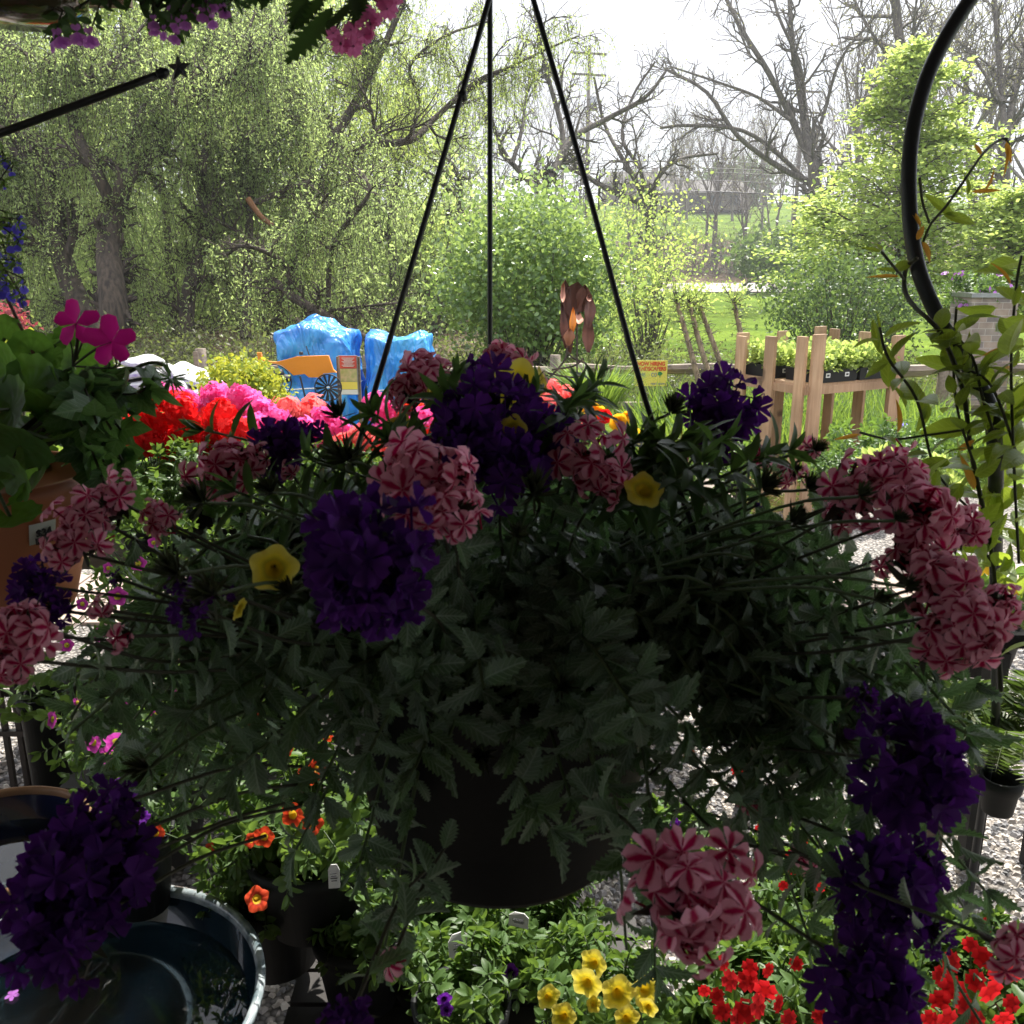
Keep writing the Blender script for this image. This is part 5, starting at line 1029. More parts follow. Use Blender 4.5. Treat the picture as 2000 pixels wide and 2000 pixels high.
# ================================================================== lower tier plants round the basket
for k, (lb, px, py, d, r_, h, pt, fl) in enumerate([
  ('leafy calibrachoa with scattered magenta blooms left, under the geraniums', 330, 1120, 2.25, .26, .2, 'magenta_p', [(270, 1100, 30, 2.0), (230, 1165, 36, 2.0), (390, 1225, 38, 1.95), (268, 1250, 52, 1.95), (345, 1130, 24, 2.0), (190, 1240, 28, 1.95), (430, 1180, 24, 2.0), (500, 1270, 26, 1.95), (330, 1185, 24, 1.95), (160, 1180, 24, 2.0), (300, 1060, 22, 2.1), (210, 1110, 22, 2.1), (130, 1260, 26, 1.9), (470, 1350, 26, 1.9), (360, 1280, 30, 1.9)]),
  ('green calibrachoa with small pink blooms below the bench edge', 540, 1240, 2.1, .24, .2, 'magenta_p', 9),
  ('sunlit leafy calibrachoa in front of the red geraniums', 300, 930, 2.5, .24, .16, 'magenta_p', 2),
  ('sunlit leafy calibrachoa in front of the pink geraniums', 560, 930, 2.5, .24, .16, 'yellow_p', 2),
  ('sunlit leafy calibrachoa in front of the salmon geranium', 770, 930, 2.5, .22, .14, 'yellow_p', 2),
  ('leafy plant in front of the begonias', 1240, 930, 2.4, .24, .15, 'orange_p', 2)]): calibrachoa(lb, px, py, d, r_, h, pt, fl, 150 + k, n=70, leafs=.026)
calibrachoa('magenta calibrachoa with open trumpets beside the black pots at left', 290, 1410, 1.75, .2, .17, 'magenta_p', [(228, 1452, 50, 1.55), (172, 1432, 42, 1.56), (205, 1478, 40, 1.57), (240, 1340, 36, 1.6), (225, 1388, 34, 1.6), (245, 1365, 34, 1.62), (350, 1352, 30, 1.7), (305, 1395, 22, 1.65), (100, 1405, 34, 1.6), (180, 1450, 40, 1.58), (150, 1372, 22, 1.62)], 160, n=80, leafs=.026)
calibrachoa('orange red calibrachoa left of the basket pot', 600, 1570, 1.6, .19, .16, 'orange_p', [(620, 1500, 44, 1.5), (600, 1515, 40, 1.52), (610, 1608, 42, 1.42), (570, 1592, 46, 1.45), (515, 1635, 40, 1.4), (490, 1400, 40, 1.7), (560, 1465, 26, 1.55), (640, 1440, 20, 1.6), (490, 1640, 30, 1.42)], 161, n=85, leafs=.028)
calibrachoa('orange red calibrachoa trailing over the gravel by the teal bowl', 530, 1690, 1.66, .13, .1, 'orange_p', [(302, 1628, 38, 1.4), (503, 1756, 48, 1.4), (408, 1660, 28, 1.5)], 162, n=34, leafs=.024)
calibrachoa('leafy calibrachoa without flowers left of the bowl-shaped basket base', 700, 1770, 1.6, .11, .09, 'purple_p', 1, 163, n=30, leafs=.026)
calibrachoa('green calibrachoa directly under the hanging basket', 860, 1800, 1.68, .14, .09, 'yellow_p', 0, 164, n=70, leafs=.026)
calibrachoa('green calibrachoa under the right side of the hanging basket', 1060, 1790, 1.7, .14, .09, 'purple_p', 1, 165, n=70, leafs=.024)
calibrachoa('small calibrachoa with one violet bloom at the bottom', 900, 1915, 1.3, .09, .08, 'purple_p', [(868, 1952, 30, 1.22), (872, 1972, 26, 1.22)], 166, n=34, leafs=.022)
calibrachoa('yellow calibrachoa in a silver grey pot at the bottom centre', 1180, 1950, 1.28, .115, .11, 'yellow_p', [(1158, 1882, 54, 1.22), (1145, 1922, 64, 1.16), (1208, 1940, 66, 1.14), (1262, 1935, 60, 1.15), (1072, 1948, 46, 1.2), (1100, 1985, 50, 1.14), (1265, 1968, 40, 1.14), (1225, 1990, 50, 1.12), (1160, 1962, 30, 1.15)], 167, n=70, leafs=.024, potm='silver_pot')
calibrachoa('red flowering plant at the bottom right corner', 1900, 1950, 1.25, .14, .12, 'red_p', [(1905, 1915, 46, 1.16), (1835, 1905, 40, 1.18), (1960, 1870, 44, 1.18), (1895, 1845, 34, 1.22), (1835, 1955, 44, 1.14), (1960, 1990, 46, 1.1), (1815, 1990, 40, 1.12), (1858, 1880, 50, 1.2), (1920, 1870, 44, 1.2), (1945, 1900, 40, 1.2), (1860, 1930, 54, 1.15), (1935, 1935, 62, 1.12), (1880, 1960, 46, 1.13), (1980, 1900, 46, 1.16), (1850, 1990, 50, 1.1), (1975, 1960, 40, 1.12), (1905, 1995, 50, 1.1), (1990, 1850, 30, 1.2)], 168, n=80, leafs=.03, ftpl=FL5B)
calibrachoa('red flowering plant right of the striped umbel at the bottom', 1480, 1940, 1.35, .12, .10, 'red_p', [(1480, 1965, 52, 1.18), (1425, 1915, 44, 1.22), (1520, 1960, 40, 1.2), (1410, 1975, 42, 1.2), (1465, 1890, 36, 1.25), (1540, 1990, 40, 1.18), (1375, 1935, 28, 1.25), (1460, 1915, 46, 1.25), (1495, 1935, 50, 1.22), (1412, 1880, 34, 1.25), (1400, 1945, 34, 1.24), (1455, 1975, 50, 1.2), (1600, 1985, 34, 1.22), (1440, 1990, 40, 1.2), (1555, 1882, 30, 1.3), (1500, 1895, 34, 1.3)], 169, n=70, leafs=.028, ftpl=FL5B)
calibrachoa('small red and green plant showing through the trailing verbena', 1590, 1780, 1.7, .14, .13, 'red_p', [(1565, 1655, 34, 1.6), (1545, 1672, 26, 1.6), (1600, 1730, 28, 1.6), (1652, 1718, 36, 1.58), (1662, 1800, 34, 1.56), (1530, 1730, 22, 1.6), (1548, 1700, 20, 1.6), (1840, 1720, 26, 1.6)], 170, n=60, leafs=.03, ftpl=FL5B)
calibrachoa('pink flowering plant on the gravel right of the basket pot', 1560, 1650, 1.9, .12, .12, 'red_p', [(1570, 1635, 30, 1.8), (1440, 1505, 26, 1.9), (1345, 1470, 26, 1.9), (1485, 1620, 24, 1.85)], 171, n=30, leafs=.026, ftpl=FL5B)
calibrachoa('small red flowered plant at the edge of the gravel, right', 1920, 1850, 1.6, .09, .08, 'red_p', [(1925, 1800, 18, 1.55), (1930, 1825, 16, 1.55), (1900, 1840, 14, 1.55)], 174, n=26, leafs=.024, ftpl=FL5B)
calibrachoa('yellow and orange marigolds on the stand at the right edge', 1925, 1160, 2.4, .14, .12, 'b_yellow', [(1920, 1105, 44, 2.3), (1905, 1140, 32, 2.3), (1860, 1100, 24, 2.35), (1985, 1150, 30, 2.3)], 172, n=50, leafs=.034, ftpl=FL5B)
calibrachoa('violet and green plant right of the basket pot', 1330, 1640, 1.75, .09, .09, 'purple_p', [(1320, 1612, 26, 1.7), (1318, 1632, 22, 1.7), (1312, 1650, 16, 1.7)], 173, n=26, leafs=.028)
calibrachoa('violet pansies on the gravel behind the blue bowl', 260, 1590, 1.55, .08, .07, 'purple_p', [(250, 1555, 36, 1.5), (275, 1595, 34, 1.5), (200, 1560, 36, 1.5), (230, 1575, 36, 1.5), (240, 1530, 30, 1.5)], 175, n=24, leafs=.022)
calibrachoa('blue lobelia at the foot of the cedar rack', 1680, 880, 4.6, .28, .22, 'purple_p', 0, 176, n=80, leafs=.034, fs=.008)
calibrachoa('dark leafy plant right of the rack foot', 1790, 880, 4.4, .3, .25, 'white_p', 0, 177, n=60, leafs=.04)
calibrachoa('low leafy plant left of the rack foot', 1420, 900, 4.8, .25, .2, 'white_p', 0, 178, n=50, leafs=.035)
e = calibrachoa('small white flowered plant under the cedar rack', 1650, 905, 4.3, .2, .15, 'white_p', 14, 179, n=50, leafs=.03, fs=.012, ftpl=FL5B)
calibrachoa('cobalt blue flowering plant beside the right rack post', 1810, 850, 5.0, .22, .18, 'lobelia_p', 22, 180, n=50, leafs=.02, fs=.016, ftpl=FL5B)
calibrachoa('bright green hosta-like plant in front of the right rack post', 1780, 920, 4.0, .2, .16, 'white_p', 0, 181, n=50, leafs=.05, lf='pale_leaf')
calibrachoa('purple petunias in the planter on the stone pillar', 1905, 560, 9.0, .34, .3, 'lilac_p', 24, 182, n=60, leafs=.05, fs=.035, ftpl=FL5B)
# ferns
def fern(label, px, py, d, n, L, seed):
    g = rs(seed); c = W(px, py, d); e = empty('fern', (c[0], c[1], c[2] - .16), label, 'fern', 'ferns by the black stand legs'); pot_mesh((c[0], c[1], c[2] - .1), .04, .03, .08).obj('pot', M['black_plastic'], e); b = c.copy()
    for k in range(n):
        a = g.uniform(0, 6.283); up_ = g.uniform(.35, 1.2); LL = L * g.uniform(.7, 1.1); hd = np.array([math.cos(a), math.sin(a), 0])
        p1 = b + hd * LL * .3 + (0, 0, LL * .5 * up_); p2 = b + hd * LL * .75 + (0, 0, LL * .55 * up_ - .04); P = smooth_poly([b, p1, p2], 16); m = len(P); T = np.gradient(P, axis=0); S = nrm(np.cross(T, (0, 0, 1.))); ls = LL * .17 * np.sin(np.linspace(.12, 3.0, m)) ** .7
        mb = MB().tubes([(P, np.linspace(.0015, .0006, m))], 4)
        for s_ in (-1, 1): mb.scatter(FRL, P, S * s_ + nrm(T) * .25, np.cross(T, S) * 1.0 + g.normal(0, .12, P.shape), ls)
        mb.obj('frond', M['fern_leaf'], e)
FRL = strip_leaf(.12, 3, .1, .15)
fern('fern in front of the left black stand leg', 1830, 1420, 2.0, 15, .24, 190); fern('large fern at the right edge in front of the stand', 1960, 1500, 1.9, 26, .34, 191)
# black plant stand at right
SX0, SX1, SY = W(1810, 1300, 2.25)[0], W(2150, 1300, 2.25)[0], W(1800, 1300, 2.3)[1]; ZB = W(1900, 1235, 2.3)[2]
e = empty('plant_stand', ((SX0 + SX1) / 2, SY, 0), 'black plant stand with thick legs at the right edge', 'stand')
for px in (1790, 1862, 1945, 2080):
    x = AX(px, SY) * .99 / cp * (cp + .27 * .3); mb = MB(); mb.smooth = False; x = W(px, 1350, 2.3)[0]; mb.box((x, SY, ZB / 2 - .02), (.044, .044, ZB - .04)); mb.obj('leg', M['black_plastic'] if px != 1862 else M['fern_pole'] if 'fern_pole' in M else M['grey_wood'], e)
mb = MB(); mb.smooth = False; mb.box(((SX0 + SX1) / 2 + .03, SY + .06, ZB), (SX1 - SX0 + .1, .2, .035)); mb.obj('top', plain('matt_black_board', (.012, .012, .012), .95, bs=0, spec=.1), e)
# low dark nursery bench under the lower plants
bench('low_bench', 'low dark bench under the calibrachoa pots beneath the basket', W(520, 1800, 1.5)[0], W(1300, 1800, 1.5)[0], 1.12, 1.62, .27, plain('dark_stained_wood', (.03, .026, .024), .7, nscale=12), 4, slats=6)
bench('low_bench', 'low dark bench under the red flowering plants at lower right', W(1380, 1900, 1.3)[0], W(2060, 1900, 1.3)[0], 1.0, 1.35, .22, plain('dark_wood_boards', (.035, .03, .026), .7, nscale=12), 4, slats=4)
bench('side_bench', 'dark bench under the shaded calibrachoas at left', W(150, 1400, 2.0)[0], W(700, 1400, 2.0)[0], 1.7, 2.2, .50, plain('brown_black_wood', (.03, .027, .024), .7, nscale=12), 4, slats=5)
# plant tags
def tag_card(px, py, d, wpx, hpx, rz, label, txt=None):
    c = W(px, py, d); w_, h = wpx * d / F, hpx * d / F; e = empty('plant_tag', c - (0, 0, h / 2), label, 'plant tag'); V = [(-w_ / 2, 0, -h / 2), (w_ / 2, 0, -h / 2), (w_ / 2, .004, h * .3), (w_ * .25, .008, h / 2), (-w_ * .25, .008, h / 2), (-w_ / 2, .004, h * .3)]
    m = np.array(Matrix.Rotation(rz, 3, 'Z')); V = np.array(V) @ m.T; V = np.vstack([V, V + m @ np.array([0, .0012, 0])]) + c
    MB().add(V, [(0, 1, 2, 3, 4, 5), (11, 10, 9, 8, 7, 6)] + [(i, i + 6, (i + 1) % 6 + 6, (i + 1) % 6) for i in range(6)]).obj('card', M['tag_white'], e, smooth=False)
    mb = MB(); mb.smooth = False
    for k in range(4): mb.box(c + m @ np.array([0, -.0015 + .001 * k, h * (.25 - .14 * k)]), (w_ * (.6 - .12 * (k % 2)), .0006, h * .035), rz)
    mb.obj('print', M['ink'], e)
tag_card(652, 1715, 1.42, 22, 46, .1, 'white plant tag standing in the orange calibrachoa'); tag_card(898, 1850, 1.45, 44, 50, .5, 'white plant tag with print in the plant under the basket'); tag_card(1012, 1800, 1.6, 40, 26, -.3, 'clear pale plant tag behind the basket base'); tag_card(1385, 1010, 2.4, 10, 22, .2, 'tiny white tag among plants right of the right hanger rod')
# glazed bowls with water
def bowl(px, py, d, rpx, h, glz, rimm, label, wz):
    c = W(px, py, d); r_ = rpx * d / F; z0 = c[2] - h; e = empty('glazed_bowl', (c[0], c[1], z0), label, 'bowl', 'glazed bowls holding water')
    prof = [(.001, 0), (r_ * .55, 0), (r_ * .78, h * .25), (r_ * .95, h * .7), (r_ * .99, h - .012), (r_ * .985, h - .013)]; MB().lathe((c[0], c[1], z0), prof, 72).obj('outside', M[glz], e)
    MB().lathe((c[0], c[1], z0), [(r_ * .96, h - .012), (r_ * .90, h * .65), (r_ * .72, h * .28), (r_ * .5, .03), (.001, .028)], 72).obj('inside', M[glz], e)
    MB().lathe((c[0], c[1], z0), [(r_ * .985, h - .014), (r_ * 1.012, h - .008), (r_ * 1.008, h), (r_ * .975, h + .002), (r_ * .955, h - .005), (r_ * .955, h - .014)], 72).obj('rim', M[rimm], e)
    rw = r_ * (.90 + .05 * (wz - .65) / .35); MB().disc((c[0], c[1], z0 + h * wz), rw * .992, 72).obj('water', M['water'], e, smooth=False); return c, r_, z0 + h * wz
bc, br, bz = bowl(143, 1960, 1.35, 360, .17, 'glaze', 'glint_rim', 'large dark teal glazed bowl of water at the bottom left', .68)
bowl(-25, 1640, 1.7, 192, .16, 'glaze_blue', 'clay_rim', 'smaller cobalt blue bowl with a tan clay rim at the left edge', .62)
for k, (px, py, lb, mt, s_) in enumerate(((25, 1948, 'small pink fallen blossom floating in the teal bowl', 'lilac_p', .011), (18, 1790, 'pale wilted petal floating in the teal bowl', 'white_p', .008))):
    d = FW + RT * (px - 1000) / F + UP * (1000 - py) / F; p = CAM + d * ((bz - 1.55) / d[2]); g = rs(200 + k)
    mb = MB().scatter(FL5, p + (0, 0, .004), (1, 0, 0), (.1, -.1, 1), s_); mb.tubes([(np.array([p + (0, 0, .004), p + (-.004, .012, .006)]), np.array([.0008, .0006]))], 4); tag(mb.obj('fallen_blossom', M[mt]), lb, 'blossom')
# railing and black pots, lower left
e = empty('iron_railing', (W(20, 1440, 2.6)[0], W(20, 1440, 2.6)[1], 0), 'brown iron railing at the left edge below the terracotta pot', 'railing'); rm = plain('brown_iron', (.035, .025, .022), .5, nscale=30)
for px in (-40, 2, 30): mb = MB(); mb.smooth = False; a = W(px, 1370, 2.6); mb.box((a[0], a[1], .38), (.014, .014, .76)); mb.obj('bar', rm, e)
mb = MB(); mb.smooth = False; a = W(-80, 1438, 2.6); b = W(48, 1438, 2.6); mb.bar(a + (0, .02, 0), b + (0, .02, 0), .014, .016); mb.obj('rail', rm, e); mb = MB(); mb.smooth = False; a2 = W(-80, 1360, 2.6); b2 = W(48, 1360, 2.6); mb.bar(a2 + (0, .02, 0), b2 + (0, .02, 0), .014, .016); mb.obj('rail', rm, e)
for px, py, w_, lb, mt in ((92, 1450, 26, 'tall dark nursery pot beside the iron railing', 'black_plastic'), (130, 1440, 24, 'grey tapered pot behind the dark nursery pot', 'grey_pot'),):
    if mt == 'grey_pot': M['grey_pot'] = plain('grey_plastic', (.10, .085, .085), .45, nscale=8)
    c = W(px, py, 2.25); r_ = w_ * 2.25 / F * 1.5; e = empty('tall_pot', (c[0], c[1] + (.1 if mt == 'grey_pot' else 0), 0), lb, 'pot'); MB().lathe((c[0], c[1] + (.1 if mt == 'grey_pot' else 0), 0), [(.001, 0), (r_ * .8, 0), (r_, c[2] + .1), (r_ * 1.12, c[2] + .1), (r_ * 1.12, c[2] + .13), (r_ * .95, c[2] + .13), (r_ * .93, c[2] + .08), (.001, c[2] + .08)], 32).obj('pot', M[mt], e)
    mb = MB(); cluster_leaves(mb, L_OVAL, [(c[0], c[1], c[2] + .14)], rs(5), 60, .05, .04, .6); mb.obj('foliage', M['cali_leaf'], e)
# loose stones on the yard, right and lower left
g = rs(210); ST = tpl([(-.5, -.35, 0), (.45, -.42, .02), (.52, .3, 0), (-.3, .5, .03), (-.25, -.15, .38), (.25, -.1, .42), (.2, .2, .36), (-.15, .22, .4)], [(0, 1, 5, 4), (1, 2, 6, 5), (2, 3, 7, 6), (3, 0, 4, 7), (4, 5, 6, 7)], [(0, 0)] * 8)
n = 30000; P = np.concatenate([np.stack([g.uniform(.15, 2.2, n), g.uniform(1.0, 4.6, n), np.full(n, .004)], -1), np.stack([g.uniform(-2.2, .1, 12000), g.uniform(.9, 3.4, 12000), np.full(12000, .004)], -1)])
def stones_mat():
    m, t, out = new_mat('gravel_stones'); p = nd(t, 'ShaderNodeBsdfPrincipled', Roughness=.8); gg = t.nodes.new('ShaderNodeNewGeometry'); r = t.nodes.new('ShaderNodeValToRGB'); cr = r.color_ramp
    cr.elements[0].color = (.10, .10, .105, 1); cr.elements[1].color = (.62, .57, .51, 1); e_ = cr.elements.new(.45); e_.color = (.26, .25, .25, 1); e_ = cr.elements.new(.75); e_.color = (.44, .39, .34, 1)
    t.links.new(gg.outputs['Random Per Island'], r.inputs[0]); t.links.new(r.outputs[0], p.inputs['Base Color']); t.links.new(p.outputs[0], out.inputs[0]); return m
sm = MB(); sm.smooth = False; sm.scatter(ST, P, g.normal(0, 1, P.shape) * (1, 1, .08), g.normal(0, .2, P.shape) + (0, 0, 1), .021 * g.uniform(.5, 1.4, len(P))); tag(sm.obj('gravel_stones', stones_mat()), 'loose grey and tan gravel stones on the yard', None, kind='stuff')

# ================================================================== central hanging basket
g = rs(300); BC = W(978, 1178, .86); BC = np.array([BC[0], BC[1], BC[2]]); PH = .238; ZR = BC[2]
BK = empty('hanging_basket', (BC[0], BC[1], ZR - PH), 'large shaded hanging basket of verbena and yellow calibrachoa in the middle foreground', 'hanging basket')
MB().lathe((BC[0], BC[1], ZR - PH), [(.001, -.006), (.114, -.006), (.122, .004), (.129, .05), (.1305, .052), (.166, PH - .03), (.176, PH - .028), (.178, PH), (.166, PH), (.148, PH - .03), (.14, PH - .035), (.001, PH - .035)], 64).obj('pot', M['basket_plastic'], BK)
MB().lathe(W(903, 188, .862), [(.001, -.005), (.0045, -.004), (.0045, .004), (.001, .005)], 12).obj('rod_clip', M['rod'], BK)
apx = W(985, -70, .86)
for pts in ([(972, -70), (955, 0), (830, 430), (700, 870), (690, 900)], [(957, -70), (957, 0), (957, 400), (957, 740), (957, 900)], [(1018, -70), (1042, 0), (1140, 340), (1260, 780), (1345, 1005), (1370, 1100)]):
    dd = (.86, .98, .80)[0 if pts[0][0] == 972 else 1 if pts[0][0] == 957 else 2]; k = len(pts); P = smooth_poly([W(x, y, .86 + (dd - .86) * i / (k - 1)) for i, (x, y) in enumerate(pts)], 4)
    MB().tubes([(P, np.full(len(P), .0027))], 8, caps=True).obj('hanger_rod', M['rod'], BK)
MB().lathe(apx - (0, 0, .008), [(.001, 0), (.024, .002), (.026, .012), (.012, .02), (.001, .022)], 20).obj('hanger_cap', M['rod'], BK)
MB().tubes([(np.array([apx + (0, 0, .01), apx + (0, 0, .1), (apx[0], apx[1], 2.71)]), np.array([.0022] * 3))], 6).obj('hook_wire', M['rod'], BK)
# foliage: shoots arching out of the pot; azimuth 0 = right, pi/2 = away, -pi/2 = towards the viewer
pls = []; top = BC + (0, 0, -.065)
def arc(az, reach, zend, rise, jit=.02):
    a = az; p0 = top + np.array([math.cos(a), math.sin(a), 0]) * .06; p2 = top + np.array([math.cos(a) * reach, math.sin(a) * reach, zend]); p1 = top + np.array([math.cos(a) * reach * .55, math.sin(a) * reach * .55, rise]); P = smooth_poly([p0, p1, p2] , 6) + 0
    w_ = g.normal(0, jit, (3,)); P = P + np.sin(np.linspace(0, 3, len(P)))[:, None] * w_; return (P, np.linspace(.0026, .0012, len(P)))
for _ in range(120): az = g.uniform(0, 6.283); r_ = .30 * g.random() ** .5; pls.append(arc(az, r_, .10 - r_ * .25 + g.uniform(-.02, .07), .10, .015))             # crown
for _ in range(60): az = g.uniform(-.75, .6); pls.append(arc(az, g.uniform(.28, .42), g.uniform(-.06, .075), .11))
for _ in range(13): az = math.pi + g.uniform(-.5, .75); pls.append(arc(az, g.uniform(.26, .40), g.uniform(-.06, .06), .11))
for _ in range(85):
    az = g.uniform(0, 6.283); f = abs(math.sin(az)); r_ = g.uniform(.26, .42) * (1 - .22 * f if math.sin(az) < 0 else 1)
    if math.sin(az) < -.3 and g.random() < .35: continue
    pls.append(arc(az, r_, g.uniform(-.14, .05) if math.sin(az) > -.3 else g.uniform(-.02, .06), .11))   # shoulder
for _ in range(15): az = g.uniform(-.5, .35); pls.append(arc(az, g.uniform(.30, .46), g.uniform(-.33, -.06), .08))     # right trail
for _ in range(9): az = math.pi + g.uniform(-.4, .5); pls.append(arc(az, g.uniform(.22, .40), g.uniform(-.16, -.03), .08))   # left trail
for _ in range(4): az = -1.57 + g.uniform(.35, .9); pls.append(arc(az, g.uniform(.19, .24), g.uniform(-.17, -.05), .05))   # front right
for _ in range(3): az = -1.57 - g.uniform(.2, 1.0); pls.append(arc(az, g.uniform(.19, .25), g.uniform(-.12, -.03), .05))   # front left
MB().tubes(pls, 5).obj('stems', M['stem'], BK)
mb = MB(); leaves_on(mb, pls, g, L_SER, 11, .029, .95, 0, .22, 2, .7); leaves_on(mb, pls, g, L_SER2, 10, .029, .85, 0, .3, 2, .6)
for p, _ in pls:
    if g.random() < .75: n = 5; T = p[-1] - p[-3]; mb.scatter(L_SER2, np.tile(p[-1], (n, 1)), nrm(T) + g.normal(0, .55, (n, 3)), rdir(g, n) + (0, 0, .5), g.uniform(.015, .034, n))
mb.obj('foliage', M['verb_leaf'], BK)
HS = []
def head(px, py, d, dia, mat, nfl, fr=None, ax=None, spread=1.15, name=None):
    gg = rs(int(px * 7 + py)); p = W(px, py, d); r_ = dia * d / F / 2; out = nrm(p - (BC + (0, 0, -.02))); axis = nrm(out * .8 + np.array([0, -.55, .35])) if ax is None else nrm(ax); fr = fr or min(.0125, r_ * .42)
    c = p - axis * r_ * .25; mb = umbel_mesh(c, axis, r_ * .95, (FLORET_CUP if mat == 'purple' else FLORET), 0, gg, int(nfl * (1.0 if mat == 'purple' else .78)), fr, spread, .5); b = BC + (out * .12) + (0, 0, .02 if p[2] > BC[2] else -.01); q = c - axis * r_ * .9
    b2 = q * .72 + b * .28 - np.array([0, 0, .035 + .05 * gg.random()]); b = q * .4 + b * .6 - np.array([0, 0, .05]); b[2] = min(b[2], q[2]); b = q + (b - q) * min(1, .13 / (np.linalg.norm(b - q) + 1e-6)); b2 = (q + b) / 2 - axis * .012 + gg.normal(0, .006, 3); SP = smooth_poly([q + axis * r_ * .7, q, b2, b], 4)
    mb.tubes([(SP, np.full(13, .0013))], 5, mat=1); HS.append((SP[4:], 0)) if (p[0] > -.2 or gg.random() < .4) else None
    # calyces: thin green tubes running into the florets
    n = 26; D = nrm(gg.normal(0, .5, (n, 3)) + axis); mb.scatter(L_LANCE, np.tile(q + axis * r_ * .5, (n, 1)), D, rdir(gg, n), r_ * .9, 1)
    return mb.obj('flower_cluster', [M[mat], M['stem_dark']], BK)
PU = [(715, 1080, .50, 265, 34), (680, 1140, .52, 170, 22), (760, 1150, .52, 170, 22), (1790, 1505, .58, 262, 40), (1690, 1365, .62, 70, 6), (1725, 1735, .60, 220, 34), (1800, 1700, .63, 120, 12), (1700, 1930, .56, 210, 30), (1830, 1830, .6, 80, 7), (190, 1660, .56, 200, 28), (130, 1740, .52, 240, 30), (110, 1840, .50, 170, 22), (225, 1730, .55, 130, 18), (235, 1570, .6, 90, 10),
      (960, 800, .72, 190, 24), (905, 870, .70, 150, 18), (985, 900, .68, 170, 20), (1060, 850, .72, 130, 16), (1110, 880, .72, 90, 10), (930, 740, .86, 110, 14), (545, 865, .78, 125, 16), (590, 850, .8, 80, 9), (1420, 800, .80, 160, 26), (1395, 850, .79, 110, 12), (70, 1140, .66, 110, 14), (100, 1190, .64, 90, 10), (60, 1240, .66, 70, 8), (375, 1190, .58, 90, 9), (350, 1140, .62, 60, 6), (680, 1995, .5, 110, 14), (1480, 985, .8, 26, 3), (870, 905, .68, 110, 12), (445, 1160, .6, 40, 3), (225, 1130, .7, 40, 4)]
for a in PU: head(*a[:4], 'purple', a[4])
STp = [(835, 940, .58, 225, 30), (800, 905, .60, 130, 12), (880, 1000, .56, 140, 12), (1150, 895, .70, 160, 20), (1185, 935, .69, 100, 9), (985, 705, .88, 120, 16), (1025, 730, .87, 80, 8), (835, 735, .84, 150, 20), (795, 760, .83, 110, 12), (440, 910, .74, 150, 18), (490, 895, .74, 80, 8), (160, 1010, .64, 150, 20), (215, 975, .66, 120, 12), (125, 1070, .63, 110, 12), (310, 1015, .66, 85, 12), (35, 1230, .56, 170, 18), (20, 1290, .56, 110, 10),
       (1690, 955, .70, 170, 20), (1760, 920, .70, 130, 14), (1800, 1000, .66, 170, 20), (1890, 1025, .70, 110, 14), (1780, 1090, .66, 120, 12), (1850, 1140, .62, 190, 22), (1920, 1230, .58, 170, 20), (1850, 1250, .60, 150, 16), (1960, 1180, .60, 110, 10), (1362, 1775, .47, 270, 32), (1300, 1700, .48, 130, 10), (1650, 1000, .72, 90, 8), (1480, 890, .8, 60, 5), (1560, 920, .78, 70, 6), (1590, 880, .8, 50, 4), (1320, 900, .78, 50, 4), (1570, 1670, .75, 60, 5), (1470, 1560, .7, 60, 4), (765, 1880, .55, 40, 2), (560, 920, .75, 40, 3), (240, 1240, .62, 60, 3), (200, 1190, .64, 50, 3), (1985, 1860, .5, 130, 8)]
for a in STp: head(*a[:4], 'striped', a[4], fr=min(.0135, max(.009, a[3] * a[2] / F / 2 * .44)))
for k, (px, py, d, w_, nx_, nz_) in enumerate([(535, 1112, .60, 92, .2, .15), (1258, 955, .68, 78, .2, .9), (1012, 755, .80, 105, .1, .2), (1062, 742, .80, 55, .9, .3), (1000, 840, .70, 60, -.4, .2), (1335, 865, .76, 58, .9, .1), (835, 765, .78, 44, -.9, .3), (780, 838, .80, 62, -.3, .4), (860, 735, .8, 30, -.7, .2), (470, 1190, .6, 46, .6, -.2), (380, 800, .8, 0, 0, 0)]):
    if not w_: continue
    gg = rs(400 + k); p = W(px, py, d); nn = nrm((nx_, -.9 if abs(nx_) < .6 else -.15, nz_)); D = nrm(np.cross(nn, (.2, .1, 1))); s_ = w_ * d / F / 2; mb = MB().scatter(FUNNEL, p, D, nn, s_); q = p - nn * s_ * 1.5; b = BC + nrm(p - BC) * .15 + (0, 0, .03)
    mb.tubes([(smooth_poly([p - nn * s_ * .7, q, q * .6 + b * .4 + (0, 0, .02), b], 4), np.array([s_ * .16] + [.0013] * 12))], 5, mat=1); mb.obj('calibrachoa_bloom', [M['yellow_p'], M['stem']], BK)
M['calyx'] = leaf('spent_calyx', (.045, .055, .03), (.08, .10, .03), .25, col2=(.03, .03, .022))
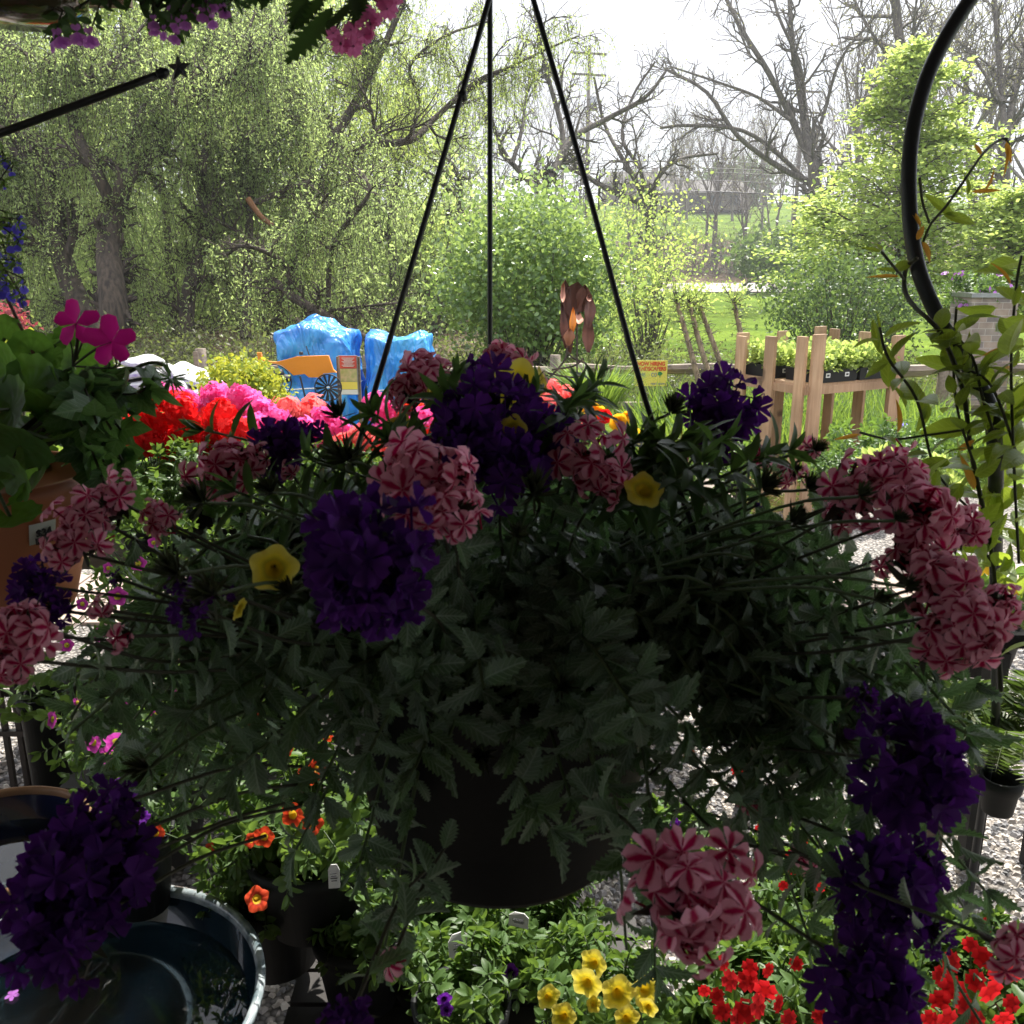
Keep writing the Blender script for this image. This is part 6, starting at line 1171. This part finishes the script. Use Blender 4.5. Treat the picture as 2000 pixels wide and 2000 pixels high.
for k, (px, py, d, w_) in enumerate([(655, 800, .76, 62), (668, 880, .68, 95), (1045, 950, .62, 95), (380, 965, .62, 95), (1318, 790, .76, 68), (1590, 945, .72, 60), (1500, 940, .70, 75), (1690, 960, .66, 55), (1010, 1040, .62, 60), (1560, 1010, .68, 70), (330, 1110, .56, 90), (1760, 1010, .64, 45), (1780, 1140, .6, 50), (1720, 1165, .62, 50), (940, 1480, .66, 80), (400, 1150, .55, 100), (1100, 1340, .64, 60), (1400, 1140, .66, 50), (1485, 1085, .66, 55), (520, 950, .66, 70), (1600, 870, .74, 50), (270, 1500, .66, 80), (1650, 1440, .62, 70), (560, 1150, .6, 70)]):
    gg = rs(500 + k); p = W(px, py, d); r_ = w_ * d / F * .62; ax = nrm(nrm(p - BC) + np.array([0, -.3, .7])); c = p - ax * r_ * .5; n = 60; D = nrm(gg.normal(0, .42, (n, 3)) + ax)
    mb = MB().scatter(CAL, np.tile(c, (n, 1)) + D * r_ * .12, D, rdir(gg, n), r_ * gg.uniform(.75, 1.1, n)); b = BC + nrm(p - BC) * .13; mb.tubes([(smooth_poly([c, c * .7 + b * .3 + (0, 0, .01), b], 4), np.full(9, .0013))], 5, mat=1); mb.obj('spent_flower_head', [M['calyx'], M['stem']], BK)
for (px, py, d, dx, dy, sz) in []: pass
g = rs(301); mb = MB(); leaves_on(mb, HS, g, L_SER, 6, .024, .95, 0, .1, 2, .6); mb.obj('stem_leaves', M['verb_leaf'], BK)
# upright calibrachoa shoots with rosettes standing over the rim
sh = []
for (px, py, d) in [(900, 740, .76), (930, 790, .72), (870, 780, .74), (1130, 770, .76), (1165, 745, .78), (1330, 860, .74), (1290, 900, .72), (1370, 900, .68), (1110, 800, .72), (760, 860, .74), (730, 810, .78), (400, 840, .78), (1405, 860, .70), (1540, 880, .74), (1040, 780, .76), (610, 900, .72), (460, 960, .68), (1480, 900, .7), (1250, 860, .74)]:
    p = W(px, py, d); b = BC + (p - BC) * .35 + (0, 0, .05); b[2] = min(b[2], p[2] - .05); sh.append((smooth_poly([b, (b + p) / 2 + g.normal(0, .008, 3), p], 5), np.linspace(.0016, .001, 11)))
mb = MB().tubes(sh, 5); leaves_on(mb, sh, g, L_LANCE, 8, .034, .8, 1, .3, 4, .8)
for p, _ in sh: mb.scatter(L_LANCE, np.tile(p[-1], (7, 1)), nrm(p[-1] - p[-3]) + g.normal(0, .5, (7, 3)), rdir(g, 7), g.uniform(.018, .03, 7), 1)
mb.obj('upright_shoots', [M['stem'], M['ivy_plain']], BK)
# paper tag and stakes in the pot
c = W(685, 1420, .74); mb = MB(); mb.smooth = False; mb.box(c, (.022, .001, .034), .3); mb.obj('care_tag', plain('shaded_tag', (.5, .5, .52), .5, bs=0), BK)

# ================================================================== left: terracotta pot of geranium and ivy
GP = W(-62, 925, .93); e = empty('hanging_pot', (GP[0], GP[1], GP[2] - .14), 'orange terracotta pot of ivy geranium at the left edge with a price sticker', 'hanging pot')
MB().lathe((GP[0], GP[1], GP[2] - .14), [(.001, 0), (.085, 0), (.098, .05), (.112, .115), (.12, .117), (.122, .14), (.114, .14), (.108, .12), (.001, .118)], 64).obj('pot', M['terra'], e)
# price sticker wrapped on the pot front
a0 = -.5; V, uv = [], []
for i in range(9):
    a = a0 - .13 + .26 * i / 8
    for z in (.083, .104): rr_ = .098 + (z - .05) * .2154 + .0008; V.append((GP[0] + rr_ * math.cos(a), GP[1] + rr_ * math.sin(a), GP[2] - .14 + z))
st_ = MB().add(V, [(2 * i, 2 * i + 2, 2 * i + 3, 2 * i + 1) for i in range(8)]).obj('price_sticker', M['tag_white'], e)
am = a0 + .0; pc = Vector((GP[0] + .1092 * math.cos(am), GP[1] + .1092 * math.sin(am), GP[2] - .14 + .094))
Rm = Matrix.Translation(pc) @ Matrix.Rotation(am + math.pi / 2, 4, 'Z') @ Matrix.Rotation(math.pi / 2, 4, 'X')
text_mesh('$34', .0105, M['ink'], e, Rm @ Matrix.Translation((0, -.0008, .0005)), bold=.0002)
mb = MB(); mb.smooth = False
mo = text_mesh('|||||||||||', .007, M['ink'], e, Rm @ Matrix.Translation((0, -.0072, .0005)), 'barcode')
g = rs(310); n = 62; pl = []; mb = MB(); base = GP + (0, 0, -.01)
LV = [(60, 960, 100, .80), (20, 1010, 110, .80), (40, 870, 130, .80), (95, 800, 90, .82), (60, 760, 110, .84), (20, 730, 120, .86), (140, 720, 80, .86), (190, 730, 90, .88), (110, 860, 70, .8), (20, 800, 120, .82), (130, 660, 60, .9), (60, 690, 80, .9), (150, 770, 90, .82), (100, 700, 80, .92), (30, 930, 90, .78), (10, 660, 70, .9), (170, 690, 60, .95)]
for k, (px, py, w_, d) in enumerate(LV):
    p = W(px, py, d); nn = nrm((g.normal(.1, .35), -.75 + g.normal(0, .25), .5 + g.normal(0, .3))); D = nrm(nrm(p - base) + g.normal(0, .3, 3)); mb.scatter(L_GER, p, D, nn, w_ * d / F * 1.05, 1); pl.append((smooth_poly([base, (base + p) / 2 + (0, 0, .03), p], 4), np.full(9, .0016)))
for k in range(n): a = g.uniform(0, 6.283); r_ = g.uniform(.04, .13); p = base + np.array([r_ * math.cos(a), r_ * math.sin(a), g.uniform(.0, .10)]); mb.scatter(L_GER, p, g.normal(0, 1, 3), (g.normal(0, .4), -.5, .8), .05 * g.uniform(.7, 1.3), 1); pl.append((np.array([base, (base + p) / 2, p]), np.full(3, .0014)))
mb.tubes(pl, 5, 0); mb.obj('foliage', [M['stem'], M['ger_leaf']], e)
# trailing ivy stems to the right of the pot
iv = []; 
for k in range(15):
    a = W(130 + g.uniform(-40, 20), 800 + g.uniform(-40, 60), .86); b = W(g.uniform(180, 275), g.uniform(810, 1000), .86 + g.uniform(-.08, .1)); m = (a + b) / 2 + np.array([0, 0, g.uniform(0, .05)]); iv.append((smooth_poly([base, a, m, b], 5), np.full(16, .0012)))
iv.append((smooth_poly([W(70, 790, .86), W(150, 780, .86), W(200, 770, .85), W(268, 768, .85), W(300, 740, .85)], 5), np.full(21, .0012)))
mb = MB().tubes(iv, 5, 0); leaves_on(mb, iv, g, L_IVY, 7, .036, .9, 1, .35, 1, .2)
q, T = nodes_on(iv, g, 6, .4); mb.scatter(L_IVY, q, T * .3 + np.array([0, -.1, -.8]) + g.normal(0, .4, T.shape), g.normal(0, .4, T.shape) + (0, -1, .2), .034 * g.uniform(.6, 1.2, len(q)), 1); mb.obj('ivy', [M['stem_dark'], M['ivy_leaf']], e)
p0 = W(262, 728, .86); mb = MB().tubes([(smooth_poly([W(150, 800, .86), W(210, 755, .86), W(280, 712, .86), W(318, 712, .86), W(332, 728, .86)], 5), np.full(21, .0019))], 6, 0)
D = nrm(rdir(g, 40) * (1, 1, 1) + (0, 0, -.4)); mb.scatter(CAL, W(334, 738, .86) + D * .002, D, rdir(g, 40), .017, 1); mb.obj('bud_head', [M['stem'], M['ivy_leaf']], e)
for (px, py, s_, nn) in ((148, 632, 46, (-.1, -.9, .5)), (218, 668, 52, (.2, -.95, .2))):
    p = W(px, py, .80); nn = nrm(nn); a = rs(px); mb = MB()
    for k in range(5): th = k * 1.2566 + .3; X = nrm(np.cross(nn, (0, 0, 1))); Yv = np.cross(X, nn); mb.scatter((PETS_W[0] * (.78, 1, 1),) + PETS_W[1:], p, X * math.cos(th) + Yv * math.sin(th) + nn * .25 * a.normal(0, 1), nn, s_ * .80 / F * a.uniform(.85, 1.1))
    b = W(142, 715, .83); mb.tubes([(smooth_poly([p, (p + b) / 2 + (.003, 0, .004), b], 3), np.full(7, .0011))] + [(smooth_poly([W(px + q_, py + 24, .81), W(px + q_ * .5, py + 50, .82), b], 3), np.full(7, .0009)) for q_ in (-14, 6, 16)], 5, mat=1); mb.obj('blossom', [M['fuchsia'], M['stem_dark']], e)
MB().tubes([(np.array([W(-30, 490, .9), W(0, 553, .9), W(70, 700, .9), W(95, 760, .92)]), np.full(4, .0018))], 6).obj('hanger_rod', plain('rusty_brown_rod', (.12, .04, .025), .5, nscale=40), e)
tw_ = W(-90, 400, .88); MB().tubes([(np.array([W(-30, 490, .9), tw_, (tw_[0], tw_[1], 2.71)]), np.full(3, .0018))], 6).obj('hook_wire', M['rod'], e)
# blue lobelia at the left edge
def spray(name, label, cat, pts_, mat, ftp, leafm, anchor, seed, size, lt=L_LANCE, lsize=.018, roof=True):
    g = rs(seed); e = empty(name, anchor, label, cat); mb = MB(); pl = []
    for k, (px, py, d, w_) in enumerate(pts_):
        p = W(px, py, d); nn = nrm((g.normal(0, .5), -.8, g.normal(0, .5))); pl.append((smooth_poly([anchor, (anchor + p) / 2 + g.normal(0, .008, 3), p + (0, 0, .006), p], 4), np.full(13, .0007)))
        f = MB().scatter(ftp, p, nrm((g.normal(0, .6), 0, -1)), nn, w_ * d / F * .6); f.obj('blossom', M[mat], e)
    mb.tubes(pl, 4, 0); leaves_on(mb, pl, g, lt, 6, lsize, .9, 1, .3, 2, .4); mb.obj('foliage', [M['stem_dark'], M[leafm]], e)
    return e
g = rs(320); lo = [(g.uniform(-60, 66) * (1 - .3 * abs(y - 500) / 90), y, .85 + g.uniform(-.06, .06), g.uniform(20, 32)) for y in g.uniform(430, 595, 42)] + [(5, 310, .85, 20), (18, 322, .85, 20), (22, 335, .85, 16), (-10, 330, .85, 20), (8, 365, .85, 9)]
lbp = spray('hanging_lobelia', 'blue lobelia trailing in from the left edge', 'hanging plant', lo, 'lobelia_p', LOB, 'cali_leaf', W(-80, 380, .87), 321, 1, lsize=.009)
a = W(-80, 380, .87); MB().tubes([(np.array([a, (a[0], a[1], 2.71)]), np.array([.002, .002]))], 6).obj('hook_wire', M['rod'], lbp)
# hanging basket above, top left
TB = W(330, -90, .72); e = empty('hanging_basket', TB, 'flowering basket hanging at the top left with lilac and pink sprays below it', 'hanging basket')
MB().lathe((W(20, -60, .7)[0], W(20, -60, .7)[1], W(20, 40, .7)[2]), [(.001, 0), (.035, .002), (.052, .012), (.056, .05), (.05, .05), (.045, .02), (.001, .015)], 40).obj('saucer', plain('brown_clear_saucer', (.14, .07, .04), .12, nscale=14, col2=(.03, .03, .02), coat=1.0), e)
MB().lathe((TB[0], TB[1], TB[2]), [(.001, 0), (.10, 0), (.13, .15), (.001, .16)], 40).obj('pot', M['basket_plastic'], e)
MB().tubes([(np.array([TB + (0, 0, .15), (TB[0], TB[1], 2.71)]), np.array([.002, .002]))], 6).obj('hook_wire', M['rod'], e)
tp = []
for (xs_, ys_) in ((115, 70), (150, 62), (175, 68), (105, 78)): tp.append((xs_, ys_, .68, 30))
for (x, y) in ((298, 52), (320, 60), (343, 68), (300, 40), (330, 22), (352, 8), (372, 18), (395, 25), (410, 8), (360, 40), (378, 2), (428, 8), (436, 18), (415, 38), (345, 45)): tp.append((x, y, .68 + .01 * (x % 5), 22))
pl = []; g = rs(330)
for k, (x, y, d, w_) in enumerate(tp):
    p = W(x, y, d); MB().scatter(LOB, p, nrm((g.normal(0, .3), 0, -1)), nrm((g.normal(0, .5), -.8, g.normal(0, .4))), w_ * d / F * .85).obj('lilac_blossom', M['lilac_p'], e); an = W(x + g.uniform(-30, 60), -30, .71); pl.append((smooth_poly([an, (an + p) / 2 + g.normal(0, .006, 3), p], 4), np.full(9, .0008)))
for _ in range(15): x = g.uniform(130, 500); an = W(x, -60, .72); p = W(x + g.uniform(-60, 60), g.uniform(-15, 26) * (1 if x < 480 else .5), .69); pl.append((smooth_poly([an, (an + p) / 2 + g.normal(0, .01, 3), p], 4), np.full(9, .0012)))
mb = MB().tubes(pl, 4, 0); leaves_on(mb, pl, g, L_OVAL, 5, .013, .9, 1, .2, 2, .3); mb.obj('trailing_foliage', [M['stem_dark'], M['shade_leaf']], e)
for (x0, y0, x1, y1, w_) in ((650, 20, 560, 128, .07), (640, -10, 565, 70, .06), (600, -40, 570, 60, .05), (700, 0, 640, 60, .05), (560, -30, 470, 10, .04), (540, -30, 512, 22, .04), (720, -20, 690, 50, .04), (680, -30, 700, 40, .04)):
    a = W(x0, y0, .66); b = W(x1, y1, .64); MB().scatter(L_FERNY, a, nrm(b - a), (g.normal(0, .3), -1, .2), float(np.linalg.norm(b - a))).obj('lobed_leaf', M['shade_leaf'], e)
for (px, py, w_) in ((665, 88, 34), (690, 92, 34), (685, 60, 30), (650, 66, 26), (712, 70, 28), (735, 38, 22), (758, 18, 34), (748, 2, 30), (720, 25, 26), (700, 40, 26), (775, -5, 30), (725, 50, 24), (722, 68, 20)):
    p = W(px, py, .66); b = W(700, -20, .68); mb = MB().scatter(FL5B, p, (1, 0, .2), nrm((g.normal(0, .4), -.8, -.2 + g.normal(0, .3))), w_ * .66 / F * .62); mb.tubes([(np.array([p, (p + b) / 2, b]), np.full(3, .0009))], 4, mat=1); mb.obj('pink_blossom', [M['pink_p'], M['stem_dark']], e)
# star tipped rod
a = W(-60, 283, .9); b = W(318, 143, .9); e = empty('star_rod', a, 'dark metal rod with a five pointed star finial reaching in at the upper left', 'garden hook')
MB().tubes([(np.array([a + (b - a) * t for t in (0, .25, .5, .75, 1)]), np.full(5, .0038))], 12, caps=True).obj('rod', plain('grey_black_metal', (.05, .05, .055), .35, nscale=40, metal=.6), e)
t_ = nrm(b - a); mb = MB().tubes([(np.array([b - t_ * .006, b - t_ * .004, b - t_ * .002, b, b + t_ * .003, b + t_ * .006]), np.array([.0035, .006, .0045, .006, .0045, .003]))], 12, caps=True); mb.obj('collar', M['iron'], e)
c = W(350, 133, .9); V = [c + (0, -.006, 0), c + (0, .006, 0)] + [c + np.array([math.cos(th) * r_, 0, math.sin(th) * r_]) * (26 * .9 / F) for k in range(10) for th, r_ in [(math.pi / 2 + .08 + k * math.pi / 5, 1.0 if k % 2 == 0 else .42)]]
MB().add(V, [(0, 2 + k, 2 + (k + 1) % 10) for k in range(10)] + [(1, 2 + (k + 1) % 10, 2 + k) for k in range(10)]).obj('star', M['iron'], e, smooth=False)

# ================================================================== right: iron hook and climbing vine
hk = [(1935, -60), (1894, 0), (1854, 62), (1822, 123), (1804, 170), (1787, 232), (1778, 290), (1775, 344), (1776, 398), (1780, 453), (1789, 507), (1802, 551), (1822, 598), (1843, 640), (1872, 688), (1905, 740), (1935, 800), (1945, 900)]
d0 = 1.02; P = smooth_poly([W(x, y, d0) for x, y in hk], 5); bt = P[-1]; bt = W(1945, 1400, 1.9); P = np.vstack([P, [bt, (bt[0], bt[1], -.05)]]); e = empty('iron_hook', (bt[0], bt[1], 0), 'thick black iron hook curving up the right side', 'garden hook')
tpv = W(1985, -115, d0); P = np.vstack([[W(2080, -150, d0)], [tpv], P]); MB().tubes([(P, np.full(len(P), .0084))], 14, caps=True).obj('hook', M['iron'], e)
VN = empty('climbing_vine', (bt[0] + .03, bt[1] + .03, 0), 'vine with glossy green and turning orange leaves climbing the iron hook', 'vine'); g = rs(340)
st = [[(1955, 1350), (1940, 1100), (1900, 900), (1880, 760), (1842, 660), (1815, 625), (1790, 603), (1770, 575), (1766, 545), (1772, 520), (1790, 505)], [(1790, 505), (1800, 480), (1818, 438), (1850, 400), (1885, 350), (1920, 300), (1945, 278), (1965, 272), (1975, 300)], [(1815, 435), (1802, 395), (1796, 348)], [(1766, 545), (1745, 520), (1722, 492)],
      [(1990, 1100), (1980, 900), (1975, 700), (1985, 560), (1995, 500)], [(1900, 900), (1870, 800), (1862, 700), (1868, 600)], [(1880, 840), (1810, 850), (1740, 858), (1680, 845)], [(1900, 1000), (1850, 950), (1820, 900), (1790, 780), (1735, 700), (1718, 640)], [(1940, 1100), (1900, 1050), (1830, 980), (1790, 950)], [(1960, 900), (1920, 780), (1900, 700), (1855, 640)], [(1990, 900), (1940, 760), (1890, 720)]]
VP = [(smooth_poly([W(x, y, 1.0 + .03 * math.sin(i + k)) for i, (x, y) in enumerate(s_)], 5)) for k, s_ in enumerate(st)]; VP = [(p, np.full(len(p), .0026 if k == 0 else .0015)) for k, p in enumerate(VP)]
MB().tubes(VP, 6, caps=True).obj('stems', M['stem_dark'], VN)
def vleaf(x0, y0, x1, y1, wpx, col='vine_leaf', t_=None, nn=None):
    a = W(x0, y0, 1.0); b = W(x1, y1, 1.0 + g.uniform(-.02, .02)); L = float(np.linalg.norm(b - a)); T = (t_ or L_OVALW); v = T[0].copy(); v[:, 0] *= (wpx / F) / (L * .76 if t_ is None else L * .6); MB().scatter((v,) + T[1:], a, nrm(b - a), nn or (g.normal(0, .35), -1, .2 + g.normal(0, .2)), L).obj('leaf', M[col], VN)
for a in [(1888, 385, 1893, 322, 24), (1865, 425, 1805, 375, 30), (1870, 425, 1830, 400, 22), (1838, 418, 1915, 435, 34), (1800, 448, 1775, 395, 14, 'vine_orange'), (1965, 275, 1975, 320, 18, 'vine_orange'), (1968, 285, 1965, 345, 10, 'vine_orange'), (1918, 305, 1902, 275, 14, 'vine_orange'), (1895, 375, 1955, 370, 14, 'vine_orange'), (1920, 375, 1950, 330, 14, 'vine_orange'), (1800, 470, 1822, 510, 22, 'vine_orange'), (1790, 470, 1805, 440, 20, 'vine_orange'), (1722, 492, 1716, 475, 14), (1722, 492, 1688, 482, 14), (1722, 495, 1726, 475, 8, 'white_p'), (1745, 530, 1785, 505, 38), (1760, 540, 1695, 538, 12, 'vine_orange'), (1755, 530, 1715, 522, 14), (1975, 560, 1945, 505, 18, 'vine_orange'), (1978, 600, 1995, 555, 24),
          (1725, 700, 1698, 612, 30), (1735, 762, 1735, 668, 52), (1712, 690, 1725, 600, 12), (1770, 800, 1752, 745, 30), (1752, 850, 1762, 775, 22, 'vine_orange'), (1800, 830, 1802, 735, 40), (1815, 785, 1795, 845, 34), (1680, 848, 1632, 858, 14, 'vine_orange'), (1750, 868, 1725, 845, 26), (1928, 845, 1925, 770, 44), (1875, 720, 1905, 640, 24), (1860, 690, 1838, 640, 22), (1935, 835, 2000, 810, 30), (1985, 640, 2000, 600, 24), (1970, 720, 2000, 680, 30), (1960, 680, 1925, 690, 12, 'vine_orange'), (1955, 720, 1990, 720, 18, 'vine_orange'), (1900, 930, 1960, 900, 50), (1880, 940, 1840, 1000, 50), (1860, 905, 1790, 900, 40), (1920, 1050, 1975, 1010, 46), (1950, 1120, 1990, 1060, 50), (1870, 880, 1905, 860, 22, 'vine_orange'), (1905, 960, 1880, 890, 26, 'vine_orange'), (1850, 970, 1810, 1010, 34), (1975, 980, 2000, 940, 40)]: vleaf(*a)
lv = [(p, r_) for p, r_ in VP if len(p) > 3]; mb = MB(); sub = [lv[0][0][:24], lv[4][0], lv[5][0], lv[7][0], lv[8][0], lv[9][0], lv[10][0]]; leaves_on(mb, [(p, 0) for p in sub], g, L_OVALW, 8, .045, .95, 0, .05, 2, .4)
lowx = W(1960, 950, 1.02); C = lowx + g.normal(0, 1, (60, 3)) * (.045, .04, .09); mb.scatter(L_OVALW, C, g.normal(0, 1, (60, 3)), g.normal(0, .6, (60, 3)) + (0, -.4, .6), .05 * g.uniform(.6, 1.2, 60), 0)
mb.obj('foliage', M['vine_leaf'], VN); 
hm, ht, hout = new_mat('air'); pv = ht.nodes.new('ShaderNodeVolumePrincipled'); pv.inputs['Color'].default_value = (.93, .96, 1, 1); pv.inputs['Density'].default_value = .0011; pv.inputs['Anisotropy'].default_value = .5
ht.links.new(pv.outputs[0], hout.inputs['Volume'])
mb = MB(); mb.smooth = False; mb.box((0, 445, 35), (1010, 930, 76)); hz = mb.obj('haze', hm); hz['kind'] = 'stuff'
SC.cycles.volume_bounces = 0; SC.cycles.volume_step_rate = 5
